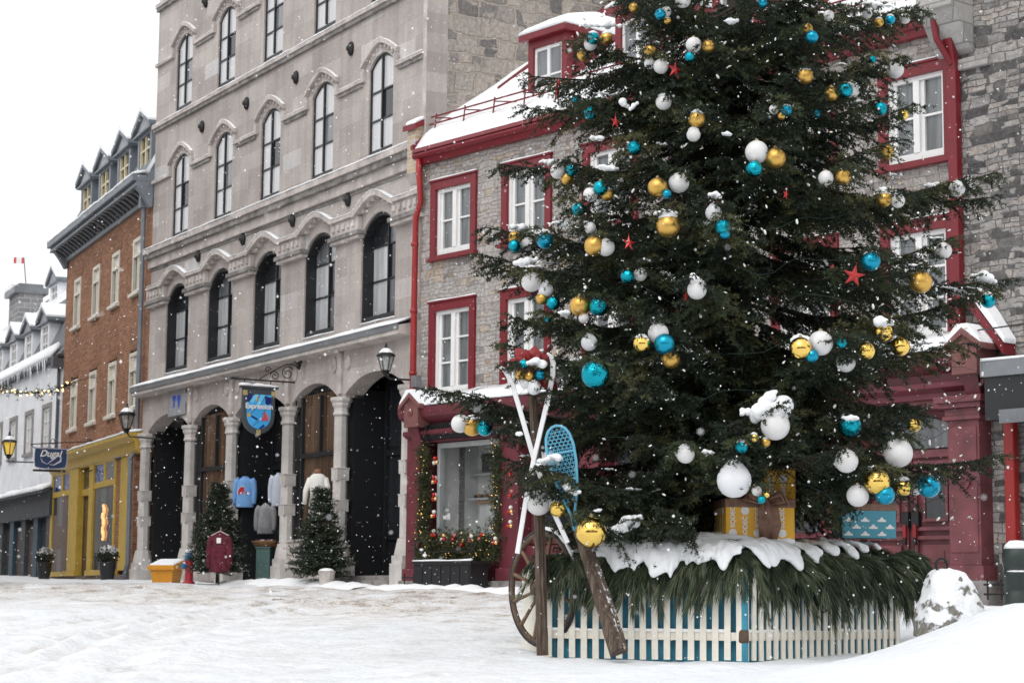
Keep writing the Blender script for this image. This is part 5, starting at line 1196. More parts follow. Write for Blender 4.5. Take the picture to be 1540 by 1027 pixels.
for i, s, dz, top, tl, q, slab in picks:
    a = np.array(PV[i]); b = np.array(PV[(i + 1) % 6]); d = (b - a) / np.linalg.norm(b - a); nrm = np.array([d[1], -d[0]]); p = a + d * s + nrm * .004
    o = place('picket', pme, planter, (p[0] - PO[0], p[1] - PO[1], -.78 + dz - PO[2]), (0, tl, math.atan2(d[1], d[0])), bevel=.003)
cp_ = MB(); cp_.lathe([(.055, -.9), (.055, .02), (.062, .03), (.03, .08)], 8, (PV[1][0] - PO[0], PV[1][1] + .03 - PO[1], -PO[2])); cp_.lathe([(.056, -.62), (.058, -.6), (.057, -.52), (.055, -.5)], 8, (PV[1][0] - PO[0], PV[1][1] + .029 - PO[1], -PO[2]), 1)
cp_.build('corner_post', [BLUEP, WOODOLD], planter)
bed = MB(); bed.prism_z([(x - PO[0], y - PO[1]) for x, y in [(.5, 18.98), (2.13, 18.52), (3.72, 20.15), (3.55, 21.9), (1.6, 22.35), (.3, 20.85)]], -.1 - PO[2], .10 - PO[2]); bed.build('soil', M('frozen_soil', (.05, .04, .03), .9), planter)

# ------------------------------------------------------------------ pine boughs hanging over the pickets
gar = thing('pine_garland', 'thick fringe of long needled pine boughs draped over the picket planter under snow', 'garland', (2.0, 20.2, .1))
GO = np.array([2.0, 20.2, .1])
PINED = needle_mat('pine_dark', (.022, .036, .020), (.05, .07, .034)); PINEM = needle_mat('pine_green', (.066, .090, .052), (.112, .135, .078)); PINEG = needle_mat('pine_light', (.125, .145, .088), (.20, .22, .145))
def bough_mesh(seed, length, outw, nneed=760):
    """a cut bough: a bent stem carrying tight tassels of long needles that all hang one way"""
    r = np.random.default_rng(seed); V = []; mi_ = []; stems = []
    for tw in range(7):
        sx = r.uniform(-.10, .10); lean = r.uniform(-.30, .30); ph = r.uniform(.55, 1.1)
        def pos(t): t = np.asarray(t, float); return np.stack([sx + lean * t * length, -outw * np.sin(np.minimum(1, t * 1.25) * PI / 2), .09 * np.sin(t * PI * .75) - length * ph * t ** 1.6], -1)
        stems.append([pos(q) for q in (0, .3, .6, .85)])
        for t0 in (r.uniform(.1, .35), r.uniform(.4, .6), r.uniform(.65, .85)):
            n = nneed // 21; t_ = t0 + r.uniform(-.08, .08, n); P = pos(t_) + r.normal(size=(n, 3)) * .006; ax = pos(t0 + .03) - pos(t0); ax /= np.linalg.norm(ax)
            dr = ax * 1.0 + r.normal(size=3) * .22 + np.array([0, -.05, -.35]); dr /= np.linalg.norm(dr)
            nd = dr + r.normal(size=(n, 3)) * .13; nd /= np.linalg.norm(nd, axis=1)[:, None]; w = np.cross(nd, r.normal(size=(n, 3))); w /= np.linalg.norm(w, axis=1)[:, None]; l = r.uniform(.11, .20, (n, 1))
            v = np.empty((n, 4, 3)); mid = P + nd * l * .55; tip = P + nd * l + np.array([0, 0, -.012]); v[:, 0] = P - w * .0014; v[:, 1] = mid - w * .0034; v[:, 2] = tip; v[:, 3] = mid + w * .0034
            V.append(v); k = r.choice([0, 0, 1, 1, 2]); mi_.append(np.where(r.random(n) < .8, k, (k + 1) % 3))
    V = np.concatenate(V); me = np_mesh('bough', V.reshape(-1, 3), np.arange(len(V) * 4).reshape(-1, 4), 4, [PINED, PINEM, PINEG], np.concatenate(mi_)); return me
short = [bough_mesh(s, .56, .15) for s in (1, 2, 3, 4)]; longb = [bough_mesh(s, .60, .27, 1050) for s in (5, 6, 7, 8)]
r = random.Random(21)
def edge_pt(i, s): a = np.array(PV[i]); b = np.array(PV[(i + 1) % 6]); d = b - a; L = np.linalg.norm(d); d /= L; return a + d * s, d, L
def bough(i, s, mesh, inset, z, sc_, jit=.35, lean=0.0):
    p, d, L = edge_pt(i, s); nrm = np.array([d[1], -d[0]]); p = p - nrm * inset
    o = place('bough', mesh, gar, (p[0] - GO[0], p[1] - GO[1], z - GO[2]), (r.uniform(-.12, .12), lean + r.uniform(-.2, .2), math.atan2(d[1], d[0]) + r.uniform(-jit, jit))); o.scale = (sc_, sc_, sc_ * r.uniform(.8, 1.12)); return o
nb = 0
_, _, L0 = edge_pt(0, 0); _, _, L1 = edge_pt(1, 0)
s = .0
while s < L0:
    bough(0, s, r.choice(short), .05, .16 + r.uniform(-.03, .03), r.uniform(.68, 1.22) * (1.2 if s < .35 else 1), .35, .22); s += r.choice([.07, .09, .13])
s = .0
while s < L1 + .25:
    q_ = s / L1; bough(1, min(s, L1 + .25), r.choice(longb if q_ > .25 else short), .10, .20 + r.uniform(-.03, .04), r.uniform(.72, 1.2) * (1.0 + .18 * q_), .35, -.14 - .12 * q_); s += r.choice([.07, .09, .12])
for s in np.arange(.1, L1, .2): bough(1, s, r.choice(longb), .30, .30 + r.uniform(-.02, .03), 1.05)
for i, n_, inset in ((5, 3, .3), (2, 6, .1)):
    _, _, L = edge_pt(i, 0)
    for k in range(n_): bough(i, L - .1 - k * .2 if i == 5 else .1 + k * .2, r.choice(longb), inset, .18, 1.1 if i == 2 else .8)
# snow blanket over the boughs (front) and patches on the right
def blanket(i, s0, s1, hem, crest, inn, seed, z_edge=.2, outb=.14):
    rr = np.random.default_rng(seed); n = int((s1 - s0) / .022); k = 12; V_ = []
    ph = rr.uniform(0, 6, 4)
    for j in range(n + 1):
        s = s0 + (s1 - s0) * j / n; p, d, L = edge_pt(i, s); nrm = np.array([d[1], -d[0]]); e = math.sin(PI * min(1, max(0, (j + .3) / (n + .6)))) ** .35
        hm = hem * (.42 + 1.15 * abs(float(_val_noise(np.array(s + seed * 3.7), np.array(.3), .17, seed)) * 1.3 + float(_val_noise(np.array(s + 1.1), np.array(.7), .06, seed + 5)) * .5)); hm = max(.03, hm) * e
        cr = crest * (.8 + .2 * math.sin(s * 3.1 + ph[2]) + .12 * math.sin(s * 7.3 + ph[3])) * e
        for m in range(k):
            t = m / (k - 1)                                    # 0 inside .. 1 hem
            if t < .6: u = t / .6; o = -inn * (1 - u) + .0 * u; z = z_edge + cr * (1 - .55 * u ** 2)
            else: u = (t - .6) / .4; o = outb * math.sin(u * PI / 2) ** .8 * (.4 + hm * 3); z = z_edge + cr * .45 * (1 - u ** 1.6) - hm * u ** 1.7
            z += .012 * rr.normal() * (t < .95)
            pp = p + nrm * o; V_.append((pp[0] - GO[0], pp[1] - GO[1], z - GO[2]))
    fs = [(j * k + m, j * k + m + 1, (j + 1) * k + m + 1, (j + 1) * k + m) for j in range(n) for m in range(k - 1)]
    mm = MB(); mm.add(V_, fs); o = mm.build('snow_blanket', SNOW, gar, smooth=True)
    sd_ = o.modifiers.new('thick', 'SOLIDIFY'); sd_.thickness = .035; sd_.offset = -1; sb_ = o.modifiers.new('soft', 'SUBSURF'); sb_.levels = 1; sb_.render_levels = 1
    tx = bpy.data.textures.new('lumps', 'CLOUDS'); tx.noise_scale = .09; dp = o.modifiers.new('lumps', 'DISPLACE'); dp.texture = tx; dp.strength = .05; dp.mid_level = .5
blanket(0, .40, L0 + .02, .28, .20, .75, 1, .25, .22); blanket(1, -.02, .70, .26, .19, .7, 2, .26, .24)
blanket(1, .74, 1.0, .24, .06, .35, 3, .29, .26); blanket(1, 1.08, 1.26, .20, .04, .25, 4, .31, .28); blanket(1, 1.34, 1.5, .18, .04, .2, 6, .33, .3); blanket(1, 1.62, 1.74, .14, .03, .12, 7, .34, .3); blanket(1, 1.9, 1.98, .10, .02, .1, 9, .34, .3)
bs = MB(); V_ = []; n_ = 24; BP = np.array([(.5, 19.0), (2.12, 18.56), (3.62, 20.15), (3.45, 21.8), (1.6, 22.2), (.35, 20.85)]); bc = BP.mean(0)
ang_ = np.linspace(0, 2 * PI, 72, endpoint=False)
def bed_r(a):
    d = np.array([math.cos(a), math.sin(a)]); best = 9
    for i in range(6):
        p0, p1 = BP[i], BP[(i + 1) % 6]; e = p1 - p0; den = d[0] * e[1] - d[1] * e[0]
        if abs(den) < 1e-9: continue
        w_ = p0 - bc; t = (w_[0] * e[1] - w_[1] * e[0]) / den; q = (w_[0] * d[1] - w_[1] * d[0]) / den
        if t > 0 and -1e-6 <= q <= 1 + 1e-6: best = min(best, t)
    return best
for a in ang_:
    R0 = bed_r(a)
    for j in range(n_):
        t = j / (n_ - 1); x, y = bc + R0 * t * np.array([math.cos(a), math.sin(a)]); V_.append((x - GO[0], y - GO[1], .20 + (.10 * _val_noise(np.array(x), np.array(y), .5, 8) + .09 * math.exp(-((x - 1.3) ** 2 + (y - 19.3) ** 2) / .15)) * (1 - t ** 4) + .07 * (1 - t ** 6) - GO[2]))
A_ = len(ang_); bs.add(V_, [(i * n_ + j, i * n_ + j + 1, (i + 1) % A_ * n_ + j + 1, (i + 1) % A_ * n_ + j) for i in range(A_) for j in range(n_ - 1)]); bs.build('snow_bed', SNOW, planter, tuple(GO - PO), smooth=True)
for k, (px, py, l, h) in enumerate([(955, 786, 60, 20), (1010, 818, 90, 20), (905, 838, 60, 22), (1140, 815, 100, 20)]):
    p = at(px, py, 18.95); kk = p[1] / F; snow_clump('snow_mound', p, l * kk, h * kk * 1.4, h * kk * .7, (1, .1, 0), 70 + k, gar, GO)

# ------------------------------------------------------------------ posts, skis, snowshoe, wheel
def rough_post(name, label, pts, radii, cat='post'):
    m = MB(); r = random.Random(len(name)); P = [np.array(p) for p in pts]; k = 14; vs = []; N = 22
    for i in range(N + 1):
        t = i / N * (len(P) - 1); j = min(len(P) - 2, int(t)); f = t - j; c = P[j] * (1 - f) + P[j + 1] * f; rad_ = np.interp(t, range(len(P)), radii)
        d = P[-1] - P[0]; d /= np.linalg.norm(d); x = np.cross([0, 1, 0], d); x /= np.linalg.norm(x); y = np.cross(d, x)
        for q in range(k):
            a = 2 * PI * q / k; rr = rad_ * (1 + .14 * math.sin(3 * a + i * .15) + .09 * math.sin(7 * a + 1 + i * .05) + .04 * r.uniform(-1, 1)); vs.append(c + x * rr * math.cos(a) + y * rr * math.sin(a))
    fs = [(i * k + j, i * k + (j + 1) % k, (i + 1) * k + (j + 1) % k, (i + 1) * k + j) for i in range(N) for j in range(k)] + [tuple(range(k - 1, -1, -1)), tuple(N * k + j for j in range(k))]
    o0 = np.array(P[0]); m.add([v - o0 for v in vs], fs); o = m.build(name, BARKP, None, tuple(o0)); tag(o, label, cat); return o
BARKP = NT('split_rail_wood'); BARKP.set(Roughness=.9)
mpn = BARKP.n.new('ShaderNodeMapping'); mpn.inputs['Scale'].default_value = (30, 30, 3); BARKP.link(BARKP.coord(), mpn.inputs[0]); nz = BARKP.noise(1.0, mpn.outputs[0], detail=8, rough=.7)
gb = BARKP.n.new('ShaderNodeNewGeometry'); spb = BARKP.n.new('ShaderNodeSeparateXYZ'); BARKP.link(gb.outputs['Normal'], spb.inputs[0])
sf_ = BARKP.ramp(BARKP.math('ADD', BARKP.math('ADD', BARKP.math('MULTIPLY', spb.outputs[2], .55), BARKP.math('MULTIPLY', spb.outputs[0], .25)), BARKP.math('MULTIPLY', BARKP.noise(18, detail=6, rough=.7), .7)), [(.80, (0, 0, 0)), (.86, (1, 1, 1))])
BARKP.link(BARKP.mix(sf_, BARKP.ramp(nz, [(.30, (.022, .014, .010)), (.52, (.105, .072, .052)), (.74, (.27, .215, .17))]), (.84, .86, .88)), BARKP.bsdf.inputs['Base Color']); BARKP.bump(nz, .9, .03); BARKP = BARKP.mat
rough_post('cedar_post', 'upright weathered cedar post carrying skis and a red bow, left of the planter', [at(816, 985, 18.62), at(811, 800, 18.62), at(807, 690, 18.62), at(799, 560, 18.62)], [.05, .046, .042, .036])
lr = rough_post('leaning_rail', 'rough cedar rail leaning against the front of the picket fence', [at(931, 980, 17.95), at(905, 900, 18.2), at(872, 800, 18.45), at(843, 735, 18.6)], [.08, .072, .058, .045], 'rail')
SKIW = M('white_ski_paint', (.80, .80, .80), .35, var=.05)
def ski(pts, label, wid=.052):
    P = [np.array(at(*p)) for p in pts]; m = MB(); o0 = P[-1]; vs = []
    for i, p in enumerate(P):
        a = P[max(0, i - 1)]; b = P[min(len(P) - 1, i + 1)]; d = (b - a) / np.linalg.norm(b - a); w = np.array([.85, -.5, 0]); w = w - d * (w @ d); w /= np.linalg.norm(w); nn = np.cross(d, w); f = wid / 2 * (.35 if i == 0 else .8 if i == 1 else 1.0 if i < 4 else .92)
        c = p - o0; vs += [c - w * f - nn * .008, c + w * f - nn * .008, c + w * f + nn * .008, c - w * f + nn * .008]
    fs = [(i * 4 + j, i * 4 + (j + 1) % 4, (i + 1) * 4 + (j + 1) % 4, (i + 1) * 4 + j) for i in range(len(P) - 1) for j in range(4)] + [(3, 2, 1, 0), tuple((len(P) - 1) * 4 + j for j in range(4))]
    m.add(vs, fs); o = m.build('ski', SKIW, None, tuple(o0), bevel=.004); tag(o, label, 'ski', 'old white skis crossed on the post'); return o
s1 = ski([(823, 531, 18.2), (829, 536, 18.22), (832, 546, 18.25), (831.5, 562, 18.28), (826, 592, 18.32), (803, 690, 18.42), (790, 758, 18.46), (778, 832, 18.5)], 'white ski whose curled tip leans right, the taller of the crossed pair')
s2 = ski([(750, 550, 18.28), (758, 556, 18.29), (764, 564, 18.3), (770, 577, 18.33), (779, 606, 18.36), (803, 690, 18.44), (832, 768, 18.44), (854, 816, 18.42)], 'white ski whose tip leans left, the lower of the crossed pair')
bd = MB(); p = at(798, 722, 18.38); bd.box(-.05, .05, -.03, .02, -.06, .05); bd.build('binding', IRON, s1, tuple(np.array(p) - np.array(at(778, 832, 18.5))), bevel=.01)
# snowshoe
SB_ = M('sky_blue_paint', (.13, .42, .58), .5, var=.1)
pts = []
top, tail = np.array(at(836, 640, 18.3)), np.array(at(866, 797, 18.38)); axis = tail - top; Ls = np.linalg.norm(axis); axis /= Ls; wv = np.array([1, -.25, 0.]); wv -= axis * (wv @ axis); wv /= np.linalg.norm(wv)
prof = [(0, .0), (.01, .042), (.04, .082), (.10, .113), (.2, .13), (.35, .127), (.5, .106), (.62, .085), (.72, .055), (.8, .03), (.88, .014), (1, .012)]
def shoe(t, s): return axis * (t * Ls) + wv * s
left = [shoe(t, -w) for t, w in prof]; right = [shoe(t, w) for t, w in prof]
fr_ = MB(); fr_.tube(right[::-1] + left[1:], .0135, 8); 
for t in (.26, .52):
    w = np.interp(t, [a for a, _ in prof], [b for _, b in prof]); fr_.tube([shoe(t, -w), shoe(t, w)], .012, 6)
shoe_o = fr_.build('snowshoe', SB_, None, tuple(top), smooth=True); tag(shoe_o, 'pale blue webbed snowshoe hanging toe up beside the white skis', 'snowshoe')
web = MB(); W_ = lambda t: float(np.interp(t, [a for a, _ in prof], [b for _, b in prof]))
for lo, hi in ((.03, .26), (.26, .52), (.52, .76)):
    n = 8 if hi < .6 else 6
    for sg in (-1, 1):
        for k in range(-n, n + 1):
            L_ = []
            for j in range(13):
                t = lo + (hi - lo) * j / 12; x = k * .041 + sg * (t - lo) * Ls * .55
                if abs(x) <= W_(t): L_.append(shoe(t, x))
                elif len(L_) > 1: web.tube(L_, .003, 4); L_ = []
                else: L_ = []
            if len(L_) > 1: web.tube(L_, .003, 4)
    for k in range(1, 7):
        t = lo + (hi - lo) * k / 7; web.tube([shoe(t, -W_(t)), shoe(t, W_(t))], .004, 4)
web.build('webbing', SB_, shoe_o)
for k, (px, py, l, h) in enumerate([(822, 692, 26, 11), (835, 688, 18, 12), (812, 700, 18, 8), (864, 740, 16, 10), (852, 732, 8, 10), (782, 652, 10, 8), (806, 546, 24, 16)]):
    p = np.array(at(px, py, 18.22)); kk = p[1] / F; par = shoe_o; snow_clump('snow', p, l * kk, h * kk * .8, h * kk * .6, (1, .1, -.1 * (k % 3)), 40 + k, par, top)
# wagon wheel
wh = thing('wagon_wheel', 'old spoked wagon wheel leaning at the left corner of the planter', 'wheel', tuple(at(816, 884, 19.15)), rot=(0, rad(4), rad(-56)))
RIMR = .545
m = MB(); n = 40
for rr, ty, mi_ in ((RIMR, .035, 0), (RIMR - .03, .028, 1)): m.tube([(rr * math.cos(2 * PI * k / n), 0, rr * math.sin(2 * PI * k / n)) for k in range(n)], .022 if mi_ == 0 else .026, 8, mi_, True)
m.build('rim', [IRON, WOODOLD], wh, smooth=True)
m = MB(); m.lathe([(.06, -.11), (.075, -.06), (.085, 0), (.075, .06), (.06, .11)], 14); m.v = [(x, z, y) for x, y, z in m.v]; m.build('hub', WOODOLD, wh)
spk = MB(); spk.tube([(.06, 0, 0), (.25, 0, 0), (.52, 0, 0)], [.022, .017, .02], 7); spm = spk.mesh('spoke', M('spoke_wood', (.16, .10, .06), .8, var=.4, vscale=8))
for k in range(12): place('spoke', spm, wh, rot=(0, k * PI / 6 + .2, 0))
m = MB(); m.tube([((RIMR + .02) * math.cos(q), 0, (RIMR + .02) * math.sin(q)) for q in np.linspace(.5, 1.75, 14)], [.005, .014, .02, .022, .018, .024, .022, .018, .022, .022, .024, .02, .012, .004], 7); m.build('snow', SNOW, wh, smooth=True)
# red bow with small baubles on the post
BOW = M('red_ribbon', (.24, .008, .010), .55, var=.2, vscale=12)
bow = thing('poinsettia_bow', 'large red ribbon poinsettia fixed high on the cedar post behind the skis', 'bow', tuple(at(802, 556, 18.52)))
for k, (a, l) in enumerate([(2.85, .25), (2.3, .26), (1.5, .22), (.8, .2), (.1, .17), (-.75, .32), (-1.5, .24), (-2.4, .14)]):
    m = MB(); d = np.array([math.cos(a), -.25, math.sin(a)]); s = np.cross(d, [0, 1, 0]); s /= np.linalg.norm(s); n = 7; vs = []
    for i in range(n + 1):
        t = i / n; w = .075 * math.sin(PI * min(1, .08 + t * .92)) ** .8; c = d * l * t + np.array([0, -.07 * math.sin(t * PI), 0]); vs += [c - s * w, c + np.array([0, .02, 0]), c + s * w]
    fs = [(i * 3 + j, i * 3 + j + 1, i * 3 + j + 4, i * 3 + j + 3) for i in range(n) for j in range(2)]
    m.add(vs, fs); o = m.build('petal', BOW, bow, smooth=True); md = o.modifiers.new('thick', 'SOLIDIFY'); md.thickness = .006
for kind, px, py, d, w in [('M', 788, 548, 16, 'glossy turquoise mini bauble in the bouquet at the ski tips'), ('G', 782, 564, 15, 'left satin gold mini bauble in the bouquet at the ski tips'), ('G', 796, 566, 15, 'right satin gold mini bauble in the bouquet at the ski tips'), ('T', 812, 564, 16, 'satin blue mini bauble in the bouquet at the ski tips'), ('W', 789, 578, 14, 'small round white bauble in the bouquet at the ski tips'), ('D', 803, 583, 22, 'white drop bauble in the bouquet at the ski tips')]:
    p = np.array(at(px, py, 18.28)); bauble(kind, p, d / 2 * p[1] / F, w)
# ------------------------------------------------------------------ gifts on the snow
GOLDP = M('yellow_gift_wrap', (.80, .43, .03), .55, var=.06); WHITED = M('white_print', (.8, .8, .78), .6, var=.03); RIB = M('brown_gauze', (.21, .115, .075), .6, var=.35, vscale=14)
def gift_print(mb, w, h, face, pitch=.215, y=-.003, lo=.05):
    """columns of dots and upright words on a wrapped face; face(x, z) -> point, ax, az"""
    for c in range(int(w / .112)):
        for rw in range(3):
            x = .065 + c * .118; z = lo + rw * .15 + (.06 if c % 2 else 0)
            if z > h - .04 or x > w - .045: continue
            if (c + rw) % 2 == 0:
                o, ax, az = face(x, z); n = 14; vs = [np.array(o) + .04 * (math.cos(2 * PI * k / n) * np.array(ax) + math.sin(2 * PI * k / n) * np.array(az)) for k in range(n)]; mb.add(vs, [tuple(range(n))], 0)
            else:
                o, ax, az = face(x, z); mb.text('SODEC', .062, o, az, tuple(-np.array(ax)), depth=.0, bold=.002)
def gift(label, px, py, Y, w, dp, h, rot, wrap, prints=None):
    p = at(px, py, Y); g = thing('gift_box', label, 'gift box', tuple(p), rot, 'wrapped gifts under the tree')
    m = MB(); m.box(0, w, 0, dp, 0, h); k = len(m.f)
    if prints: prints(m); m.m[k:] = [1] * (len(m.f) - k)
    m.build('box', [wrap, WHITED], g)
    return g
def front(x, z): return ((x, -.003, z), (1, 0, 0), (0, 0, 1))
def y1_print(m): gift_print(m, .66, .30, front); gift_print(m, .55, .30, lambda x, z: ((-.003, .55 - x, z), (0, -1, 0), (0, 0, 1)))
y1 = gift('wide yellow gift box with white dots and a brown gauze bow', 1092, 809, 18.75, .655, .55, .30, rad(6), GOLDP, y1_print)
m = MB(); m.box(-.012, .667, -.012, .56, .29, .375); m.build('ribbon', RIB, y1, bevel=.01)
m = MB(); r_ = random.Random(6)
def ruffle(m, pts, wid, n=9):
    P = [np.array(p) for p in pts]; vs = []
    for i, p in enumerate(P):
        t = i / (len(P) - 1); d = P[min(i + 1, len(P) - 1)] - P[max(i - 1, 0)]; d /= np.linalg.norm(d); s = np.cross(d, [0, 1, 0]); s /= np.linalg.norm(s) + 1e-9; w = wid[i]
        for j in range(n): q = j / (n - 1) * 2 - 1; vs.append(p + s * q * w + np.array([0, -.022 * math.sin(q * 6 + i), 0]))
    m.add(vs, [(i * n + j, i * n + j + 1, (i + 1) * n + j + 1, (i + 1) * n + j) for i in range(len(P) - 1) for j in range(n - 1)])
ruffle(m, [(.36, -.04, .38), (.385, -.06, .26), (.40, -.06, .12), (.39, -.05, -.0)], [.04, .10, .11, .085]); ruffle(m, [(.34, -.05, .36), (.2, -.09, .42), (.16, -.08, .37), (.3, -.06, .33)], [.02, .05, .05, .02]); ruffle(m, [(.4, -.05, .36), (.5, -.10, .41), (.54, -.09, .34), (.42, -.06, .31)], [.02, .06, .06, .02]); ruffle(m, [(.36, -.05, .38), (.33, -.06, .5), (.31, -.06, .62)], [.02, .03, .03]); 
o = m.build('bow', RIB, y1, smooth=True); md = o.modifiers.new('t', 'SOLIDIFY'); md.thickness = .004
y2 = gift('tall narrow yellow gift box standing on the wide yellow one', 1150, 760, 18.98, .30, .28, .385, rad(6), GOLDP, lambda m: gift_print(m, .30, .38, front))
MTN = M('blue_mountain_wrap', (.075, .30, .39), .55, var=.07)
def b1_print(m):
    for rw in range(4):
        for c in range(4):
            x = .06 + c * .165 + (.08 if rw % 2 else 0); z = .02 + rw * .068
            if x > .5 or z > .215: continue
            pts = [(-.042, 0), (.042, 0), (.042, .022), (.03, .016), (.016, .032), (0, .048), (-.016, .032), (-.03, .016), (-.042, .022)]; m.add([(x + a, -.004, z + b) for a, b in pts], [tuple(range(9))])
b1 = gift('pale blue gift box printed with white mountain peaks', 1267, 808, 19.55, .53, .45, .265, rad(3), MTN, b1_print)
m = MB(); m.box(-.01, .54, -.01, .46, .265, .33); m.build('ribbon', RIB, b1, bevel=.01)
# ------------------------------------------------------------------ mooring stone and bollard on the right
ROCK = NT('snowy_rock'); ROCK.set(Roughness=.85); g = ROCK.n.new('ShaderNodeNewGeometry'); sp = ROCK.n.new('ShaderNodeSeparateXYZ'); ROCK.link(g.outputs['Normal'], sp.inputs[0])
f = ROCK.ramp(ROCK.math('ADD', sp.outputs[2], ROCK.math('MULTIPLY', ROCK.noise(5.5, detail=6, rough=.65), 1.5)), [(1.02, (0, 0, 0)), (1.1, (1, 1, 1))])
f = ROCK.ramp(ROCK.math('MULTIPLY', ROCK.math('ADD', ROCK.math('MULTIPLY', sp.outputs[2], .45), ROCK.noise(4.5, detail=6, rough=.6)), .8), [(.43, (0, 0, 0)), (.47, (1, 1, 1))])
ROCK.link(ROCK.mix(f, ROCK.ramp(ROCK.noise(16, detail=8, rough=.7), [(.3, (.10, .095, .08)), (.7, (.33, .31, .27))]), (.86, .88, .9)), ROCK.bsdf.inputs['Base Color']); ROCK.bump(ROCK.math('ADD', ROCK.noise(9, detail=8), ROCK.math('MULTIPLY', f, .5)), .8, .05)
p = at(1432, 932, 18.2); mo = thing('mooring_stone', 'snow plastered stone block with an iron ring on top, right of the planter', 'stone block', (p[0], p[1], p[2] - .15))
m = MB(); r_ = random.Random(12); n = 18; vs = []; prof = [(.36, .0), (.335, .15), (.30, .25), (.25, .38), (.19, .52), (.165, .575), (.10, .60), (.001, .605)]
for rr, z in prof:
    for j in range(n):
        q = 2 * PI * j / n; sq = 1 / max(abs(math.cos(q)), abs(math.sin(q))) ** .45; k = rr * sq * r_.uniform(.95, 1.05); vs.append((k * math.cos(q) - .06 * z, k * math.sin(q), z + r_.uniform(-.012, .012)))
m.add(vs, [(i * n + j, i * n + (j + 1) % n, (i + 1) * n + (j + 1) % n, (i + 1) * n + j) for i in range(len(prof) - 1) for j in range(n)]); o = m.build('block', ROCK.mat, mo, smooth=True); sb_ = o.modifiers.new('s', 'SUBSURF'); sb_.levels = 3; sb_.render_levels = 3
tx = bpy.data.textures.new('rock', 'CLOUDS'); tx.noise_scale = .16; tx.noise_depth = 4; dp = o.modifiers.new('rough', 'DISPLACE'); dp.texture = tx; dp.strength = .055; dp.mid_level = .5
m = MB(); m.tube([(.062 * math.cos(q), 0, .062 * math.sin(q)) for q in np.linspace(0, 2 * PI, 19)[:-1]], .012, 8, 0, True); m.build('ring', IRON, mo, (-.09, -.02, .64), (0, 0, .4), smooth=True)
p = at(1531, 935, 17.7); bo = thing('bollard', 'dark green iron bollard capped with snow at the right edge', 'bollard', (p[0], p[1], p[2] - .2))
DG = M('dark_green_iron', (.022, .034, .030), .5, var=.35, vscale=6, bump=.2, bscale=60)
m = MB(); m.lathe([(.115, 0), (.115, .45), (.108, .46), (.108, .49), (.112, .5), (.112, .60), (.118, .61), (.118, .635), (.108, .65), (.112, .69), (.125, .73), (.127, .78), (.118, .83), (.085, .87), (.03, .885)], 28); m.build('post', DG, bo, smooth=True)
m = MB(); m.lathe([(.112, .84), (.10, .875), (.06, .91), (.01, .915)], 16); m.build('snow_cap', SNOW, bo, smooth=True); m = MB(); m.tube([(.119 * math.cos(q), .119 * math.sin(q), .642) for q in np.linspace(-2.6, -.3, 9)], [.003, .007, .009, .007, .009, .007, .009, .007, .003], 5); m.build('snow_ring', SNOW, bo, smooth=True)
# ------------------------------------------------------------------ things along the street
def ground_thing(name, label, cat, fac, px, d, rot=0.0, group=None):
    u = fac.uz(px, 872, d)[0]; x, y, _ = fac.w(u, d, 0); return thing(name, label, cat, (x, y, gh(x, y)), fac.a + rot, group), u
# small fir trees
def small_fir(label, px, d, h, w, seed):
    o, u = ground_thing('fir_tree', label, 'fir tree', G, px, d, 0, 'small fir trees in front of the arcade'); r = np.random.default_rng(seed); sg = []
    for k in range(int(250 * h)):
        z = .12 * h + h * .86 * r.random() ** 1.25; R = w * (1 - (z / h)) ** .8 * r.uniform(.45, 1.15) + .04; a = r.uniform(0, 2 * PI); d_ = np.array([math.cos(a), math.sin(a), r.uniform(-.15, .5)]); p0 = np.array([0, 0, z]); p1 = p0 + d_ * R; sg.append((p0 + d_ * R * .15, p1))
        for q in range(int(6 + R * 22)):
            t = r.uniform(.2, 1); s_ = np.array([-d_[1], d_[0], 0]) * r.choice([-1, 1]); b = p0 + d_ * R * t; sg.append((b, b + (d_ * .7 + s_ * .8 + np.array([0, 0, r.uniform(-.3, .4)])) * r.uniform(.06, .17)))
    A = np.array([s[0] for s in sg]); Bv = np.array([s[1] for s in sg]); V, ix = needles(A, Bv, np.ones(len(A)), 70, .045, .007, r, .2)
    m_i = (r.random(len(A))[ix] > .6).astype(int); m_i[r.random(len(V)) < .02] = 2
    place('foliage', np_mesh('foliage', V.reshape(-1, 3), np.arange(len(V) * 3).reshape(-1, 3), 3, [NDARK, FIRG, SNOW], m_i), o)
    t = MB(); t.tube([(0, 0, 0), (0, 0, h * .9)], [.035, .01], 6); t.build('trunk', BARK, o); return o
FIRG = needle_mat('fir_green', (.022, .034, .022), (.045, .06, .036))
small_fir('bushy little fir behind the maroon jacket, beside the hydrant', 326, -1.3, 2.35, .80, 3)
small_fir('conical little fir standing before the lit display window', 481, -.95, 2.1, .72, 4)
pt = MB(); pt.lathe([(.14, 0), (.18, .3), (.19, .32)], 12); o, u = ground_thing('stone_pot', 'squat grey stone pot at the foot of the conical fir', 'pot', G, 491, -1.15); pt.build('pot', STONE, o); m = MB(); m.ball((0, 0, .31), .17, 10, 6, sz=.4); m.build('snow', SNOW, o, smooth=True)
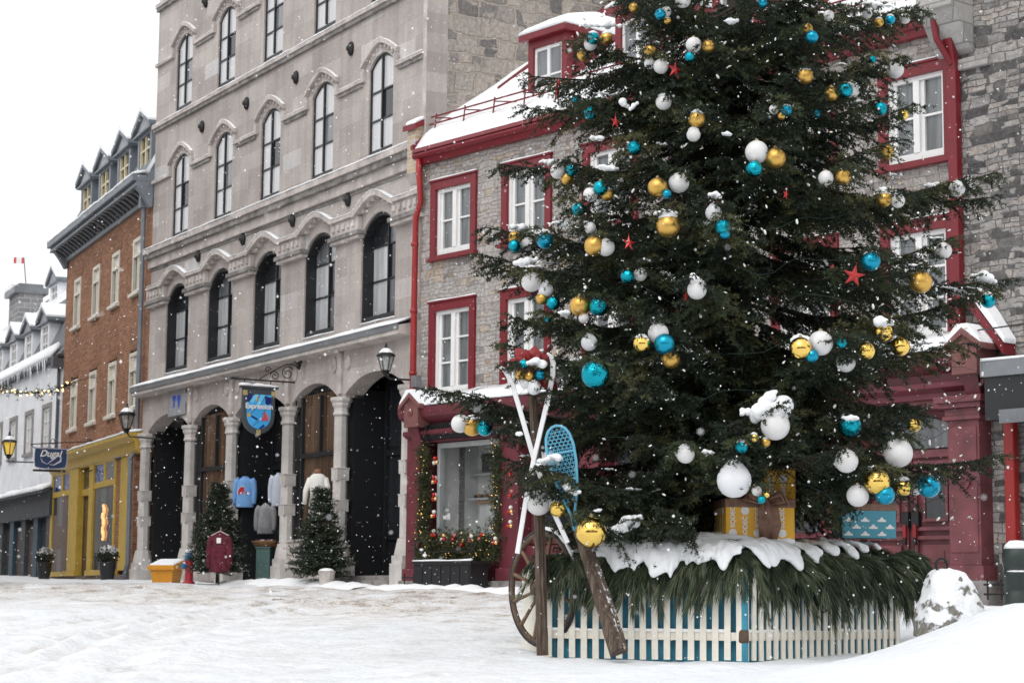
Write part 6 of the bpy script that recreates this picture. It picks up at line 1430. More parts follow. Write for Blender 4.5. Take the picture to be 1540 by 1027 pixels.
# grit bin
gb, u = ground_thing('grit_bin', 'yellow plastic grit bin with snow on its slanted lid', 'grit bin', G, 250, -1.7, rad(38))
gb.scale = (.76, .76, .8)
BIN = M('bin_yellow', (.62, .27, .02), .45, var=.1)
m = MB(); m.hexa([(-.36, -.26, 0), (.36, -.26, 0), (.36, .26, 0), (-.36, .26, 0), (-.42, -.31, .42), (.42, -.31, .42), (.42, .31, .42), (-.42, .31, .42)]); m.build('body', BIN, gb, bevel=.02)
m = MB(); m.hexa([(-.50, -.38, .40), (.50, -.38, .40), (.50, .36, .44), (-.50, .36, .44), (-.48, -.36, .54), (.48, -.36, .54), (.46, .34, .70), (-.46, .34, .70)]); m.build('lid', BIN, gb, bevel=.02)
m = MB(); m.hexa([(-.47, -.35, .541), (.47, -.35, .541), (.45, .33, .702), (-.45, .33, .702), (-.42, -.30, .59), (.40, -.30, .60), (.38, .28, .76), (-.4, .28, .75)]); o = m.build('snow', SNOW, gb, bevel=.03)
# hydrant
hy, u = ground_thing('fire_hydrant', 'red fire hydrant with blue bonnet under snow beside the grit bin', 'hydrant', G, 284, -1.75, .3); HR = M('hydrant_red', (.40, .03, .04), .4); HB = M('hydrant_blue', (.03, .16, .34), .45)
m = MB(); m.lathe([(.14, 0), (.14, .05), (.10, .07), (.095, .5), (.115, .52), (.115, .56)], 16); m.build('barrel', HR, hy, smooth=False); m = MB(); m.lathe([(.115, .56), (.12, .6), (.10, .68), (.05, .73), (.03, .77), (.001, .78)], 16); m.build('bonnet', HB, hy, smooth=True)
for a, nm in ((PI / 2, 'outlet_cap'), (-PI / 2, 'outlet_cap'), (PI, 'outlet_cap')): m = MB(); m.tube([(.08, 0, .42), (.16, 0, .42), (.17, 0, .42), (.21, 0, .42)], [.045, .045, .065, .06], 10); m.build(nm, HB, hy, rot=(0, 0, a))
m = MB(); m.ball((0, 0, .77), .10, 10, 6, sz=.5); m.ball((-.15, 0, .49), .06, 8, 5, sz=.5); m.build('snow', SNOW, hy, smooth=True)
# clothes hung for sale
def garment(name, label, cat, fac, px, py, d, w, h, mat, parts, rot=0.0, hanger=False, sleeves=True):
    u, z = fac.uz(px, py, d); x, y, _ = fac.w(u, d, z); o = thing(name, label, cat, (x, y, z), fac.a + rot)
    n = 18; prof = [(0, .50, .10), (.04, .52, .11), (.25, .50, .12), (.6, .47, .12), (.82, .46, .115), (.9, .40, .10), (.97, .22, .075), (1.0, .15, .06)]; m = MB(); vs = []; r = random.Random(len(label))
    for t, ww, dd in prof:
        for j in range(n): q = 2 * PI * j / n; k = 1 + .05 * math.sin(5 * q + t * 4); vs.append((ww * w * math.cos(q) * k, dd * math.sin(q) * k, -h + t * h))
    m.add(vs, [(i * n + j, i * n + (j + 1) % n, (i + 1) * n + (j + 1) % n, (i + 1) * n + j) for i in range(len(prof) - 1) for j in range(n)]); 
    if sleeves:
        for s_ in (-1, 1): m.tube([(s_ * w * .34, 0, -.09 * h), (s_ * w * .47, .0, -.2 * h), (s_ * w * .54, -.01, -.45 * h), (s_ * w * .55, -.02, -.74 * h), (s_ * w * .545, -.02, -.86 * h), (s_ * w * .54, -.02, -.9 * h)], [.085, .085, .075, .065, .052, .045], 10)
    b = m.build('body', mat, o, smooth=True)
    m = MB(); m.lathe([(.50 * w, -.0), (.515 * w, .03), (.50 * w, .06)], 18, (0, 0, -h - .01), sy=.24); m.build('hem', mat, o, smooth=True)
    m = MB(); m.tube([(.15 * w * math.cos(q), .06 * math.sin(q), .0) for q in np.linspace(0, 2 * PI, 13)[:-1]], .016, 6, 0, True); m.build('collar', mat, o, smooth=True)
    if hanger: m = MB(); m.tube([(-w * .5, 0, -.06 * h), (0, 0, .06 * h), (w * .5, 0, -.06 * h)], .014, 6); m.tube([(0, 0, .06 * h), (.01, 0, .1 * h), (.03, 0, .13 * h), (0, 0, .16 * h)], .006, 5); m.build('hanger', M('pale_hanger', (.6, .45, .42), .5), o)
    return o
BLUEJ = M('light_blue_fleece', (.17, .36, .68), .85, var=.08, vscale=5); GREYJ = M('grey_fleece', (.27, .27, .28), .9, var=.25, vscale=4); MARJ = M('maroon_knit', (.10, .010, .022), .9, var=.6, vscale=9); PALEJ = M('pale_fleece', (.55, .60, .70), .9, var=.06); WHITEJ = M('white_knit', (.72, .70, .66), .9, var=.08)
FACE = rad(48)
bj = garment('blue_jersey', 'light blue sweatshirt with a red hockey crest hanging in the doorway', 'sweatshirt', G, 369, 717, .15, .46, .74, BLUEJ, None, FACE)
m = MB(); y = -.122
m.add([(x * .011, y, z * .011 - .36) for x, z in [(-12, -6), (-12, 2), (-9, 7), (-4, 9.5), (0, 9.5), (3, 8), (3, 3), (6, -1), (11, -6), (5, -6), (2, -2), (-1, 1), (-1, -6)]], [tuple(range(13))], 0); m.add([(x * .011, y - .003, z * .011 - .36) for x, z in [(-7, -6), (-4, -6), (-4, -2), (-7, -2)]], [(0, 1, 2, 3)], 1)
m.tube([(x * .011, y - .002, z * .011 - .36) for x, z in [(-13, -7), (-13, 2), (-10, 8), (-4, 11), (1, 10.5)]], .008, 4, 1); m.add([(x * .011, y - .002, z * .011 - .36) for x, z in [(4, -6.5), (12, -6.5), (12, -4.5), (6, -3.5)]], [(0, 1, 2, 3)], 2)
m.build('crest', [M('crest_red', (.5, .01, .015), .7), WHITED, M('crest_navy', (.01, .02, .08), .7)], bj)
garment('pale_sweatshirt', 'pale blue sweatshirt half hidden by the middle column', 'sweatshirt', G, 420, 712, .35, .36, .78, PALEJ, None, FACE)
garment('grey_hoodie', 'grey hooded sweater hanging above the green pedestal', 'sweater', G, 400, 758, .1, .40, .70, GREYJ, None, FACE)
mj = garment('maroon_jacket', 'maroon knitted jacket on a hanger in front of the fir', 'jacket', G, 331, 802, -1.9, .44, .86, MARJ, None, FACE, True); m = MB(); m.box(-.03, .07, -.135, -.125, -.22, -.10); m.build('price_tag', WHITED, mj)
m = MB(); m.tube([(0, 0, -.86), (0, 0, -1.3)], .016, 6); m.tube([(-.2, 0, -1.32), (.2, 0, -1.32)], .016, 6); m.build('stand', IRON, mj)
# pedestal and basket
ped, u = ground_thing('display_pedestal', 'square dark green display pedestal in the shop doorway', 'pedestal', G, 398, -.2, FACE); m = MB(); m.box(-.17, .17, -.17, .17, 0, .86); m.box(-.19, .19, -.19, .19, 0, .06); m.box(-.19, .19, -.19, .19, .82, .86); m.build('post', M('dull_green', (.06, .12, .11), .6), ped, bevel=.01)
bx, by, bz = ped.location; bsk = thing('basket', 'shallow wicker basket of knitwear on the green pedestal', 'basket', (bx, by, bz + .86), G.a + FACE); m = MB(); m.lathe([(.26, 0), (.34, .12), (.35, .14), (.32, .13), (.25, .03)], 20, sx=1, sy=.7); m.build('tray', M('wicker', (.22, .11, .05), .8, var=.4, vscale=20), bsk, smooth=True)
m = MB()
for k in range(7): m.ball((-.2 + .07 * k, .04 * (k % 2) - .02, .13), .07, 8, 6, k % 3, sz=.7)
m.build('knitwear', [M('black_wool', (.02, .02, .022), .9), M('grey_wool', (.12, .12, .13), .9), M('pink_wool', (.5, .3, .3), .9)], bsk, smooth=True)
# dressed mannequin behind the display glass: pale coat over white knit
u, z = G.uz(478, 715, -.25); x, y, _ = G.w(u, -.25, 0); mq = thing('mannequin', 'headless shop mannequin in white knit and beige coat in the display window', 'mannequin', (x, y, 1.04), G.a + FACE)
m = MB(); n = 16
prof = [(.02, .02, 0), (.05, .05, .4), (.20, .14, .62), (.19, .13, .85), (.16, .11, 1.05), (.20, .13, 1.3), (.22, .13, 1.45), (.14, .09, 1.53), (.06, .06, 1.57), (.06, .06, 1.62)]
vs = [(a * math.cos(2 * PI * j / n), b * math.sin(2 * PI * j / n), h * .92) for a, b, h in prof for j in range(n)]; fs = [(i * n + j, i * n + (j + 1) % n, (i + 1) * n + (j + 1) % n, (i + 1) * n + j) for i in range(len(prof) - 1) for j in range(n)]
m.add(vs, fs); m.build('torso', WHITEJ, mq, smooth=True); m = MB(); m.tube([(-.17, 0, 1.33), (-.27, -.02, 1.05), (-.28, -.06, .75)], [.07, .06, .045], 10); m.tube([(.17, 0, 1.33), (.27, -.02, 1.05), (.26, -.08, .78)], [.07, .06, .045], 10); m.build('sleeve', WHITEJ, mq, smooth=True)
m = MB(); m.lathe([(.07, 1.42), (.085, 1.48), (.07, 1.53)], 12); m.build('scarf', M('brown_scarf', (.25, .13, .07), .9), mq, smooth=True)
u, z = G.uz(497, 668, .02); x, y, _ = G.w(u, .02, z); cr = garment('beige_coat', 'long beige coat hanging behind the mannequin in the window', 'coat', G, 490, 683, .3, .42, 1.15, M('beige_wool', (.42, .34, .26), .9), None, FACE)
# planters by the yellow shop
for px, lab, dd in ((66, 'frost topped shrub in a dark pot at the left end of the yellow shop', -.9), (161, 'frost topped shrub in a dark pot before the right yellow window', -.9)):
    o, u = ground_thing('potted_shrub', lab, 'potted plant', B, px, dd, 0, 'shrub pots by the yellow shop'); m = MB(); m.lathe([(.17, 0), (.24, .5), (.26, .52), (.22, .52)], 14); m.build('pot', BLACK, o)
    r = np.random.default_rng(px); n_ = 1500; v = r.normal(size=(n_, 3)); v /= np.linalg.norm(v, axis=1)[:, None]; c = v * r.uniform(.18, .30, (n_, 1)) * np.array([1, 1, .9]) + np.array([0, 0, .72]); w = r.normal(size=(n_, 3)) * .03; w2 = r.normal(size=(n_, 3)) * .03; V = np.stack([c, c + w, c + w2], 1)
    place('foliage', np_mesh('foliage', V.reshape(-1, 3), np.arange(n_ * 3).reshape(-1, 3), 3, [NDARK, SNOW], ((v[:, 2] > .2) & (r.random(n_) < .55)).astype(int)), o)
# ------------------------------------------------------------------ lanterns
LG = NT('lantern_glass'); LG.set(Roughness=.05, Alpha=.45); LG.bsdf.inputs['Base Color'].default_value = (.42, .45, .44, 1); LG = LG.mat
def lantern(label, pos, rot, s, glass, arm, mat=IRON, lit=False):
    o = thing('wall_lantern', label, 'lantern', tuple(pos), rot, 'lanterns on the house fronts'); m = MB()
    m.lathe([(.10, -.02), (.11, .0), (.09, .02)], 6); m.lathe([(.05, -.10), (.09, -.04), (.06, -.02)], 6)
    for k in range(6): a = k * PI / 3; m.tube([(.10 * math.cos(a), .10 * math.sin(a), .0), (.20 * math.cos(a), .20 * math.sin(a), .36)], .012, 4)
    m.lathe([(.225, .35), (.23, .38), (.20, .40), (.10, .52), (.05, .54), (.05, .57), (.02, .6), (.035, .63), (.001, .68)], 6)
    m.v = [(x * s, y * s, z * s) for x, y, z in m.v]; m.build('cage', mat, o)
    g = MB(); g.lathe([(.095, .02), (.185, .35)], 6); g.v = [(x * s, y * s, z * s) for x, y, z in g.v]; g.build('glass', glass, o)
    c = MB(); c.tube([(0, 0, .03 * s), (0, 0, .14 * s)], .02 * s, 6); c.ball((0, 0, .19 * s), .055 * s, 10, 8); c.build('bulb', M('lamp_bulb', (.75, .73, .68), .4, var=.03), o)
    sn_ = MB(); sn_.lathe([(.19 * s, .405 * s), (.15 * s, .47 * s), (.09 * s, .535 * s), (.05 * s, .545 * s)], 6); sn_.build('snow', SNOW, o)
    b = MB(); b.tube(arm, .022, 6); b.build('bracket', mat, o); return o
def to_local(o_pos, rot, pts):
    c, s = math.cos(-rot), math.sin(-rot); out = []
    for p in pts: d = np.array(p) - np.array(o_pos); out.append((c * d[0] - s * d[1], s * d[0] + c * d[1], d[2]))
    return out
u, z = G.uz(580, 562, -.75); p = G.w(u, -.75, z + .06); wl0 = G.w(u + .1, -.05, z - .1)
lantern('clear glass lantern on a box arm beside the red downpipe', p, G.a, .86, LG, to_local(p, G.a, [(p[0], p[1], p[2] - .08), (p[0] + .1, p[1] + .05, p[2] - .16), wl0]))
m = MB(); m.box(-.10, .10, -.10, .04, -.22, .02); o = m.build('lamp_box', ZINC, None, G.w(u + .35, -.2, z - .06), (0, 0, G.a), bevel=.01); tag(o, 'small grey metal junction box under the clear glass lantern', 'junction box')
u, z = B.uz(190, 645, -.9); p = B.w(u, -.9, z); lantern('frosted dark lantern on the brick house beside the grey columns', p, B.a, 1.05, LG, to_local(p, B.a, [(p[0], p[1], p[2] - .08), (p[0] + .1, p[1], p[2] - .2), B.w(u + .2, 0, z - .25)]))
YL = emit('yellow_lantern_glass', (.75, .5, .08), .35)
u, z = W.uz(13, 684, -1.2); p = W.w(u, -1.2, z); lantern('yellow glowing lantern on the white house at the left edge', p, W.a, 1.2, YL, to_local(p, W.a, [(p[0], p[1], p[2] - .08), (p[0], p[1], p[2] - .22), W.w(u, 0, z - .22)]))
# spot lamp over the arcade
u, z = G.uz(450, 548, -.3); m = MB(); m.lathe([(.03, -.1), (.05, -.02), (.09, .1)], 10); m.tube([(0, 0, -.08), (.05, .1, .02), (.05, .18, .02)], .015, 5); o = m.build('spot_lamp', IRON, None, G.w(u, -.3, z), (2.6, .3, G.a), smooth=False); tag(o, 'small black spot lamp under the grey stone ledge', 'spot lamp')
# ------------------------------------------------------------------ hanging signs
def scroll(m, c, r0, turns, ax, az, rt=.012, ph=0):
    m.tube([np.array(c) + (r0 * (1 - .8 * t)) * (math.cos(ph + turns * 2 * PI * t) * np.array(ax) + math.sin(ph + turns * 2 * PI * t) * np.array(az)) for t in np.linspace(0, 1, 22)], rt, 5)
SIGND = M('sign_grey', (.055, .065, .075), .5)
# arts shop sign, square to the arcade
u0, z0 = G.uz(423, 560, -.1); sg = thing('hanging_sign', 'shield shaped shop sign with bright blue stained pattern hanging over the arcade', 'sign', G.w(u0, 0, 0), G.a)
# local: +x along street, sign plane is y-z facing +x ; reading direction is +y
m = MB(); yo = -.12
yc = -1.02; zc_s = G.uz(388, 617, yc)[1]
du = G.uz(388, 617, yc)[0] - u0
w2, top, bot = .40, zc_s + .50, zc_s - .55
shape = lambda k: [(yc - w2 * k, top - (1 - k) * .2)] + [(yc - w2 * k * math.cos(q), zc_s - .13 - .42 * k * math.sin(q)) for q in np.linspace(0, PI, 15)] + [(yc + w2 * k, top - (1 - k) * .2)]
m.prism_x(shape(1.0), du - .05, du + .05); board = m.build('board', SIGND, sg, bevel=.01)
ART = NT('stained_pattern'); ART.set(Roughness=.4)
COLS_ = [(.06, .42, .85), (.14, .60, .95), (.012, .02, .16), (.50, .38, .10), (.55, .09, .13), (.60, .22, .16)]
am = MB(); x_ = du + .054
def poly(pts, mi, lift=0): am.add([(x_ + lift, yc + a, zc_s + b) for a, b in pts], [tuple(range(len(pts)))], mi)
poly([(-.30, .36)] + [(-.30 * math.cos(q), -.13 - .30 * math.sin(q)) for q in np.linspace(0, PI, 15)] + [(.30, .36)], 0)
poly([(-.30, .36), (-.12, .36), (-.25, .18), (-.30, .18)], 2, .002); poly([(-.12, .36), (-.02, .36), (-.15, .16), (-.25, .18)], 1, .002); poly([(-.05, .33), (.02, .33), (-.03, .2), (-.1, .2)], 3, .004); poly([(.14, .34), (.30, .30), (.30, .16), (.16, .12)], 2, .002); poly([(.02, .36), (.16, .36), (.02, .1), (-.10, .1)], 1, .004)
poly([(.06, -.24), (.24, -.24), (.14, -.02)], 4, .004); poly([(.14, -.02), (.26, -.14), (.24, -.24)], 5, .006); poly([(-.30, -.10), (-.2, -.06), (-.2, -.14), (-.28, -.18)], 3, .003); poly([(-.18, -.12), (-.02, -.2), (-.04, -.24), (-.2, -.16)], 2, .003); poly([(0, -.42), (.12, -.32), (.16, -.36), (.06, -.42)], 2, .003)
for a, b in (((-.28, -.05), (-.1, .12)), ((-.22, -.1), (-.06, .05)), ((-.14, -.36), (.02, -.22)), ((.08, -.1), (.2, .08)), ((-.1, .1), (.02, .36)), ((.02, .1), (.16, .36)), ((-.25, .18), (-.12, .36))): am.tube([(x_ + .004, yc + a[0], zc_s + a[1]), (x_ + .004, yc + b[0], zc_s + b[1])], .006, 4, 2)
am.text('Expression', .17, (x_ + .012, yc, zc_s + .085), (0, 1, 0), (0, 0, 1), 6, .0, bold=.004, spacing=.92)
am.build('emblem', [M('pane_%s' % n, c, .35, var=.1) for n, c in zip(('blue', 'sky', 'navy', 'ochre', 'crimson', 'coral'), COLS_)] + [WHITED], sg)
m = MB(); m.box(du - .07, du + .07, yc - .45, yc + .47, top, top + .05); m.build('cap', SIGND, sg)
m = MB(); OCH = M('ochre_block', (.42, .33, .14), .6)
for a, b in ((-.40, top - .17), (.30, top - .17), (-.05, bot - .02)): m.box(du + .02, du + .07, yc + a, yc + a + .1, b, b + .12)
m.build('gilt_block', OCH, sg); m = MB(); snow_strip(m, -.47, .47, -.075, .075, 0, .06, 5, .1); m.build('snow', SNOW, sg, (du, yc, top + .052), (0, 0, PI / 2), smooth=True)
m = MB(); zb = top + .20; m.tube([(du, -.05, zb), (du, -1.7, zb - .0)], .02, 6); m.tube([(du, -1.7, zb), (du, -1.78, zb)], [.03, .002], 6); m.tube([(du, -.06, zb - .55), (du, -.06, zb + .45)], [.015, .035], 6)
for a in (-.35, .3): m.tube([(du, yc + a, top + .05), (du, yc + a, zb)], .014, 5)
scroll(m, (du, -.30, zb + .2), .18, 1.6, (0, 1, 0), (0, 0, 1)); scroll(m, (du, -.62, zb + .12), .12, 1.5, (0, -1, 0), (0, 0, 1)); m.tube([(du, -.08, zb + .42), (du, -.35, zb + .40), (du, -.62, zb + .26), (du, -.9, zb + .1), (du, -1.0, zb + .02)], .013, 5); scroll(m, (du, -.8, zb + .25), .08, 1.3, (0, 1, 0), (0, 0, 1))
m.build('bracket', IRON, sg)
# plate with two blue tool marks
u, z = G.uz(266, 607, -.16); m = MB(); m.box(-.62, .62, -.02, .0, -.36, .36); pl_ = m.build('wall_plate', M('clear_grey_plate', (.33, .34, .37), .25, var=.1), None, G.w(u, -.15, z + .05), (0, 0, G.a)); tag(pl_, 'grey wall plate with two bright blue symbols over the first arch', 'sign')
m = MB(); y = -.024
m.add([(x, y, z_) for x, z_ in [(-.32, .17), (-.04, .17), (-.04, .07), (-.13, .05), (-.13, -.14), (-.23, -.14), (-.23, .05), (-.32, .07)]], [tuple(range(8))]); m.add([(.17 + .13 * math.cos(q), y, .07 + .11 * math.sin(q)) for q in np.linspace(0, 2 * PI, 17)[:-1]], [tuple(range(16))]); m.box(.12, .22, y - .004, y, -.15, -.02); m.build('symbols', M('vivid_blue', (.012, .09, .55), .4), pl_)
# blue oval sign of the brick house
u0, z0 = B.uz(140, 655, -.05); ds = thing('oval_sign', 'navy shop sign with white script hanging from an iron hoop bracket', 'sign', B.w(u0, 0, 0), B.a)
yc = -1.5; uu, zc_ = B.uz(76, 688, yc); du = uu - u0
m = MB(); w, h = .46, .27
pts = [(yc - w, zc_ + h)] + [(yc - w * (1 + .06 * math.sin(q)), zc_ + h - 2 * h * t) for t, q in ((.33, 1.0), (.66, 1.0))] + [(yc + w * math.sin(q), zc_ - h - .07 * math.cos(q)) for q in np.linspace(-PI / 2, PI / 2, 11)] + [(yc + w * (1 + .06), zc_ + h - 2 * h * t) for t in (.66, .33)] + [(yc + w, zc_ + h)]
m.prism_x(pts, du - .03, du + .03, 0); m.build('board', M('navy_paint', (.018, .045, .115), .4), ds)
m = MB(); x_ = du + .036; m.text('Dugal', .27, (x_ + .006, yc - .02, zc_ + .11), (0, 1, 0), (0, 0, 1), 0, .0, shear=.35, bold=.004); m.tube([(x_, yc - .3, zc_ + .0), (x_, yc - .25, zc_ - .13), (x_, yc - .1, zc_ - .2), (x_, yc + .12, zc_ - .02), (x_, yc + .2, zc_ + .05)], [.004, .02, .008, .03, .005], 5, 1); m.tube([(x_, yc + .3, zc_ + .06), (x_, yc + .3, zc_ - .1), (x_, yc + .1, zc_ - .22), (x_, yc - .05, zc_ - .2)], [.02, .035, .02, .004], 5, 1)
m.tube([(du + .033, a, b) for a, b in pts], .012, 5, 1, True); m.build('lettering', [M('script_white', (.8, .8, .78), .4), M('script_lilac', (.5, .48, .62), .4)], ds)
m = MB(); m.tube([(du, -.02, zc_ + .55), (du, yc + .3, zc_ + .46), (du, yc - .6, zc_ + .38)], .018, 6); m.tube([(du, yc - .6, zc_ + .38), (du, yc - .5, zc_ + .28), (du, yc + .5, zc_ + .28), (du, yc + .5, zc_ + .38)], .014, 5); m.tube([(du, -.05 - .45 * (1 - math.cos(q)) * .9, zc_ + .1 + .5 * math.sin(q)) for q in np.linspace(-1.4, 1.5, 14)], .018, 5)
for s_ in (-1, 1): m.tube([(du, yc + .05 + s_ * .06 * math.sin(q), zc_ + .40 + .16 * (1 - math.cos(q)) * .5) for q in np.linspace(0, 2 * PI, 12)], .01, 4)
m.build('bracket', IRON, ds); m = MB(); m.box(du - .05, du + .05, yc - .5, yc + .45, zc_ - .42, zc_ - .36); m.tube([(du, yc - .3, zc_ - .38), (du, yc - .3, zc_ - .3)], .012, 4); m.build('lamp_bar', IRON, ds)
# white arm bracket
m = MB(); m.tube([(0, 0, .0), (-.2, -.4, .12), (-.5, -.75, .10), (-.7, -.9, -.3), (-.7, -.9, -.6)], .016, 5); 
# garland across the side street
gl_ = thing('street_garland', 'string of lit evergreen garland slung across the street at far left', 'garland', tuple(at(60, 595, 60)))
pp = [at(-40, 575, 60), at(0, 586, 60), at(30, 591, 60.2), at(60, 592, 60.4), at(90, 584, 60.6), at(112, 574, 60.8), at(135, 568, 61), at(176, 567, 61)]; o0 = np.array(at(60, 595, 60)); P = [np.array(p) - o0 for p in pp]
m = MB(); m.tube(P, .01, 4); m.build('wire', IRON, gl_)
r = np.random.default_rng(4); A = []; E_ = []
for a, b in zip(P[:5], P[1:6]):
    for k in range(26): t = r.random(); c = a * (1 - t) + b * t; A.append(c); E_.append(c + r.normal(size=3) * .09)
V, ix = needles(np.array(A), np.array(E_), np.ones(len(A)), 40, .1, .014, r, 0); place('greenery', np_mesh('greenery', V.reshape(-1, 3), np.arange(len(V) * 3).reshape(-1, 3), 3, [NDARK]), gl_)
bm2 = MB(); bm2.ball((0, 0, 0), .03, 6, 4); bulb2 = bm2.mesh('bulb', emit('warm_bulb', (1, .72, .32), 2.5))
for k in range(34): t = (k + .5) / 34 * 5; i = int(t); c = P[i] * (1 - t + i) + P[i + 1] * (t - i) + r.normal(size=3) * .06; place('bulb', bulb2, gl_, tuple(c))
# flag
fg = thing('flag', 'small red and white flag flying far above the white house roof', 'flag', tuple(at(40, 440, 95))); m = MB(); p = np.array(at(40, 440, 95)); q = np.array(at(36, 387, 95)) - p; m.tube([(0, 0, 0), (q[0], 0, q[2])], .03, 5); m.build('pole', ZINC, fg)
m = MB(); s_ = .5
for k in range(4): m.add([(q[0] - k * .12, .04 * math.sin(k), q[2]), (q[0] - (k + 1) * .12, .04 * math.sin(k + 1), q[2] - .01), (q[0] - (k + 1) * .12, .04 * math.sin(k + 1), q[2] - .31), (q[0] - k * .12, .04 * math.sin(k), q[2] - .3)], [(0, 1, 2, 3)], 0 if k in (0, 3) else 1)
m.build('cloth', [M('flag_red', (.6, .08, .08), .8), WHITED], fg)
# ------------------------------------------------------------------ evergreen garland round the bakery window
wg = thing('window_garland', 'lush evergreen garland with red and white balls framing the bakery window', 'garland', H.w(0, 0, 0), H.a); r = np.random.default_rng(8); A = []; E_ = []
path = [((.62, -.34, 2.78), (.60, -.34, .95), .15), ((.55, -.36, .92), (3.0, -.36, .86), .24), ((2.92, -.34, .95), (2.92, -.34, 2.75), .13), ((.45, -.36, .62), (3.0, -.36, .62), .16)]
for a, b, wd_ in path:
    a = np.array(a); b = np.array(b); L = np.linalg.norm(b - a)
    for k in range(int(L * 330)): c = a + (b - a) * r.random() + r.normal(size=3) * np.array([.35, .3, .35]) * wd_; dd = r.normal(size=3); dd[2] -= .4; dd /= np.linalg.norm(dd); A.append(c); E_.append(c + dd * r.uniform(.08, .2))
A = np.array(A); E_ = np.array(E_); V, ix = needles(A, E_, np.ones(len(A)), 85, .055, .0065, r, 0); place('greenery', np_mesh('greenery', V.reshape(-1, 3), np.arange(len(V) * 3).reshape(-1, 3), 3, [NDARK, NMID, NOLIVE], r.choice([1, 1, 1, 2, 2], len(A))[ix]), wg)
RB = M('red_ball', (.45, .012, .012), .2, .3, var=.05); WB = M('ivory_ball', (.72, .68, .62), .3, var=.04); GB = M('gold_ball', (.75, .5, .2), .25, .8, var=.05); PB = M('pink_ball', (.45, .12, .12), .3, var=.05); bl = {}
for nm, mt in (('r', RB), ('w', WB), ('g', GB), ('p', PB)): mm = MB(); mm.ball((0, 0, 0), .042, 10, 8); bl[nm] = mm.mesh('ball', mt, True)
for k, (zx, zy, cs) in enumerate([(108, 415, 'rwgr'), (103, 505, 'wgrr'), (103, 585, 'wrgr'), (98, 665, 'wgr'), (97, 755, 'wrr'), (143, 775, 'gwr'), (195, 775, 'pr'), (273, 780, 'wpg'), (320, 772, 'rp'), (385, 790, 'wrg'), (455, 712, 'wrg'), (457, 645, 'wrg'), (462, 570, 'pr'), (462, 470, 'rr'), (235, 800, 'gr')]):
    uu, zz_ = H.uz(620 + zx * 170 / 529, 560 + zy * 170 / 529, -.52)
    for q, c in enumerate(cs): a = PI / 2 + q * 2.1; place('ball', bl[c], wg, (uu + .055 * math.cos(a), -.5 - .01 * q, zz_ + .055 * math.sin(a)))
m = MB()
for k in range(130): a, b, wd_ = path[r.choice([0, 1, 1, 2, 3])]; c = np.array(a) + (np.array(b) - np.array(a)) * r.random() + r.normal(size=3) * .35 * wd_ + np.array([0, -.05, 0]); m.ball(c, .0085, 5, 3)
m.build('fairy_lights', emit('fairy_amber', (1, .6, .16), 1.6), wg)['kind'] = 'stuff'
pb_ = thing('planter_box', 'black railed planter box on the pavement under the bakery window', 'planter', H.w(0, 0, gh(*H.w(2, -.6, 0)[:2])), H.a); m = MB(); m.box(1.12, 2.88, -.95, -.5, .02, .52); m.box(1.08, 2.92, -.98, -.47, .48, .54); 
for k in range(6): m.box(1.16 + k * .29, 1.16 + k * .29 + .24, -.965, -.95, .08, .44)
m.build('box', BLACK, pb_, bevel=.01); m = MB()
for z_ in (.72, .93): m.tube([(1.12, -.93, z_), (2.88, -.93, z_)], .012, 5)
for u_ in (1.12, 2.0, 2.88): m.tube([(u_, -.93, .5), (u_, -.93, .95)], .012, 5)
m.build('rail', IRON, pb_); m = MB(); snow_strip(m, 1.1, 2.9, -.97, -.9, .545, .03, 3); m.build('snow', SNOW, pb_, smooth=True)
# iron scraps: scroll bracket and boot scrapers
m = MB(); scroll(m, (0, -.12, 0), .1, 1.5, (0, 1, 0), (0, 0, 1), .01); m.tube([(0, 0, -.25), (0, 0, .12)], .012, 5); m.tube([(0, 0, .12), (0, -.3, .1)], .012, 5); m.tube([(0, 0, -.2), (0, -.2, -.05)], .01, 5); o = m.build('scroll_bracket', IRON, None, H.w(*((lambda q: (q[0], -.31, q[1]))(H.uz(645, 650, -.31)))), (0, 0, H.a + .6)); tag(o, 'black scrolled iron bracket on the maroon pier by the bakery', 'bracket')
sm_ = MB()
for x in (-.2, 0, .2): sm_.tube([(x, 0, 0), (x, 0, .3)], .014, 5)
for z in (.08, .22): sm_.tube([(-.26, 0, z), (.26, 0, z)], .016, 5)
for px, lab, uo in ((622, 'low black iron boot scraper at the foot of the red downpipe', -.55), (1506, 'low black iron boot scraper between door pilaster and bollard', -.5)):
    uu, zz_ = H.uz(px, 875, uo); x, y, _ = H.w(uu, uo, 0); o = sm_.build('boot_scraper', IRON, None, (x, y, gh(x, y) - .02 + (.14 if px > 1000 else 0)), (0, 0, H.a + .5)); tag(o, lab, 'boot scraper', 'iron boot scrapers')
# overhead cable
pts = [at(1395, 497, 31.5), at(1440, 500, 31), at(1490, 494, 29), at(1560, 484, 26), at(1700, 470, 22)]; o0 = np.array(pts[0]); m = MB(); m.tube([np.array(p) - o0 for p in pts], .012, 5); o = m.build('cable', IRON, None, tuple(o0)); tag(o, 'thin black overhead cable crossing the right stone wall', 'cable')
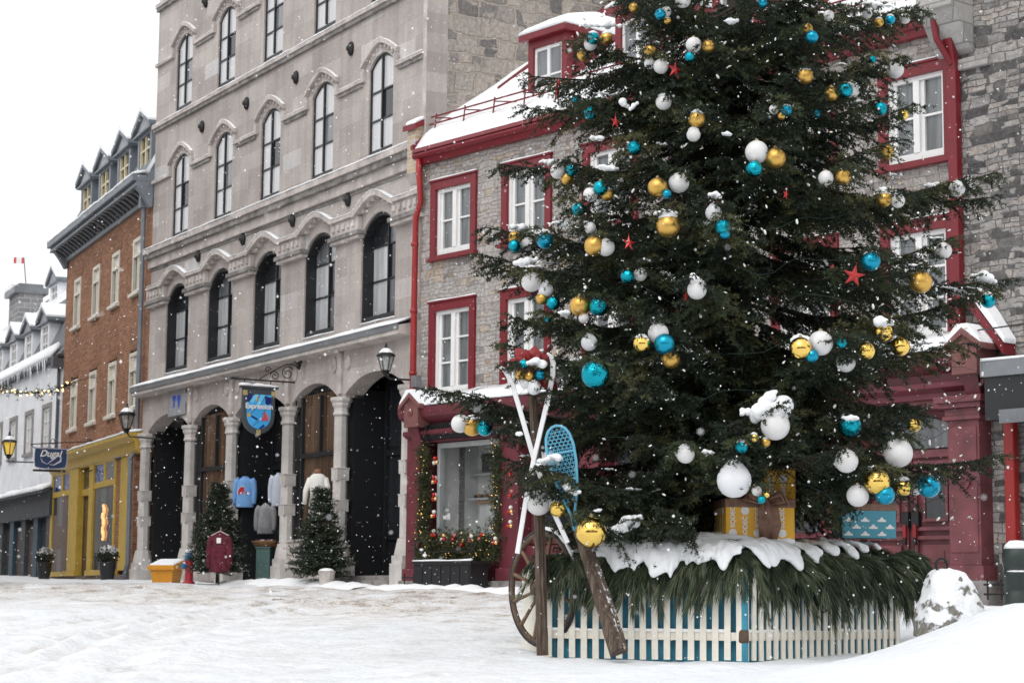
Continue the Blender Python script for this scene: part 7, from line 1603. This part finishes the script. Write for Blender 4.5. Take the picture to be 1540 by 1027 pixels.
# banked snow along the pavement
def bank(name, lab, fac, u0, u1, d, hgt, seed):
    r = np.random.default_rng(seed); n = int((u1 - u0) / .18); V_ = []; k = 7
    for j in range(n + 1):
        u = u0 + (u1 - u0) * j / n; e = math.sin(PI * (j + .2) / (n + .4)) ** .4; hh = hgt * r.uniform(.5, 1.2) * e
        for q in range(k): t = q / (k - 1); dd = d - .45 + .9 * t; x, y, _ = fac.w(u, dd + r.uniform(-.04, .04), 0); V_.append((x, y, gh(x, y) - .05 + (hh + .05) * math.sin(PI * t) ** .8))
    m = MB(); m.add(V_, [(j * k + q, j * k + q + 1, (j + 1) * k + q + 1, (j + 1) * k + q)[::-1] for j in range(n) for q in range(k - 1)]); o = m.build(name, SNOW, None, smooth=True); o['kind'] = 'structure'
bank('snow_bank', '', G, -16.5, -9.0, -1.2, .05, 1); bank('snow_bank', '', G, -8.0, -.3, -1.0, .14, 2); bank('snow_bank', '', H, .0, 6.5, -1.2, .12, 3); bank('snow_bank', '', H, 9, 15.5, -1.1, .10, 4)
m = MB(); r_ = random.Random(31)
for k in range(5): m.ball((r_.uniform(-.1, .1), r_.uniform(-.1, .1), .03), r_.uniform(.03, .07), 7, 5)
x, y = at(422, 896, 33)[:2]; o = m.build('snow_clod', M('dirty_snow', (.3, .27, .24), .9, var=.4, vscale=9), None, (x, y, gh(x, y) - .02)); o['kind'] = 'stuff'; o['label'] = 'scatter of dirty frozen clods on the sanded street'; o['category'] = 'snow clods'
# ------------------------------------------------------------------ falling snow
r = np.random.default_rng(99); oc = np.array([(1, 0, 0), (-1, 0, 0), (0, 1, 0), (0, -1, 0), (0, 0, 1), (0, 0, -1)], float); of = np.array([(0, 2, 4), (2, 1, 4), (1, 3, 4), (3, 0, 4), (2, 0, 5), (1, 2, 5), (3, 1, 5), (0, 3, 5)])
n_ = 9000; Y = 2.6 + 37 * r.random(n_) ** .55; X = r.uniform(-.275, .275, n_) * Y + 0; Z = CZ + Y * r.uniform(-.06, .32, n_); rad_s = r.uniform(.0025, .0062, n_) * np.where(r.random(n_) < .06, 1.7, 1); rad_s = np.where(Y < 8, rad_s * .62, rad_s)
gz = ground_h(X, Y); ok = Z > gz + .05; X, Y, Z, rad_s = X[ok], Y[ok], Z[ok], rad_s[ok]; n_ = len(X)
V = np.stack([X, Y, Z], 1)[:, None, :] + oc[None] * rad_s[:, None, None] * r.uniform(.6, 1.3, (n_, 6, 1)); Fc = (np.arange(n_) * 6)[:, None, None] + of[None]
o = place('falling_snow', np_mesh('falling_snow', V.reshape(-1, 3), Fc.reshape(-1, 3), 3, [M('snowflake', (.93, .93, .94), .7, var=.02)], smooth=True)); o['kind'] = 'stuff'; o['label'] = 'falling snowflakes drifting through the whole square'; o['category'] = 'snow'
# ------------------------------------------------------------------ the houses across the square, which the glass balls mirror
AC = [(-34, 11, 9.5, (.30, .27, .25)), (-22.5, 11, 11.5, (.20, .10, .07)), (-11, 12, 10, (.34, .33, .32)), (1.5, 12, 12, (.26, .24, .22)), (14, 11, 9.5, (.42, .40, .38)), (25.5, 12, 11, (.22, .12, .09))]
for k, (x0, w_, h_, col) in enumerate(AC):
    o = thing('row_house', ['grey', 'brick', 'pale grey', 'brown stone', 'whitewashed', 'dark brick'][k] + ' house in the row on the opposite side of the square', 'house', (x0, -19, -1.9), 0, 'houses across the square')
    m = MB(); m.box(0, w_ - .05, -9, 0, 0, h_); m.build('wall', M('house_wall', col, .85, var=.2, vscale=1), o)
    m = MB(); m.prism_x([(.4, h_), (-4.5, h_ + 4), (-9.4, h_)], -.02, w_ - .03); m.build('roof', SNOW, o)
    wnm = MB(); wnm.box(-.55, .55, -.02, .04, 0, 1.7); wme = wnm.mesh('window', GLASSD)
    for z in (1.0, 4.0, 7.0):
        for q in range(4): place('window', wme, o, (1.5 + q * (w_ - 3) / 3, 0, z))
# the other side of the side street, outside the picture on the left: what the shop windows mirror
for k, (u0, w_, h_, col, nm) in enumerate([(14, 13, 9.0, (.30, .28, .26), 'grey'), (.5, 14, 10.5, (.26, .24, .22), 'sandstone'), (-14, 13, 9.5, (.24, .12, .085), 'red brick'), (-27.5, 14, 10, (.26, .25, .24), 'plastered'), (-42, 15, 10, (.22, .20, .19), 'dark stone'), (-57.5, 15, 10.5, (.25, .16, .12), 'brown brick')]):
    x, y, _ = B.w(u0, -10.5, 0); o = thing('row_house', nm + ' house facing the brick house across the side street', 'house', (x, y, -.4), B.a + PI, 'houses across the side street')
    m = MB(); m.box(0, w_ - .05, 0, 8, 0, h_); m.build('wall', M('house_wall', col, .85, var=.2, vscale=1), o); m = MB(); m.prism_x([(-.4, h_), (8.4, h_), (4, h_ + 3.2)], -.02, w_ - .03); m.build('roof', SNOW, o)
    wnm = MB(); wnm.box(-.55, .55, -.03, .02, 0, 1.7); wme = wnm.mesh('window', GLASSD)
    for z in (1.0, 4.0, 7.0):
        for q in range(4): place('window', wme, o, (1.5 + q * (w_ - 3) / 3, 0, z))
